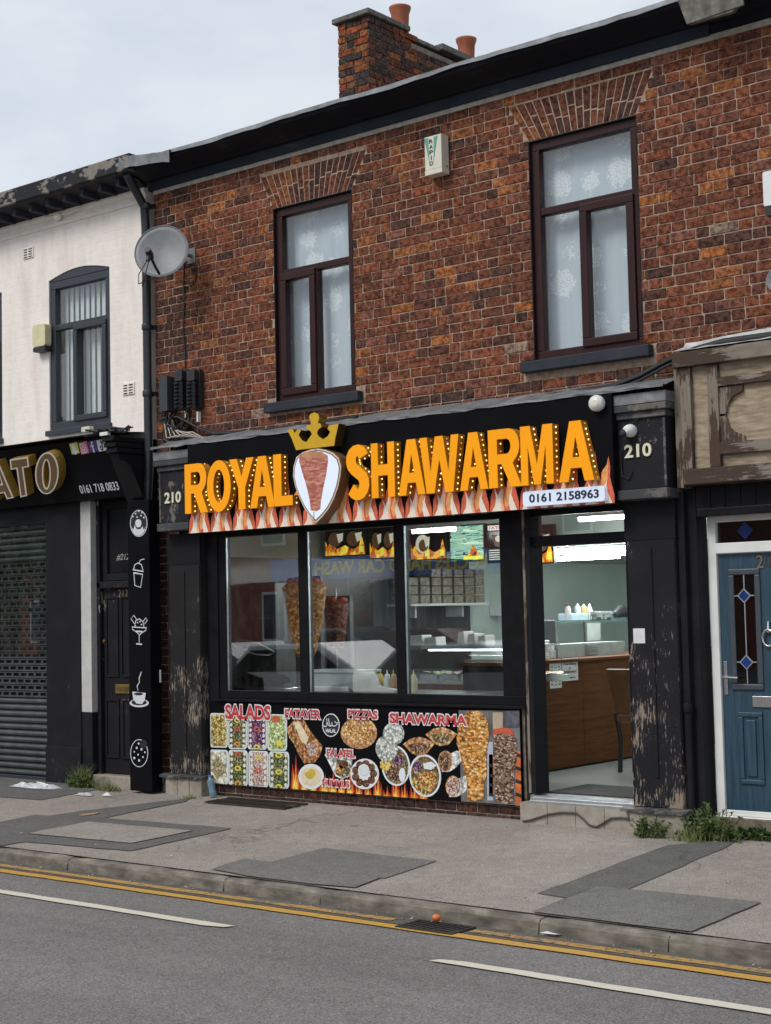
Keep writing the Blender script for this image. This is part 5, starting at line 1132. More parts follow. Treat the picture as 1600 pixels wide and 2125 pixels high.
# wood-faced counter running back from the door
XC = 3.79; ct = thing('service_counter', 'wood faced service counter seen through the open doorway', 'counter', (3.4, 3.4, FZ))
y0c = .95; zct = 1.30
MB().box(XC-.55, XC-.02, y0c, 6.6, FZ, zct-.03).build('carcass', M_black_paint, ct)
M_cwood = wood('counter_wood', (.075,.028,.009), (.165,.066,.022), 'y', .9, .65, .05)
M_cwood.node_tree.nodes['Principled BSDF'].inputs['Specular IOR Level'].default_value = .08
for i in range(5): MB().box(XC-.019, XC, y0c+i*1.13+.002, y0c+(i+1)*1.13-.002, FZ+.02, zct-.032).build('front_panel', M_cwood, ct)
MB().box(XC-.57, XC+.02, y0c-.02, 6.62, zct-.029, zct).build('top', M_cwood, ct, .004)
def notice(pa, pb, ta, tb, label, lines):
    (ya_, za_), (yb_, zb_) = UX(pa, ta, XC+.004), UX(pb, tb, XC+.004); t = single('notice', MB().box(XC+.0015, XC+.004, ya_, yb_, zb_, za_), M_white, label, 'notice')
    fr = lambda x, z, y: (XC+.0045-y, x, z)
    for i, (s, a, b, v0, v1) in enumerate(lines): text(s, ya_+(yb_-ya_)*a, ya_+(yb_-ya_)*b, zb_+(za_-zb_)*v0, zb_+(za_-zb_)*v1, 0, .001, .02, fr).build('lettering', M_black_plastic, t)
notice(1140,1166,1369,1427,'narrow printed notice on the left of the counter front',[('n Food by',.1,.85,.86,.94)]+[('= -- =',.08,.9,.70-.12*k,.76-.12*k) for k in range(6)])
notice(1166,1200,1367,1411,'white food allergy notice on the counter front',[('Food Allergy',.1,.9,.66,.82),('or',.42,.56,.52,.6),('Intolerance?',.1,.9,.34,.48),('------- ---- --',.08,.8,.1,.16)])
# steel prep unit with glass guard behind the counter
XG = 3.05; pu = thing('prep_unit', 'steel prep unit with a glass guard behind the wooden counter', 'prep unit', (XG, 4.4, FZ))
ga, gb = UX(1152,1290,XG), UX(1312,1290,XG); zg = ga[1]
MB().box(XG-.7, XG, ga[0]-.6, gb[0]+.6, FZ, zct-.02).build('cabinet', plain('brushed_steel', (.42,.45,.44), .4, .5, var=.1), pu)
MB().box(XG-.5, XG+.02, ga[0]-.05, gb[0]+.6, zg-.012, zg).build('glass_shelf', plain('green_glass', (.10,.20,.18), .1), pu)
for yy in (ga[0], UX(1213,1290,XG)[0], gb[0]): MB().box(XG-.01, XG+.01, yy-.012, yy+.012, zct-.02, zg-.013).build('post', M_steel, pu)
MB().box(XG-.003, XG+.003, ga[0]+.03, gb[0]+.3, zct+.02, zg-.03).build('guard', M_glass, pu)
for k in range(7): 
    y_, z_ = UX(1217,1338+k*4,XC-.25); y2 = UX(1242,1338,XC-.25)[0]; MB().box(XC-.26, XC-.25, y_, y2, z_-.008, z_).build('louvre', M_steel, pu)
MB().box(XC-.50, XC-.265, UX(1160,1350,XC-.25)[0], UX(1300,1350,XC-.25)[0], zct+.002, UX(1230,1334,XC-.25)[1]).build('tray_unit', plain('grey_steel', (.27,.31,.29), .45, .3), pu)
a = UX(1217,1293,XG+.01); b = UX(1246,1328,XG+.01); dl = single('counter_notice', MB().box(XG+.012, XG+.016, a[0], b[0], b[1], a[1]), plain('pale_paper', (.45,.52,.48), .5), 'pale sheet reading COSI DAILY behind the glass guard', 'notice')
text('COSI', a[0]+.06, b[0]-.06, b[1]+.20, b[1]+.27, 0, .001, .02, lambda x, z, y: (XG+.0165-y, x, z)).build('lettering', M_black_plastic, dl)
def bottle(px, pyb, pyt, x, body, cap, name, label, rpx=6.5, grp='sauce bottles on the glass shelf'):
    y_, z0_ = UX(px, pyb, x); z1_ = UX(px, pyt, x)[1]; r = rpx/190; h = z1_-z0_; t = thing(name, label, 'bottle', (x, y_, z0_), grp)
    MB().lathe([(r*.95,0),(r,.02),(r,h*.62),(r*.75,h*.74),(r*.45,h*.80)], (x,y_,z0_), n=14).build('body', body, t); MB().lathe([(r*.5,h*.80),(r*.5,h*.86),(r*.25,h*.92),(r*.12,h)], (x,y_,z0_), n=12).build('cap', cap, t)
M_clear = plain('cloudy_plastic', (.52,.58,.55), .3, var=.05); M_tan = plain('tan_sauce', (.50,.38,.16), .4); M_bk = M_black_plastic
bottle(1179,1288,1250,XG-.15,plain('pinkish_jar', (.42,.36,.34), .4),M_bk,'jar','tall jar with dark lid, leftmost on the glass shelf'); bottle(1199,1278,1252,XG-.15,M_clear,M_white,'sauce_bottle','clear squeeze bottle second from the dark lidded jar'); bottle(1212,1278,1252,XG-.15,M_tan,M_white,'sauce_bottle','amber squeeze bottle on the glass shelf'); bottle(1224,1286,1252,XG-.15,M_clear,M_white,'sauce_bottle','clear squeeze bottle nearest the grey baskets')
a = UX(1184,1288,XG-.1); b = UX(1217,1272,XG-.1); single('plastic_tub', MB().box(XG-.25, XG-.08, a[0], b[0], zg+.001, b[1]), plain('blue_clear', (.42,.50,.55), .25), 'low clear plastic tub of bottles on the glass shelf', 'tub', bevel=.01)
for (p, q_, lb) in ((1231,1251,'left grey basket on the glass shelf'),(1252,1271,'right grey basket on the glass shelf')):
    a = UX(p,1288,XG-.1)[0]; b = UX(q_,1288,XG-.1)[0]; zt_ = UX(p,1269,XG-.1)[1]
    t = thing('basket', lb, 'basket', (XG-.15, (a+b)/2, zg), 'grey baskets'); MB().box(XG-.28, XG-.08, a, b-.02, zg+.001, zt_).build('body', plain('grey_basket', (.24,.26,.25), .6), t, .012); MB().box(XG-.285, XG-.075, a-.01, b-.01, zt_-.03, zt_+.002).build('rim', plain('grey_rim', (.30,.32,.31), .6), t, .006); MB().box(XG-.08, XG-.077, (a+b)/2-.05, (a+b)/2+.03, zt_-.10, zt_-.06).build('handle_slot', M_bk, t)
single('bag', MB().tube([(XG-.15, UX(1276,1284,XG-.15)[0], zg+.05), (XG-.15, UX(1290,1284,XG-.15)[0], zg+.09), (XG-.15, UX(1302,1284,XG-.15)[0], zg+.07)], [.03,.07,.05], 10), M_bk, 'crumpled black bag right of the baskets', 'bag')
# stacked foam boxes and till at the left of the doorway
ya_, yb_ = UX(1117,1345,XC-.2)[0], UX(1137,1345,XC-.2)[0]
for k in range(8): single('foam_lid', MB().box(XC-.35, XC-.18, ya_, yb_, zct+.003+k*.022, zct+.022+k*.022), M_white, 'white foam container in the stack by the door, %s from the bottom' % ('first','second','third','fourth','fifth','sixth','seventh','eighth')[k], 'food box', 'stacked foam containers', bevel=.004)
yq, yr = UX(1138,1345,XC-.3)[0], UX(1178,1345,XC-.3)[0]
tl = thing('till', 'low pale till on the counter behind the notices', 'till', (XC-.3, (yq+yr)/2, zct)); MB().box(XC-.5, XC-.28, yq, yr, zct+.001, zct+.08).build('drawer', plain('till_grey', (.40,.43,.42), .5), tl, .006); MB().box(XC-.48, XC-.30, yq+.05, yr-.08, zct+.081, zct+.13).build('keyboard', M_white, tl, .006)
MB().box(XC-.47, XC-.44, yq, yq+.35, zct+.10, zct+.36).build('monitor', M_bk, tl, .01)
# chair by the counter
pc = GZ(1287, 1603, FZ); chx, chy = pc.x, pc.y; ch_ = thing('cafe_chair', 'brown padded chair with black legs half hidden by the right pilaster', 'chair', (chx+.25, chy+.2, FZ))
M_leath = plain('brown_leather', (.20,.095,.045), .4, var=.2)
MB().tube([(chx,chy,FZ),(chx+.02,chy+.0,FZ+.28),(chx-.02,chy,FZ+.52)], .022, 8).build('leg', M_bk, ch_)
for (dx, dy) in ((.42,0),(0,.42),(.42,.42)): MB().tube([(chx+dx,chy+dy,FZ),(chx+dx,chy+dy,FZ+.45)], .02, 8).build('leg', M_bk, ch_)
MB().box(chx-.02, chx+.46, chy-.02, chy+.46, FZ+.44, FZ+.52).build('seat', M_leath, ch_, .02)
MB().add([(chx-.02,chy,FZ+.50),(chx+.46,chy,FZ+.50),(chx+.46,chy-.10,FZ+.92),(chx-.06,chy-.10,FZ+.92),(chx-.02,chy+.05,FZ+.50),(chx+.46,chy+.05,FZ+.50),(chx+.46,chy-.05,FZ+.92),(chx-.06,chy-.05,FZ+.92)], [(0,1,2,3),(7,6,5,4),(0,3,7,4),(1,5,6,2),(3,2,6,7),(0,4,5,1)]).build('backrest', M_leath, ch_, .015)
single('doormat', MB().box(U(1150,1640,.25)[0], 5.5, .14, .75, FZ+.001, FZ+.012), plain('mat_grey', (.045,.045,.042), .95, var=.3), 'dark doormat just inside the threshold', 'mat')
# window-side counter with the grills
wc = thing('window_counter', 'steel counter running behind the three shop panes', 'counter', (2.7, .6, FZ))
MB().box(1.1, 3.74, .30, .95, 1.02, 1.055).build('top', plain('worktop_steel', (.36,.37,.36), .35, .5), wc, .004); MB().box(1.12, 3.72, .33, .92, FZ, 1.019).build('cabinet', M_black_paint, wc)
M_meat1 = food('chicken_shawarma', [(.28,.09,.015),(.62,.27,.05),(.74,.44,.15),(.42,.15,.03)], 26, (1,1,1.5)); M_meat2 = food('beef_shawarma', [(.10,.03,.02),(.26,.10,.06),(.40,.17,.10)], 26, (1,1,1.5))
def kebab(px, pyt, pyb, y, rt, rb_, mat, label):
    x, zt_ = U(px, pyt, y); zb_ = U(px, pyb, y)[1]; t = thing('kebab_spit', label, 'kebab spit', (x, y, zb_)); n, m = 40, 22; rk = random.Random(int(px)); vs = []
    for i in range(m+1):
        v = i/m; r = rb_+(rt-rb_)*(v**.7)
        if v > .92: r *= 1-(v-.92)*4
        for k in range(n): rr = r*(1+rk.uniform(-.07,.07)); vs.append((x+rr*math.cos(6.283*k/n), y+rr*math.sin(6.283*k/n), zb_+(zt_-zb_)*v+rk.uniform(-.008,.008)))
    MB().add(vs, [(i*n+k, i*n+(k+1)%n, (i+1)*n+(k+1)%n, (i+1)*n+k) for i in range(m) for k in range(n)]+[tuple(range(m*n, m*n+n)), tuple(range(n))[::-1]], True).build('meat', mat, t)
    for k in range(6): MB().lathe([(.01,-.03),(.035,-.02),(.045,0),(.035,.025),(.01,.035)], (x+rt*.6*math.cos(k), y+rt*.6*math.sin(k), zt_+.0), n=10).build('tomato', m_tom, t)
    MB().tube([(x,y,1.06),(x,y,zt_+.12)], .012, 8).build('skewer', M_steel, t); MB().lathe([(rb_*1.6,0),(rb_*1.7,.015),(rb_*1.7,.03)], (x,y,1.057), n=20).build('drip_tray', M_steel, t)
    MB().box(x-.30, x-.25, y+.18, y+.24, 1.057, zt_).box(x-.02, x+.03, y+.18, y+.24, 1.057, zt_).box(x-.30, x+.03, y+.19, y+.23, zt_-.02, zt_+.05).box(x-.25, x-.02, y+.22, y+.245, 1.1, zt_-.06).build('grill_back', plain('grill_steel', (.14,.14,.14), .4, .6), t, .004)
kebab(632,1206,1362,.62,.215,.075,M_meat1,'large golden chicken shawarma spit behind the left mullion'); kebab(697,1246,1345,1.75,.135,.06,M_meat2,'smaller dark shawarma spit right of the golden one')
def on_top(px0, px1, y): return U(px0,1430,y)[0], U(px1,1430,y)[0]
zt0_ = 1.056
a, b = on_top(648,757,.45); tb = thing('storage_tub', 'clear plastic storage tub on the counter behind the middle pane', 'tub', ((a+b)/2,.45,zt0_)); MB().box(a, b, .36, .66, zt0_, zt0_+.17).build('body', plain('clear_tub', (.42,.48,.50), .2), tb, .012); MB().box(a-.015, b+.015, .345, .675, zt0_+.171, zt0_+.195).build('lid', plain('tub_lid', (.55,.60,.62), .3), tb, .006)
a, b = on_top(640,727,.34); single('paper_sheet', MB().box(a, b, .305, .35, zt0_+.001, zt0_+.05), M_white, 'folded white paper in front of the storage tub', 'paper', bevel=.01)
a, b = on_top(735,822,.33); single('white_scoop', MB().prism([(a,zt0_+.001),(b,zt0_+.001),(b,zt0_+.035),(a+(b-a)*.62,zt0_+.06),(a+(b-a)*.55,zt0_+.13),(a+(b-a)*.46,zt0_+.185),(a+.02,zt0_+.185),(a,zt0_+.15)], .305, .36), M_white, 'white plastic guard with curved side behind the middle pane', 'guard', bevel=.012)
for (p, m_, c_, lb) in ((790,plain('mustard', (.62,.46,.03), .4),plain('mustard_cap', (.66,.52,.06), .4),'yellow squeeze bottle behind the middle pane'),(804,M_clear,M_white,'white squeeze bottle between the yellow and brown ones'),(817,plain('brown_sauce', (.36,.20,.08), .4),M_tan,'brown squeeze bottle beside the right mullion'),(859,plain('mayo', (.58,.56,.38), .4),plain('mayo_cap', (.62,.60,.30), .4),'cream squeeze bottle at the left of the right pane')):
    x = U(p,1430,.42)[0]; t = thing('squeeze_bottle', lb, 'bottle', (x,.42,zt0_), 'squeeze bottles in the window'); MB().lathe([(.033,0),(.035,.01),(.035,.12),(.02,.145)], (x,.42,zt0_), n=14).build('body', m_, t); MB().lathe([(.022,.145),(.022,.155),(.006,.165),(.004,.20)], (x,.42,zt0_), n=10).build('nozzle', c_, t)
# glass display case across the right pane
dc = thing('display_case', 'curved glass display case with trays behind the right pane', 'display case', (3.2,1.3,FZ)); xa, xb = U(838,1420,.98)[0], 3.73
MB().box(xa, xb, 1.0, 1.9, FZ, 1.10).build('base', M_cwood, dc, .004); MB().box(xa, xb, 1.0, 1.9, 1.102, 1.13).build('deck', M_steel, dc)
vs = [(x, y, z) for x in (xa, xb) for (y, z) in ((1.02,1.13),(1.04,1.24),(1.12,1.35),(1.28,1.42),(1.7,1.43))]; MB().add(vs, [(i,i+1,i+6,i+5) for i in range(4)], True).build('curved_glass', M_glass, dc)
MB().box(xa, xb, 1.26, 1.8, 1.431, 1.445).build('top_shelf', plain('case_steel', (.55,.60,.58), .25, .7), dc); MB().box(xa, xb, 1.25, 1.262, 1.412, 1.445).build('edge_rail', M_steel, dc)
MB().box(xa+.05, xb-.05, 1.30, 1.33, 1.395, 1.41).build('added_case_lamp', plain('added_case_glow', (.8,.95,1.0), .5, var=0, emit=9), dc)  # glowing strip added to brighten the display case
rk = random.Random(2)
for i in range(6):
    a = xa+.08+i*.24; MB().box(a, a+.2, 1.12, 1.5, 1.131, 1.18).build('tray', M_steel, dc); 
    MB().add([(a+.02+.16*u/4, 1.14+.32*v/4, 1.182+rk.uniform(0,.03)) for u in range(5) for v in range(5)], [(u*5+v, (u+1)*5+v, (u+1)*5+v+1, u*5+v+1) for u in range(4) for v in range(4)]).build('food', [F['lettuce'], F['grain'], F['wrapf'], F['pasta'], F['green'], F['chick']][i], dc)
for (p, q_, h, lb) in ((853,883,.10,'left white carton on the display case'),(885,912,.08,'low white carton on the display case'),(955,970,.13,'upright white cup on the display case'),(975,992,.11,'white paper cup stack on the display case'),(996,1014,.09,'small white tub on the display case')):
    a, b = U(p,1375,1.4)[0], U(q_,1375,1.4)[0]; single('white_carton', MB().prism([(a,1.446),(b,1.446),(b-.01,1.446+h),(a+.012,1.446+h*.92)], 1.36, 1.52), M_white, lb, 'carton', 'cartons on the display case', bevel=.008)
# shelf of takeaway boxes on the tiled wall
sh_ = thing('wall_shelf', 'white wall shelf loaded with takeaway boxes', 'shelf', (.6,3.5,2.0)); ya_, zs_ = UX(838,1253,.7); yb_ = UX(1000,1253,.7)[0]
MB().box(.456, .80, ya_, yb_, zs_-.03, zs_).build('board', M_white, sh_, .003)
for k in range(3): MB().box(.456, .70, ya_+.2+k*.9, ya_+.23+k*.9, zs_-.16, zs_-.031).build('bracket', M_white, sh_)
bw = (yb_-ya_)/7
for r_ in range(4):
    for c_ in range(7):
        if r_ == 3 and c_ < 2: continue
        single('takeaway_box', MB().box(.50, .76, ya_+c_*bw+.02, ya_+(c_+1)*bw-.02, zs_+.002+r_*.10, zs_+.094+r_*.10), plain('box_print', (.26,.22,.16), .6, var=.6, scale=22), 'printed takeaway box on the wall shelf, %s row, %s from the left' % (('bottom','second','third','top')[r_], ('first','second','third','fourth','fifth','sixth','seventh')[c_]), 'food box', 'takeaway boxes on the shelf', bevel=.006)

# clutter behind the left pane
ba, bb = U(500,1400,.5)[0], U(590,1400,.5)[0]; rk = random.Random(12); n = 12; vs = []
for i in range(n+1):
    for k in range(n): 
        v_ = i/n; a_ = 6.283*k/n; r_ = math.sin(math.pi*min(.98, .12+v_*.86))*.19*(1+rk.uniform(-.22,.22)); vs.append(((ba+bb)/2+r_*1.5*math.cos(a_), .55+r_*.8*math.sin(a_), 1.057+v_*.20+rk.uniform(-.008,.008)))
single('bin_bag', MB().add(vs, [(i*n+k, i*n+(k+1)%n, (i+1)*n+(k+1)%n, (i+1)*n+k) for i in range(n) for k in range(n)]), plain('bin_bag_black', (.012,.012,.013), .22, var=.2), 'crumpled black bag on the counter behind the left pane', 'bag')
wp_ = [(478,1352),(472,1338),(485,1330),(510,1329),(540,1335),(572,1352),(560,1360),(530,1358),(500,1350),(484,1340)]
single('loose_wire', MB().tube([(U(a,b,.34)[0], .34+.02*math.sin(i), U(a,b,.34)[1]) for i, (a, b) in enumerate(wp_)], .006, 6), plain('pale_wire', (.5,.5,.5), .4), 'pale looped wire hanging behind the left pane', 'wire')
a_, b_ = U(484,1420,.36)[0], U(600,1420,.36)[0]
single('steel_tray', MB().box(a_, b_, .31, .60, 1.0565, 1.085), M_steel, 'shallow steel tray under the black bag in the left pane', 'tray', bevel=.006)
xq_ = U(560,1250,1.15)[0]; hd = thing('extractor_cabinet', 'grey steel cabinet standing behind the golden spit', 'cabinet', (xq_, 1.3, FZ)); MB().box(xq_-.25, xq_+.12, 1.1, 1.6, FZ, 2.1).build('body', plain('cabinet_steel', (.16,.165,.165), .4, .5, var=.2), hd, .01)
for k in range(3): MB().box(xq_-.23, xq_+.10, 1.092, 1.099, 1.15+k*.31, 1.42+k*.31).build('door_panel', plain('cabinet_panel', (.10,.105,.105), .35, .5, var=.2), hd, .006)
# ================================================================== dessert shop on the left (number 212)
ls = thing('dessert_shopfront', 'black shopfront with a closed roller shutter and panelled side door on the left', 'shopfront', (-1, 0, .1))
# upper fascia body, shutter bay, post, white board
MB().box(-6, .20, .10, .30, .05, 3.2).build('backing', M_black_paint, ls)
sxr = U(105,1300,.0)[0]
zsb, zst = U(50,1612,0)[1], U(50,1090,0)[1]
MB().box(-4.2, sxr, .02, .07, zsb-.02, zst+.01).build('shutter_void', plain('void', (.006,.007,.008), .6), ls)
M_shut = plain('shutter_steel', (.105,.115,.115), .38, .55, var=.25, scale=6); nsl = 0; z = zsb+.02; pitch = .068
while z < zst-.02:
    s = extr([(.012,z),(-.006,z+.012),(-.012,z+.030),(-.006,z+.050),(.012,z+.058)], -4.2, sxr-.002) if z < .95 or z > 2.35 else None
    if s: s.build('shutter_slat', M_shut, ls)
    else:                                  # pierced slats
        m = MB(); m.box(-4.2, sxr-.002, -.010, .010, z, z+.018); m.box(-4.2, sxr-.002, -.010, .010, z+.050, z+.060); x = -4.2+(.05 if nsl % 2 else 0)
        while x < sxr-.02: m.box(x, min(x+.030, sxr-.003), -.008, .008, z+.018, z+.050); x += .125
        m.build('shutter_slat', M_shut, ls)
    z += pitch; nsl += 1
MB().box(-4.2, sxr-.002, -.014, .014, zsb-.045, zsb+.015).build('bottom_rail', plain('rail_blue', (.05,.06,.075), .4, .4), ls, .004)
# shop glass in front of the upper shutter, reflecting the street trees
MB().box(-4.2, sxr-.01, -.030, -.026, U(50,1360,0)[1], zst).build('shop_pane', M_shop_glass, ls)
MB().box(-4.2, sxr, -.045, .02, zst, 3.0).build('shutter_box', M_black_gloss, ls, .004)
pw0, pw1 = U(171,1250,-.03)[0], U(192,1250,-.03)[0]
MB().box(sxr, pw0-.001, -.06, .10, .06, 3.05).build('wide_pilaster', M_black_paint, ls, .006)
MB().box(sxr-.006, pw0+.005, -.075, .10, .06, U(140,1550,-.06)[1]).build('pilaster_foot', M_black_paint, ls, .006)
MB().box(pw0, pw1, -.05, .10, U(180,1478,-.05)[1], 3.05).build('white_post', plain('dirty_white', (.50,.49,.47), .6, var=.1), ls, .004)
MB().box(pw0, pw1, -.048, .10, .06, U(180,1478,-.05)[1]-.002).build('post_foot', M_black_paint, ls, .006)
# door recessed beside the icon board
dx0, dx1 = pw1+.002, U(271,1400,.05)[0]+.35; YD = .07
M_door212 = worn('old_black_door', (.016,.016,.018), (.36,.31,.24), .08, (34,34,9))
zdt = U(230,1222,YD)[1]; zdb = U(230,1605,YD)[1]
dr = MB().box(dx0+.05, dx1, YD, YD+.04, zdb, zdt).build('door', M_door212, ls, .004)
MB().box(dx0, dx0+.049, YD-.05, YD+.05, .08, 3.0).build('door_frame', M_door212, ls, .006)
MB().box(dx0, dx1, YD-.05, YD+.05, zdt+.002, zdt+.075).build('door_head', M_door212, ls, .010)
frame_rect(MB(), dx0+.05, dx1, zdt+.08, 2.95, .07, YD-.01, YD+.05).build('overlight_frame', M_black_paint, ls, .006); MB().box(dx0+.12, dx1-.07, YD+.02, YD+.03, zdt+.15, 2.88).build('overlight_panel', M_black_gloss, ls)
for (pa, pb, ta, tb) in ((221,247,1238,1405),(252,272,1238,1405),(221,249,1450,1573),(255,274,1450,1573)):
    a, b = U(pa,(ta+tb)/2,YD)[0], U(pb,(ta+tb)/2,YD)[0]; zt_, zb_ = U(235,ta,YD)[1], U(235,tb,YD)[1]
    frame_rect(MB(), a, b, zb_, zt_, .022, YD-.014, YD).build('panel_moulding', M_door212, dr, .004)
a, b = U(239,1429,YD-.01), U(268,1429,YD-.01); zl0, zl1 = U(250,1439,YD)[1], U(250,1420,YD)[1]
lp_ = MB().box(a[0], b[0]+.02, YD-.012, YD-.001, zl0, zl1).build('letter_plate', M_brass, dr, .003); MB().box(a[0]+.03, b[0], YD-.015, YD-.0125, zl0+.025, zl1-.025).build('flap', plain('dark_brass', (.25,.16,.06), .4, .8), lp_)
for (px, py, h) in ((215,1331,.06),(212,1368,.12)): x, zz = U(px,py,YD-.01); MB().lathe([(.012,-.02),(.02,-.01),(.02,0)], (x,YD,zz), 'y', 12).box(x-.012, x+.012, YD-.006, YD, zz-h/2, zz+h/2).build('lock', M_brass, dr)
zz = U(255,1230,YD)[1]; text('212', U(246,1230,YD)[0], U(266,1230,YD)[0], zz-.045, zz+.035, YD-.0005, .004, .01).build('number', plain('dull_brass', (.20,.14,.07), .5), dr)
zz = U(253,1155,YD)[1]; text('#212a', U(239,1155,YD)[0], U(268,1155,YD)[0]+.02, zz-.04, zz+.03, YD+.0195, .004, .01, shear=.3).build('scratched_number', plain('scratched_paint', (.32,.31,.29), .7), ls)
MB().box(dx0, U(266,1600,-.06)[0]+.3, -.05, .12, .05, zdb-.005).build('doorstep', M_stone, ls, .01)
# icon board standing proud at the end
YI = -.26; ix0, ix1 = U(267,1350,YI)[0], U(312,1350,YI)[0]; iz0, iz1 = U(292,1642,YI)[1], U(290,1038,YI)[1]
ib = thing('icon_board', 'tall black board with white dessert icons beside the downpipe', 'sign board', ((ix0+ix1)/2, YI, iz0))
MB().box(ix0, ix1, YI, -.12, iz0, iz1).build('board', M_sign_black, ib, .004)
M_ic = plain('icon_white', (.62,.63,.66), .5, var=.04); M_icb = plain('icon_black', (.013,.013,.015), .5, var=.1)
def icn(name, polys, lv, mat=M_ic, parent=None):
    y = YI-.0012*lv; return MB().prism(polys if isinstance(polys[0][0], (tuple, list)) else [polys], y, y+.0011).build(name, mat, parent or ib)
def iu(px, py): return U(px, py, YI)
def el(px, py, rx, ry, n=24, a0=0, a1=360): return [iu(px+rx*math.cos(R(a0+(a1-a0)*k/n)), py+ry*math.sin(R(a0+(a1-a0)*k/n))) for k in range(n)]
d = icn('doughnut_icon', el(288,1086,18,28), 1); icn('icing', el(288,1086,16.5,26.5), 2, M_icb, d); icn('base', [iu(273,1092)]+[iu(288+15*math.cos(R(a)), 1088+24*math.sin(R(a))) for a in range(165,10,-15)]+[iu(303,1092),iu(299,1100),iu(296,1092),iu(292,1098),iu(284,1098),iu(280,1090),iu(277,1100)], 3, M_ic, d); icn('ring', el(288,1086,8,10.5), 4, M_icb, d); icn('hole', el(288,1086,6.5,8.5), 5, M_ic, d)
for (a, b) in ((276,1072),(282,1066),(288,1061),(295,1064),(299,1074),(285,1073),(293,1070)): icn('sprinkle', el(a,b,1.6,1.8,8), 3, M_ic, d)
c = icn('cup_icon', stroke([iu(p, q) for p, q in ((278,1190),(280,1215),(292,1219),(296,1192),(278,1188))], .010), 1)
for pts, w_ in (([(276,1182),(298,1186)],.012), ([(277,1189),(297,1192)],.010), ([(278,1181),(280,1172),(287,1168),(294,1172),(297,1184)],.010), ([(289,1168),(292,1162),(300,1160)],.008)): icn('line', stroke([iu(p, q) for p, q in pts], w_), 2, M_ic, c)
s = icn('sundae_icon', stroke([iu(p, q) for p, q in ((275,1301),(275,1306),(284,1312),(289,1317),(289,1334))], .009), 1)
for pts, w_ in (([(304,1301),(303,1308),(295,1313),(289,1318)],.009), ([(274,1301),(305,1303)],.010), ([(283,1336),(295,1337)],.012), ([(280,1300),(282,1288),(289,1284),(297,1290),(299,1301)],.010), ([(282,1298),(272,1284),(278,1277),(286,1288)],.008), ([(297,1290),(303,1282),(306,1287),(300,1295)],.008), ([(283,1310),(296,1311)],.016)): icn('line', stroke([iu(p, q) for p, q in pts], w_), 2, M_ic, s)
for (a, b) in ((286,1292),(291,1290),(294,1296)): icn('chip', el(a,b,1.5,1.6,8), 3, M_ic, s)
k = icn('coffee_icon', el(289,1459,20,8.5), 1); icn('saucer_gap', el(289,1457.5,16,6), 2, M_icb, k); icn('cup', [iu(p, q) for p, q in ((275,1435),(303,1438),(301,1453),(295,1461),(284,1460),(277,1451))], 3, M_ic, k); icn('brew', el(288,1440,9.5,3), 4, M_icb, k); icn('steam', stroke([iu(p, q) for p, q in ((287,1433),(285,1424),(290,1415),(289,1408),(294,1394))], [.006,.012,.010,.012,.010]), 3, M_ic, k)
o = icn('cookie_icon', [el(289,1563,18.5,29), el(289,1563,17.2,27.6)], 1)
for (a, b, r) in ((284,1552,2),(294,1555,2.2),(287,1566,1.6),(279,1573,2.2),(289,1578,2.2),(297,1571,1.6),(279,1560,1.4),(301,1561,1.6),(288,1543,1.8)): icn('chip', el(a,b,r,r*1.3,8), 2, M_ic, o)
icn('bite', el(298,1544,8,9,12), 3, M_icb, o)
# dark panel strip and bracketed end console
a = U(275,1050,-.12); 
cs = thing('corner_console', 'black moulded console at the end of the dessert shop sign', 'console', (0,-.2,2.9))
def tfr(p, q, y0, z0, z1, yt): pass
YB0, YB1 = -.17, -.41; xe = (U(256,1028,YB0)[0]+U(231,910,YB1)[0])/2; xa, xb = xe+.045, .205
zc0, zc1 = 2.84, 3.36
MB().add([(xa-.02,-.16,zc0),(xb-.02,-.16,zc0),(xb-.02,.1,zc0),(xa-.02,.1,zc0),(xa-.02,-.42,zc1),(xb-.02,-.42,zc1),(xb-.02,.1,zc1),(xa-.02,.1,zc1)], [(0,3,2,1),(4,5,6,7),(0,1,5,4),(1,2,6,5),(2,3,7,6),(3,0,4,7)]).build('body', M_black_paint, cs, .01)
MB().add([(xa+.03,-.215,zc0+.09),(xa+.24,-.215,zc0+.09),(xa+.24,-.37,zc1-.13),(xa+.18,-.40,zc1-.08),(xa+.09,-.40,zc1-.08),(xa+.03,-.37,zc1-.13)], [(0,1,2,3,4,5)]).build('raised_panel', M_black_gloss, cs)
for i in range(3): MB().box(xa-.03, xb+.0+.005*i, -.45-.025*i, .1, zc1+.002+i*.055, zc1+.052+i*.055).build('cornice_step', M_black_paint, cs, .008)
# sloping sign with gold block letters
zB0 = U(130,1043,YB0)[1]; zB1 = U(100,922,YB1)[1]

def tilt(x, t, d=0.0):                    # point on the sloping board: t 0 foot .. 1 head, d out of it
    n = Vector((0, -(zB1-zB0), -(YB0-YB1))).normalized(); return (x, YB0+(YB1-YB0)*t+n.y*d, zB0+(zB1-zB0)*t+n.z*d)
def tile(px, py):                         # pixel -> (x, t) on the sloping board
    a = Vector(tilt(0,0)); n = Vector((0, -(zB1-zB0), -(YB0-YB1))).normalized(); d = ray(px, py); k = (a-CAM).dot(n)/d.dot(n); p = CAM+d*k; return p.x, (p.z-zB0)/(zB1-zB0)
ds = thing('dessert_sign', 'sloping black sign with gold block letters ending in ATO', 'sign', (-1.2,-.35,zB0))
m = MB(); vs = [tilt(-6,0), tilt(xe,0), tilt(xe,1), tilt(-6,1), (-6,.09,zB0), (xe,.09,zB0), (xe,.09,zB1), (-6,.09,zB1)]
m.add(vs, [(0,1,2,3),(7,6,5,4),(0,4,5,1),(1,5,6,2),(2,6,7,3),(3,7,4,0)]).build('board', M_sign_black, ds, .004)
fr_t = lambda x, z, y: tilt(x, z, -y)
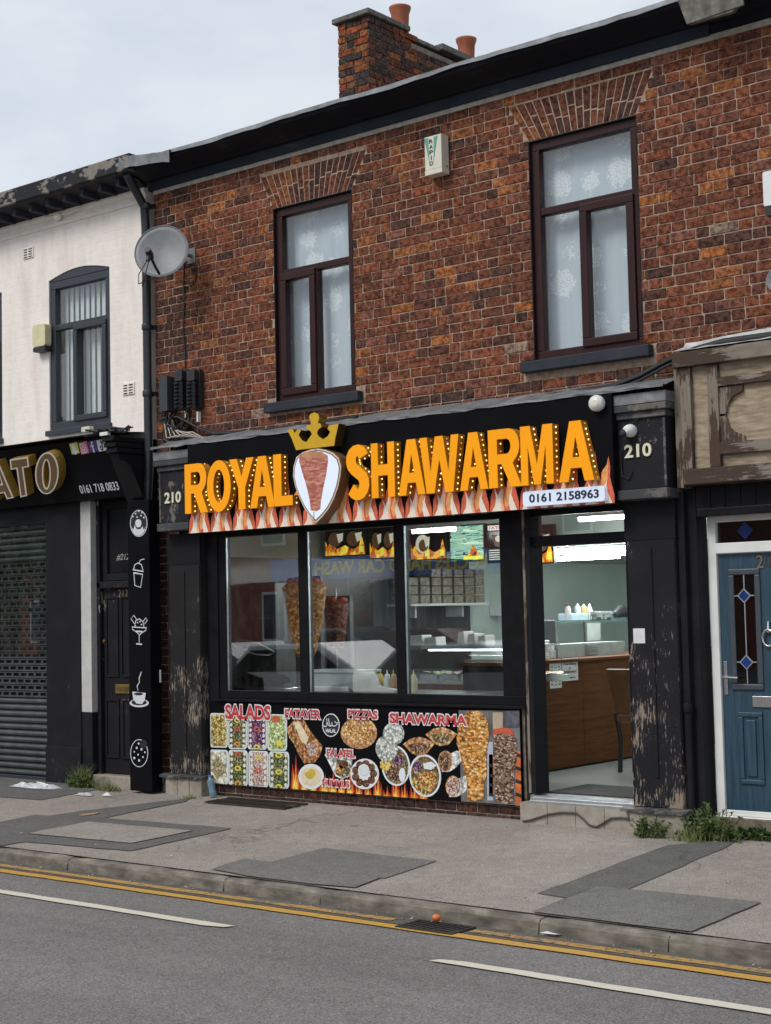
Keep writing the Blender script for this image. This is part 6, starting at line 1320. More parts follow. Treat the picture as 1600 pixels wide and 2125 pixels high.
M_gold = plain('gold_return', (.42,.26,.045), .35, .3, var=.2); M_bronze = plain('bronze_face', (.145,.082,.032), .4, var=.1); M_edge = plain('letter_edge', (.62,.58,.52), .4, var=.05)
def dlet(px, polys):
    # polys in picture pixels (outer and holes)
    pp = [[tile(*p) for p in pl] for pl in polys]; cx = sum(p[0] for p in pp[0])/len(pp[0]); cz = sum(p[1] for p in pp[0])/len(pp[0])
    lt_ = MB().prism(pp, -.105, -.101, fr_t).build('letter', M_edge, ds); MB().prism(pp, -.1005, -.001, fr_t).build('return', M_gold, lt_)
    ins = []
    for pi, pl in enumerate(polys):
        n = len(pl); ar = sum(pl[i][0]*pl[(i+1)%n][1]-pl[(i+1)%n][0]*pl[i][1] for i in range(n)); sgn = (1 if ar > 0 else -1)*(1 if pi == 0 else -1); o = []
        for i in range(n):
            a, b, c_ = Vector(pl[i-1]), Vector(pl[i]), Vector(pl[(i+1)%n]); n1 = Vector((-(b-a).y, (b-a).x)).normalized(); n2 = Vector((-(c_-b).y, (c_-b).x)).normalized(); nn = (n1+n2).normalized(); o.append(tuple(b+nn*3.0*sgn/max(.5, nn.dot(n1))))
        ins.append([tile(*p) for p in o])
    MB().prism(ins, -.107, -.1055, fr_t).build('face', M_bronze, lt_)
O1 = [(115+ -2+24.5*math.cos(R(a)), 975+43.5*math.sin(R(a))+ -.10*24.5*math.cos(R(a))) for a in range(0,360,15)]; O2 = [(112+6.5*math.cos(R(a)), 977+29*math.sin(R(a))) for a in range(0,360,20)]
dlet(0, [O1, O2]); dlet(0, [[(36,947),(74,941),(76,962),(64,964),(72,1022),(58,1025),(50,966),(38,968)]])
dlet(0, [[(-8,955),(12,950),(44,1026),(30,1029),(24,1016),(12,1018),(14,1030),(-10,1033)], [(12,998),(19,997),(14,978)]])
MB().prism([tile(*p) for p in ((-20,1010),(-10,1008),(-10,1035),(-20,1036))], -.105, -.001, fr_t).build('letter', M_gold, ds)
# social media tiles and the phone number
def stile(px0, px1, py0, py1, col_, glyph, gc, nm):
    q = [tile(*p) for p in ((px0+3,py1),(px1+4,py1-3),(px1-2,py0-4),(px0-3,py0))]; t = MB().prism(q, -.004, -.001, fr_t).build('icon_tile', col_, ds)
    c = tile((px0+px1)/2, (py0+py1)/2-1)
    for g_ in glyph: MB().prism([(c[0]+p[0]*.055, c[1]+p[1]*.10) for p in g_], -.0055, -.0042, fr_t).build('glyph', gc, t)
wt = M_ic
ghost = [[(-.9,-.6),(-.5,-.7),(-.2,-.95),(.2,-.95),(.5,-.7),(.9,-.6),(.5,-.2),(.5,.5),(.2,.85),(-.2,.85),(-.5,.5),(-.5,-.2)]]
cam_ = [rrect(-.8,.8,-.8,.8,.3)]; note = [stroke([(.15,.9),(.15,-.4),(-.1,-.7),(-.4,-.6),(-.45,-.25),(-.15,-.05)], .28), stroke([(.15,.75),(.4,.45),(.75,.4)], .25)]
eff = [stroke([(.45,.75),(.1,.75),(-.05,.5),(-.05,-.95)], .3), stroke([(-.45,.15),(.4,.15)], .26)]
stile(147,162,921,943, plain('tile_yellow', (.50,.52,.10), .4, var=.1), ghost, wt, 'g'); stile(166,182,919,943, plain('tile_coral', (.55,.14,.16), .4, var=.3, scale=60), [stroke(rrect(-.7,.7,-.7,.7,.3)+[rrect(-.7,.7,-.7,.7,.3)[0]], .16), stroke([(.35*math.cos(R(a)), .35*math.sin(R(a))) for a in range(0,361,30)], .16)], wt, 'c'); stile(185,201,917,939, plain('tile_indigo', (.07,.045,.20), .4, var=.05), eff, wt, 'f'); stile(203,220,914,937, M_ic, note, M_icb, 'n')
ta = tile(166,1017); tb2 = tile(246,1008); tt = tile(166,1004)[1]; tb3 = tile(246,1000)
text('0161 718 0833', ta[0], tb2[0], tile(205,1021)[1], tile(205,1003)[1], 0, .002, .01, fr_t).build('phone_number', M_ic, ds)
# small clutter above the sign
single('white_bracket', MB().box(*[v for pr in zip((U(210,905,-.5)[0], -.52, U(210,905,-.5)[1]), (U(226,900,-.5)[0], -.48, U(226,900,-.5)[1]+.02)) for v in pr]), M_white, 'small white bracket on top of the dessert sign', 'bracket')
single('cable_clip', MB().box(U(173,894,-.3)[0], U(190,890,-.3)[0], -.33, -.27, U(180,897,-.3)[1], U(180,886,-.3)[1]), plain('cream_clip', (.6,.56,.44), .5), 'cream cable clip box under the grey window', 'cable clip', bevel=.006)
wm = MB(); rw = random.Random(21)
for i in range(12):
    pts = []; x_ = xa-.20+rw.uniform(-.1,.1)
    for k in range(7): pts.append((x_+k*.075, -.42+rw.uniform(-.10,.08), zc1+.185+rw.uniform(0,.06)))
    wm.tube(pts, rw.uniform(.006,.011), 5)
single('cable_nest', wm, M_cable, 'nest of dark cables lying on the corner console', 'cables')
MB_ = MB().add([(-6,.0,3.62),(xe+.1,.0,3.60),(xe+.1,-.50,zB1+.03),(-6,-.50,zB1+.03)], [(0,1,2,3)]); MB_.build('sign_top', M_lead, ds)
x, zz = U(330,1403,-.14); mt_ = single('meter_label', MB().box(x-.035, x+.035, -.150, -.144, zz-.06, zz+.06), M_white, 'small white label plate on the downpipe', 'label plate')

# ================================================================== timber shopfront on the right (number 208)
YF = -.19
rsf = thing('timber_shopfront', 'bleached timber fascia and black boarding around the blue door', 'shopfront', (7, 0, .1))
fx0 = U(1412,880,YF)[0]; fz0 = (U(1425,1003,YF)[1]+U(1600,980,YF)[1])/2; fz1 = (U(1410,748,YF)[1]+U(1600,703,YF)[1])/2+.02; fx1 = 9.0
MB().box(fx0, fx1, YF+.03, .0, fz0+.02, fz1-.02).build('backing', M_board, rsf)
def rail(pts0, pts1, nm, mt, proud=.0, th=.045):
    pass
MB().box(fx0-.03, fx1, YF-.04, .02, fz1-.11, fz1).build('top_rail', M_oldwood_h, rsf, .006)
MB().box(fx0+.02, fx1, YF-.02, .02, fz0-.03, fz0+.085).build('bottom_rail', M_oldwood_h, rsf, .006)
for (pa, pb) in ((1412,1434),(1469,1491)):
    MB().box(U(pa,850,YF-.012)[0], U(pb,850,YF-.012)[0], YF-.012, YF+.029, fz0+.086, fz1-.111).build('stile', M_oldwood, rsf, .004)
MB().box(fx0-.055, fx0-.002, YF+.02, .05, fz0-.045, fz1-.115).build('end_board', M_oldwood, rsf, .004)
xi = U(1491,850,YF)[0]
for (ta, tb) in ((782,803),(918,945)):
    MB().box(xi+.001, fx1, YF-.010, YF+.029, U(1500,tb-2,YF)[1], U(1500,ta,YF)[1]).build('rail', M_oldwood_h, rsf, .004)
zA, zB_ = U(1500,802,YF)[1], U(1500,920,YF)[1]
for (zc, s) in ((zA, -1), (zB_, 1)):
    pts = [(xi+.001, zc+s*.002), (xi+.19, zc+s*.002), (xi+.19, zc+s*.045)]+[(xi+.19-.13*math.sin(R(a)), zc+s*(.185-.13*math.cos(R(a)))) for a in range(10,91,16)]+[(xi+.05, zc+s*.185), (xi+.05, zc+s*.215), (xi+.001, zc+s*.215)]
    MB().prism(pts if s > 0 else pts[::-1], YF+.005, YF+.029).build('corner_bracket', M_oldwood, rsf, .003)
wfl = MB(); vs = []; rz = random.Random(6)
for i in range(25):
    x = fx0-.03+.1*i; vs += [(x,-.004,fz1+.10+rz.uniform(-.006,.006)+.004*i), (x,-.05,fz1+.06+rz.uniform(-.008,.008)), (x,YF-.035,fz1+.012+rz.uniform(-.005,.005))]
wfl.add(vs, [(i*3+q, (i+1)*3+q, (i+1)*3+q+1, i*3+q+1) for i in range(24) for q in range(2)]).build('white_flashing', plain('white_flash', (.46,.46,.46), .5, var=.25, bmp=.4), rsf)
# black vertical boards beneath
zbt = fz0-.032; xq = pr1+.012
xj = U(1467,1300,-.02)[0]; zh0 = U(1500,1068,-.02)[1]
x = xq
while x < 9: 
    zb_ = zh0+.002 if x > xj-.13 else .08
    MB().box(x+.002, min(x+.118, 9), -.05+.006*((int(x*50))%2), .12, zb_, zbt).build('board', M_black_paint, rsf, .003); x += .12
MB().box(xj-.02, 9, -.085, -.02, zh0-.01, zh0+.05).build('drip_rail', M_black_gloss, rsf, .006)
MB().box(pr1+.002, pr1+.06, YP+.03, .05, .1, 2.60).build('corner_post', M_black_paint, rsf, .006)
MB().tube([(xj-.14,-.085,.2),(xj-.14,-.085,U(1460,1480,-.08)[1])], .03, 12).build('capped_pipe', M_black_paint, rsf); MB().lathe([(.036,0),(.04,.01),(.04,.06),(.036,.07)], (xj-.14,-.085,U(1460,1480,-.08)[1]), n=14).build('pipe_cap', M_black_paint, rsf)
MB().box(xj-.06, 9, .04, .3, .02, U(1520,1695,.08)[1]).build('door_step', mottled('mossy_stone', [(.3,(.06,.055,.03)),(.5,(.14,.12,.08)),(.7,(.24,.21,.16))], 12, .95, (1,1,1), .6), rsf, .01)
# blue door in a white frame
YDr = .085; bd = thing('blue_door', 'blue panelled front door with leaded glass in a white frame', 'door', (6.9, YDr, .25))
dxa = U(1479,1350,YDr)[0]; ztop = U(1480,1068,YDr)[1]; zbot = U(1505,1692,YDr)[1]; dwx = dxa+.98
fwd = U(1505,1300,YDr)[0]-U(1486,1300,YDr)[0]
fwd = .065
zt1_, zt0_ = U(1500,1127,YDr)[1], U(1500,1149,YDr)[1]
frm = MB(); frm.box(dxa, dxa+fwd, YDr-.02, YDr+.08, zbot, ztop); frm.box(dwx-fwd, dwx, YDr-.02, YDr+.08, zbot, ztop); frm.box(dxa+fwd, dwx-fwd, YDr-.019, YDr+.079, ztop-.06, ztop); frm.box(dxa+fwd, dwx-fwd, YDr-.03, YDr+.079, zt0_, zt1_); frm.box(dxa-.01, dwx, YDr-.03, YDr+.079, zbot-.05, zbot)
frm.build('frame', M_white_upvc, bd, .006)
M_leaded = glass('leaded_glass', (.5,.52,.50), 1.5, .05)
MB().box(dxa+fwd, dwx-fwd, YDr+.02, YDr+.026, zt1_, ztop-.06).build('fanlight', M_leaded, bd); MB().box(dxa+fwd, dwx-fwd, YDr+.06, YDr+.065, zt1_, ztop-.06).build('fanlight_backing', plain('dim_hall', (.07,.075,.075), .8), bd)
dl0, dl1 = dxa+fwd+.004, dwx-fwd-.004; leafz0 = zbot+.008; leaf = MB().box(dl0, dl1, YDr+.005, YDr+.06, leafz0, zt0_-.004).build('leaf', M_blue_door, bd, .003)
MB().box(dl0, dl1, YDr-.006, YDr+.02, leafz0-.006, leafz0+.035).build('weather_bar', M_white_upvc, leaf, .004)
M_dia = plain('blue_lead_glass', (.012,.04,.16), .1, var=.2)
def diamond(x, z, r, y): return MB().prism([(x-r,z),(x,z-r),(x+r,z),(x,z+r)], y-.004, y)
diamond(U(1544,1101,YDr)[0], U(1544,1101,YDr)[1], .065, YDr+.019).build('diamond', M_dia, bd)
ga, gb = U(1515,1300,YDr)[0], U(1581,1300,YDr)[0]; gz1, gz0 = U(1545,1180,YDr)[1], U(1550,1432,YDr)[1]
gp = MB(); frame_rect(gp, ga, gb, gz0, gz1, .045, YDr-.012, YDr+.006); gp = gp.build('glass_frame', plain('dark_bead', (.05,.06,.075), .4), leaf, .010)
MB().box(ga+.045, gb-.045, YDr-.002, YDr+.004, gz0+.045, gz1-.045).build('glass', M_leaded, gp); MB().box(ga+.045, (ga+gb)/2, YDr+.0045, YDr+.0049, gz0+.045, gz1-.045).build('dark_behind', plain('hall_dark', (.03,.026,.025), .6), gp); MB().box((ga+gb)/2, gb-.045, YDr+.0045, YDr+.0049, gz0+.15, gz1-.2).build('red_behind', plain('hall_red', (.12,.02,.02), .6), gp)
gc_ = (ga+gb)/2
MB().box(gc_-.004, gc_+.004, YDr-.006, YDr-.0025, gz0+.046, gz1-.046).build('lead_strip', M_alu, gp)
for py in (1236, 1374):
    zz = U(1548,py,YDr)[1]; MB().box(ga+.046, gb-.046, YDr-.0065, YDr-.0062, zz-.004, zz+.004).build('lead_strip', M_alu, gp); diamond(gc_, zz, .055, YDr-.0075).build('diamond', M_alu, gp); diamond(gc_, zz, .043, YDr-.012).build('diamond', M_dia, gp)
pa, pb = U(1535,1550,YDr)[0], U(1585,1550,YDr)[0]; pz1, pz0 = U(1555,1478,YDr)[1], U(1560,1628,YDr)[1]
frame_rect(MB(), pa, pb, pz0, pz1, .035, YDr-.010, YDr+.005).box(pa+.055, pb-.055, YDr-.008, YDr+.005, pz0+.055, pz1-.055).build('lower_panel', M_blue_door, leaf, .012)
MB().box(dl0+.48, dl0+.75, YDr-.010, YDr+.005, pz0, pz1).build('lower_panel', M_blue_door, leaf, .012)
hx, hz = U(1503,1405,YDr-.03); MB().box(hx-.014, hx+.014, YDr-.006, YDr+.005, hz-.13, hz+.11).tube([(hx,YDr-.005,hz),(hx,YDr-.05,hz),(hx+.12,YDr-.055,hz-.005)], .009, 8).build('handle', M_steel, leaf, .002)
kx, kz = U(1594,1318,YDr-.02); kn = MB().lathe([(.012,0),(.03,-.01),(.012,-.03)], (kx,YDr+.005,kz+.03), 'y', 14).tube([(kx,YDr-.01,kz+.10),(kx,YDr-.015,kz+.04)], [.006,.014], 8).tube([(kx+.045*math.cos(R(a)), YDr-.02, kz-.02+.06*math.sin(R(a))) for a in range(60,481,30)], .009, 8).build('knocker', M_steel, leaf)
lx0, lx1 = U(1562,1455,YDr)[0], U(1562,1455,YDr)[0]+.28; lz = U(1575,1456,YDr)[1]; MB().box(lx0, lx1, YDr-.010, YDr+.005, lz-.04, lz+.04).build('letter_plate', M_steel, leaf, .004)
nx = U(1568,1162,YDr)[0]; nz_ = U(1580,1163,YDr)[1]; text('208', nx, nx+.20, nz_-.05, nz_+.045, YDr+.0045, .004, .01).build('number', plain('black_numerals', (.03,.03,.03), .5), leaf)
text('2', nx+.006, nx+.062, nz_-.055, nz_+.04, YDr-.0005, .003, .004).build('number', plain('worn_numerals', (.16,.12,.08), .5), leaf)
# ================================================================== weeds, litter and ironwork on the ground
M_leaf = mottled('weed_leaf', [(.3,(.035,.070,.016)),(.55,(.075,.125,.030)),(.8,(.14,.19,.055))], 25, .6, bmp=0)
M_grass = mottled('grass_blade', [(.3,(.05,.075,.018)),(.55,(.11,.13,.035)),(.8,(.22,.21,.08))], 25, .7, bmp=0)
def weed(px, py, w_, h_, n, kind, label, seed, y=None):
    p = G(px, py) if y is None else Vector((U(px, py, y)[0], y, zp(y))); rw = random.Random(seed); t = thing('weed', label, 'weed', (p.x, p.y, p.z), 'weeds along the shopfronts'); lv = MB(); sm_ = MB()
    for i in range(n):
        bx, by = p.x+rw.gauss(0, w_*.28), p.y+rw.uniform(-.06,.04); h = h_*rw.uniform(.35,1)*(1-abs(bx-p.x)/w_*.8); h = max(h, .04); lx, ly = rw.gauss(0,.10)*h/.2, rw.gauss(0,.06)*h/.2
        pts = [(bx+lx*s*s, by+ly*s*s, p.z-.01+h*s) for s in (0,.35,.7,1)]
        if kind == 'grass':
            for s in range(3):
                a, b = Vector(pts[s]), Vector(pts[s+1]); wd = .006*(1-s/3); wn = .006*(1-(s+1)/3); lv.add([a+Vector((-wd,0,0)), a+Vector((wd,0,0)), b+Vector((wn,.002,0)), b+Vector((-wn,.002,0))], [(0,1,2,3)])
        else:
            sm_.tube(pts, [.004,.0035,.003,.002], 5, False)
            for s in range(9):
                q = rw.random()*.85+.15; i0 = min(2, int(q*3)); c = Vector(pts[i0]).lerp(Vector(pts[i0+1]), q*3-i0); d = Vector((rw.gauss(0,1), rw.gauss(0,1)-.3, rw.uniform(-.2,.9))).normalized(); sd = d.cross(Vector((rw.gauss(0,1),rw.gauss(0,1),1))).normalized(); ln = rw.uniform(.022,.048); wd = ln*.30
                lv.add([c, c+d*ln*.4+sd*wd, c+d*ln, c+d*ln*.4-sd*wd+Vector((0,0,.004))], [(0,1,2,3)])
    lv.build('leaves', M_grass if kind == 'grass' else M_leaf, t)
    if sm_.v: sm_.build('stems', M_grass, t)
weed(168,1632,.34,.30,190,'grass','tall seeding grass at the foot of the wide black pilaster',1); weed(170,1634,.30,.16,40,'leaf','leafy weed mixed in the grass by the black pilaster',5)
weed(228,1641,.30,.14,130,'grass','low yellowish grass before the panelled side door',2); weed(395,1658,.16,.07,40,'grass','sparse grass under the left stone plinth',3); weed(607,1676,.10,.05,26,'grass','small tuft beside the cellar grating',4)
weed(1345,1738,.20,.19,34,'leaf','bright weed against the right stone plinth',6); weed(1478,1744,.38,.28,72,'leaf','bushy green weed at the corner of the blue door',7); weed(1430,1746,.22,.20,60,'grass','dry grass between the plinth and the bushy weed',8); weed(1570,1742,.5,.10,90,'leaf','low moss and seedlings along the blue door step',9)
# litter
M_foil = plain('white_plastic_litter', (.60,.60,.60), .35, var=.2, scale=30); M_card = plain('cardboard', (.45,.28,.17), .8)
def crumple(px, py, rx, ry, rz, mat, name, label, cat, seed, n=9):
    p = G(px, py); rc = random.Random(seed); vs = []
    for i in range(n+1):
        for k in range(n+1): u, v = i/n*2-1, k/n*2-1; vs.append((p.x+rx*u+rc.uniform(-.2,.2)*rx, p.y+ry*v+rc.uniform(-.2,.2)*ry, p.z+.006+max(0, rz*(1-u*u)*(1-v*v)*rc.uniform(.1,1.2))))
    return single(name, MB().add(vs, [(i*(n+1)+k, (i+1)*(n+1)+k, (i+1)*(n+1)+k+1, i*(n+1)+k+1) for i in range(n) for k in range(n)]), mat, label, cat)
crumple(75,1634,.30,.10,.05,M_foil,'plastic_bag','flattened white plastic bag in front of the shutter','litter',1); crumple(342,1640,.10,.09,.14,M_foil,'crumpled_wrapper','crumpled white wrapper at the foot of the downpipe','litter',2,6)
crumple(176,1651,.10,.04,.03,plain('grey_litter', (.42,.42,.40), .6),'wrapper','greyish wrapper in front of the grass','litter',3,5); crumple(222,1652,.05,.03,.03,M_foil,'paper_scrap','small white scrap before the side door','litter',4,4)
q = [G(*p_) for p_ in ((165,1696),(198,1692),(207,1689),(172,1693))]; single('cardboard_piece', MB().add([(p_.x,p_.y,p_.z+.008) for p_ in q]+[(p_.x,p_.y,p_.z+.016) for p_ in q], [(3,2,1,0),(4,5,6,7),(0,1,5,4),(1,2,6,5),(2,3,7,6),(3,0,4,7)]), M_card, 'flat tan cardboard piece on the dark pavement strip', 'litter')
for (px, py, lb) in ((750,1888,'white crumb line in the gutter left of the drain'),(1145,1945,'white paper scrap in the gutter right of the drain')): 
    p = GZ(px, py, ZR); rc = random.Random(px); single('paper_scrap', MB().add([(p.x+dx, p.y+dy, ZR+.016+rc.uniform(0,.02)) for dx, dy in ((-.07,-.015),(.03,-.02),(.08,.012),(-.02,.022))], [(0,1,2,3)]), M_foil, lb, 'litter')
# crumbs, butts, leaves and chips too small to tell apart
lt_ = MB(); rc = random.Random(31)
for i in range(420):
    if i < 150: p = GZ(rc.uniform(0,1600), 0, 0) if False else Vector((rc.uniform(1.5,9.5), -2.84-abs(rc.gauss(0,.05)), ZR+.012))
    elif i < 330: p = Vector((rc.uniform(-2,8), -.22-abs(rc.gauss(0,.12)), 0)); p.z = zp(p.y)+.006
    else: p = Vector((rc.uniform(-1,8), rc.uniform(-2.6,-.4), 0)); p.z = zp(p.y)+.012
    s = rc.uniform(.004,.014); a = rc.uniform(0,3.1); dx, dy = s*math.cos(a), s*math.sin(a); cl = rc.choice([(.5,.48,.44),(.22,.16,.10),(.14,.10,.06),(.35,.28,.18),(.08,.07,.06)])
    lt_.add([(p.x-dx,p.y-dy,p.z),(p.x+dy*.5,p.y-dx*.5,p.z),(p.x+dx,p.y+dy,p.z+s*.5),(p.x-dy*.5,p.y+dx*.5,p.z)], [(0,1,2,3)], False, cl)
mm, nt_m, bs_m = new_mat('ground_litter'); am = N(nt_m, 'Attribute', attribute_name='tint'); L(nt_m, am.outputs['Color'], bs_m.inputs['Base Color']); bs_m.inputs['Roughness'].default_value = .9
lo = lt_.build('ground_litter', mm, None, tint=True); tag(lo, 'scattered crumbs, butts and leaf scraps along kerb and shopfront', 'litter', kind='stuff')
# water bottle leaning at the plinth
p = G(440,1655); bo = thing('water_bottle', 'clear blue tinted plastic bottle standing by the left plinth', 'bottle', (p.x,p.y,p.z)); M_pet = plain('clear_blue_plastic', (.20,.32,.42), .15, var=.2)
M_pet.node_tree.nodes['Principled BSDF'].inputs['Alpha'].default_value = .6
tl_ = Vector((-.25,0,1)).normalized()
def along(s): return (p.x+.02+tl_.x*s, p.y, p.z+.005+tl_.z*s)
MB().tube([along(0), along(.008), along(.06), along(.075), along(.09), along(.15)], [.026,.034,.034,.029,.034,.034], 14).tube([along(.15), along(.175), along(.19)], [.034,.016,.013], 14).build('body', M_pet, bo); MB().tube([along(.19), along(.205)], .016, 12).build('cap', plain('blue_cap', (.06,.18,.42), .4), bo)
# gully grate in the road and a squashed tomato on it
gA, gB = GZ(838,1915,ZR), GZ(1010,1935,ZR); gx0_, gx1_ = GZ(850,1918,ZR).x, GZ(1000,1925,ZR).x; gy0, gy1 = -3.10, -2.86
gt = thing('gully_grate', 'black iron gully grate in the gutter by the kerb', 'drain grate', ((gx0_+gx1_)/2, -2.98, ZR)); M_iron = plain('cast_iron', (.035,.032,.03), .6, .4, var=.3, bmp=.3)
frame_rect(MB(), gx0_, gx1_, 0, 1, .0, 0, 0); fm_ = MB(); fm_.box(gx0_, gx1_, gy0, gy0+.025, ZR+.005, ZR+.014).box(gx0_, gx1_, gy1-.025, gy1, ZR+.005, ZR+.014).box(gx0_, gx0_+.025, gy0+.025, gy1-.025, ZR+.005, ZR+.014).box(gx1_-.025, gx1_, gy0+.025, gy1-.025, ZR+.005, ZR+.014); fm_.build('frame', M_iron, gt)
MB().box(gx0_+.025, gx1_-.025, gy0+.025, gy1-.025, ZR+.0045, ZR+.006).build('dark_pit', plain('pit', (.004,.004,.004), .9), gt)
nb = 9
for i in range(nb):
    x = gx0_+.04+(gx1_-gx0_-.08)*i/(nb-1); MB().add([(x-.012,gy0+.02,ZR+.0145),(x+.012,gy0+.02,ZR+.0145),(x+.042,gy1-.02,ZR+.0145),(x+.018,gy1-.02,ZR+.0145),(x-.012,gy0+.02,ZR+.007),(x+.012,gy0+.02,ZR+.007),(x+.042,gy1-.02,ZR+.007),(x+.018,gy1-.02,ZR+.007)], [(0,1,2,3),(0,4,5,1),(1,5,6,2),(2,6,7,3),(3,7,4,0)]).build('bar', M_iron, gt)
p = GZ(906,1919,ZR); single('tomato', MB().lathe([(.005,-.020),(.020,-.015),(.028,0),(.025,.015),(.010,.022)], (p.x,p.y,ZR+.04), n=14), plain('orange_tomato', (.60,.16,.04), .35), 'small orange tomato lying on the gully grate', 'tomato')
# cellar grating by the stall riser
ca = G(475,1658); cb_ = G(620,1674); cg = thing('cellar_grating', 'rusty cellar grating in the pavement under the menu board', 'grating', (ca.x, -.3, .09)); M_rust = plain('rusty_iron', (.045,.032,.026), .8, .3, var=.4, bmp=.4)
gxa, gxb = ca.x, cb_.x; zc_ = zp(-.33)
MB().add([(gxa,-.42,zp(-.42)+.005),(gxb,-.42,zp(-.42)+.005),(gxb,-.16,zp(-.16)+.005),(gxa,-.16,zp(-.16)+.005)], [(0,1,2,3)]).build('dark_pit', plain('pit', (.004,.004,.004), .9), cg)
for i in range(26): x = gxa+(gxb-gxa)*i/25; MB().box(x-.008, x+.008, -.43, -.15, zp(-.43)+.006, zp(-.15)+.012).build('bar', M_rust, cg)
for yy in (-.44, -.29, -.15): MB().box(gxa-.02, gxb+.02, yy-.008, yy+.008, zp(yy)+.006, zp(yy)+.018).build('rail', M_rust, cg)

# ================================================================== across the street: what the shop window mirrors
def V(px, py, d): x, z = U(px, py, d); return x, -d, z      # mirrored in the glazing plane Y = 0
D1 = 17.0
cw = thing('car_wash_canopy', 'blue car wash canopy with yellow lettering ECCLES HAND CAR WASH mirrored in the panes', 'canopy', (V(800,1165,D1)[0], -D1, .02)); M_cb = plain('canopy_blue', (.03,.13,.50), .4, var=.15); M_cy = plain('canopy_yellow', (.85,.64,.05), .5, var=.08)
xa_, xb_ = V(560,1165,D1)[0], V(1060,1165,D1)[0]; za_ = V(800,1197,D1)[2]; zb2 = V(800,1150,D1)[2]
MB().box(xa_, xb_, -D1, -D1-.25, za_, zb2).build('fascia', M_cb, cw, .02); MB().box(xa_, xb_, -D1-.25, -D1-5, zb2-.12, zb2-.02).build('roof', M_cb, cw)
fr_m = lambda x, z, y: (-x, -D1-y, z)
tx0, tx1 = V(655,1165,D1)[0], V(1010,1165,D1)[0]
text('ECCLES HAND CAR WASH', -tx1, -tx0, za_+.10, zb2-.10, 0, .02, .02, lambda x, z, y: (-x, -D1+.005-y, z)).build('lettering', M_cy, cw)
for i in range(4): x = xa_+.2+(xb_-xa_-.4)*i/3; MB().box(x-.04, x+.04, -D1-.06, -D1-.18, .02, za_).build('post', M_dish, cw)
shd = thing('pale_shed', 'pale corrugated shed under the canopy mirrored in the panes', 'shed', ((xa_+xb_)/2, -D1-5, .02)); n = 70; vs = []
for i in range(n+1):
    x = xa_-.5+(xb_-xa_+2)*i/n; vs += [(x,-D1-4.5-.06*(i%2),.02),(x,-D1-4.5-.06*(i%2),za_+.1)]
MB().add(vs, [(i*2,i*2+2,i*2+3,i*2+1) for i in range(n)]).build('wall', plain('pale_sheet', (.46,.50,.50), .6, var=.2, scale=1), shd)
D2 = 24.0
def far_house(pa, pb, hz, d, col_, label, dp=9):
    x0, x1 = V(pa,1200,d)[0], V(pb,1200,d)[0]; t = thing('brick_house', label, 'house', ((x0+x1)/2, -d, .02)); MB().box(x0, x1, -d-dp, -d, .02, hz).build('wall', col_, t)
    MB().add([(x0-.2,-d+.3,hz),(x1+.2,-d+.3,hz),(x1+.2,-d-dp/2,hz+2.6),(x0-.2,-d-dp/2,hz+2.6),(x1+.2,-d-dp-.3,hz),(x0-.2,-d-dp-.3,hz)], [(0,1,2,3),(3,2,4,5)]).build('roof', M_slate, t)
    k = max(2, int((x1-x0)/2.2))
    for i in range(k):
        for z0 in (1.0, 3.9):
            if z0+1.5 > hz: continue
            a = x0+(x1-x0)*(i+.3)/k; wn = MB().box(a, a+1.0, -d-.02, -d+.05, z0, z0+1.5).build('window', M_white, t); MB().box(a+.08, a+.92, -d+.052, -d+.06, z0+.08, z0+1.42).build('pane', plain('dark_pane', (.03,.035,.04), .1), wn)
M_far = plain('far_red_brick', (.30,.10,.07), .9, var=.25, scale=3)
far_house(380, 640, 6.2, D2, M_far, 'red brick house left of the canopy, mirrored in the left pane'); far_house(640, 900, 5.2, D2+6, plain('far_brown_brick', (.12,.06,.05), .9, var=.2, scale=3), 'brown brick house behind the canopy, mirrored in the middle pane'); far_house(1000, 1420, 6.0, D2+3, M_far, 'red brick house right of the canopy, mirrored near the door'); far_house(40, 330, 6.0, D2, M_far, 'red brick house mirrored in the left shop window')
far_house(-700, -20, 5.5, D2+2, plain('far_brown_brick', (.12,.06,.05), .9), 'long brown brick house farthest along the opposite side')
def car(px, d, label, paint, zb=.02):
    x, _, _ = V(px,1400,d); t = thing('parked_car', label, 'car', (x,-d,.02), 'cars in the car wash'); L_ = 4.3
    prof = [(-2.15,.30),(-2.12,.62),(-1.95,.80),(-1.15,.92),(-.55,1.38),(.95,1.42),(1.75,.98),(2.1,.90),(2.15,.55),(2.12,.30)]
    MB().prism([(x+p_[0], zb+p_[1]) for p_ in prof], -d-.85, -d+.85).build('body', paint, t, .06)
    for s in (1, -1): MB().prism([(x-1.0,zb+.94),(x-.5,zb+1.30),(x+.9,zb+1.34),(x+1.5,zb+.98)], -d+s*.86, -d+s*.84).build('side_window', M_black_gloss, t)
    for wx in (-1.35, 1.35):
        for s in (1, -1): wh = MB().lathe([(.31,-.1),(.33,-.06),(.33,.06),(.31,.1)], (x+wx,-d+s*.78,zb+.33), 'y', 20).build('wheel', M_black_plastic, t); MB().lathe([(.19,.101),(.16,.115)], (x+wx,-d+s*.78,zb+.33), 'y', 14).build('rim', M_alu, wh)
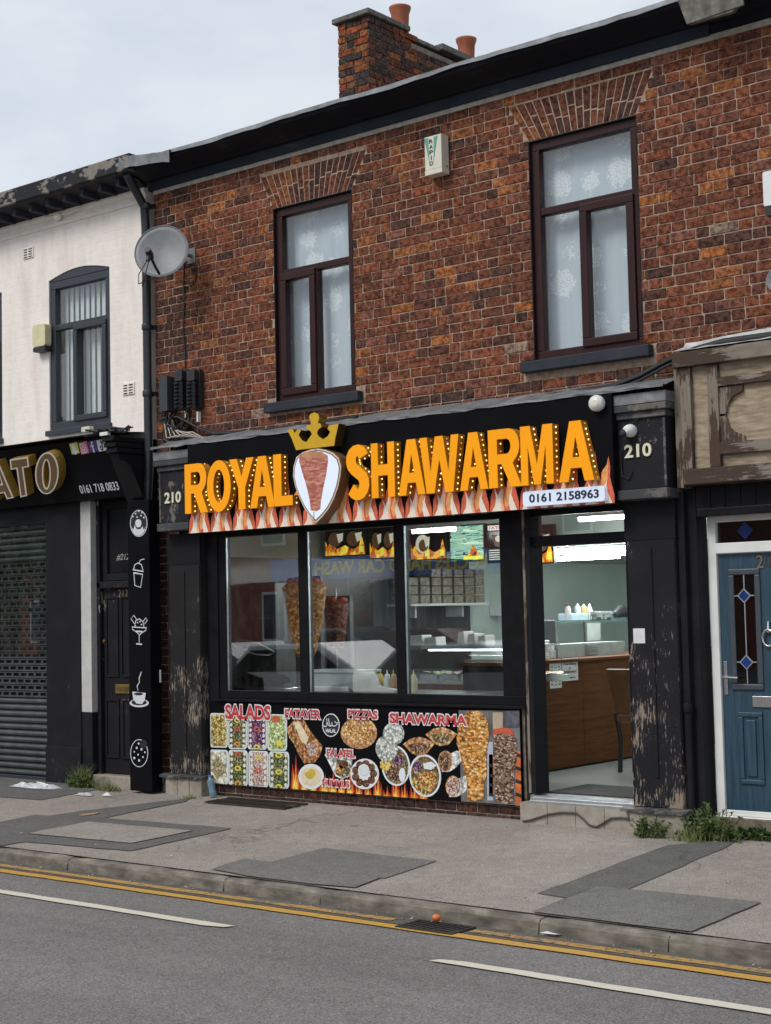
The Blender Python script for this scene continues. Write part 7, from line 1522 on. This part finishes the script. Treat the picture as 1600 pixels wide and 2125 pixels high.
car(880, 15.0, 'dark maroon car mirrored in the right pane', plain('car_maroon', (.07,.012,.014), .2, .3, var=.05)); car(700, 19.5, 'silver car mirrored in the middle pane', plain('car_silver', (.35,.37,.39), .25, .7, var=.05))
car(955, 8.9, 'silver car parked at the far kerb, mirrored low in the right pane', plain('car_silver', (.35,.37,.39), .25, .7, var=.05), ZR); car(640, 8.9, 'white car parked at the far kerb, mirrored low across the first mullion', plain('car_white', (.62,.63,.64), .25, .1, var=.03), ZR); car(440, 8.9, 'dark blue car parked at the far kerb, mirrored low in the left pane', plain('car_blue', (.02,.03,.06), .2, .3, var=.05), ZR)
def tree(x, y, h, r, label, seed, n=3200):
    t = thing('street_tree', label, 'tree', (x,y,.02), 'trees across the street'); rt = random.Random(seed); tk = MB().tube([(x,y,.02),(x+.1,y,h*.3),(x,y+.1,h*.6)], [.20,.16,.08], 8); cs = []
    for i in range(16): 
        a = rt.uniform(0,6.28); q = rt.random()**.5*r*.75; c = (x+q*math.cos(a), y+q*math.sin(a), h*.62+rt.uniform(-.3,.38)*h); cs.append((c, rt.uniform(.35,.6)*r)); tk.tube([(x,y+.05,h*.4), c], [.07,.02], 5, False)
    tk.build('trunk', plain('bark', (.07,.055,.04), .9), t); lv = MB()
    for i in range(n):
        c, rr = rt.choice(cs); d = Vector((rt.gauss(0,1),rt.gauss(0,1),rt.gauss(0,1))).normalized()*rr*rt.random()**.4; p_ = Vector(c)+d; u = Vector((rt.gauss(0,1),rt.gauss(0,1),rt.gauss(0,1))).normalized()*.13; v = u.cross(Vector((rt.gauss(0,1),rt.gauss(0,1),1))).normalized()*.08
        lv.add([p_-u, p_+v, p_+u, p_-v], [(0,1,2,3)])
    lv.build('crown', mottled('tree_leaf', [(.3,(.02,.045,.012)),(.7,(.06,.10,.03))], 3, .6, bmp=0), t)
tx, ty, tz = V(770,1110,26); tree(tx, ty, 7.5, 2.2, 'green tree above the canopy mirrored in the middle pane', 3)
tx, ty, tz = V(30,1180,15); tree(tx, ty, 6.5, 2.4, 'leafy tree mirrored in the glass over the roller shutter', 4); tx, ty, tz = V(90,1130,21); tree(tx, ty, 8, 2.6, 'tall tree mirrored beside the leafy one over the roller shutter', 6)
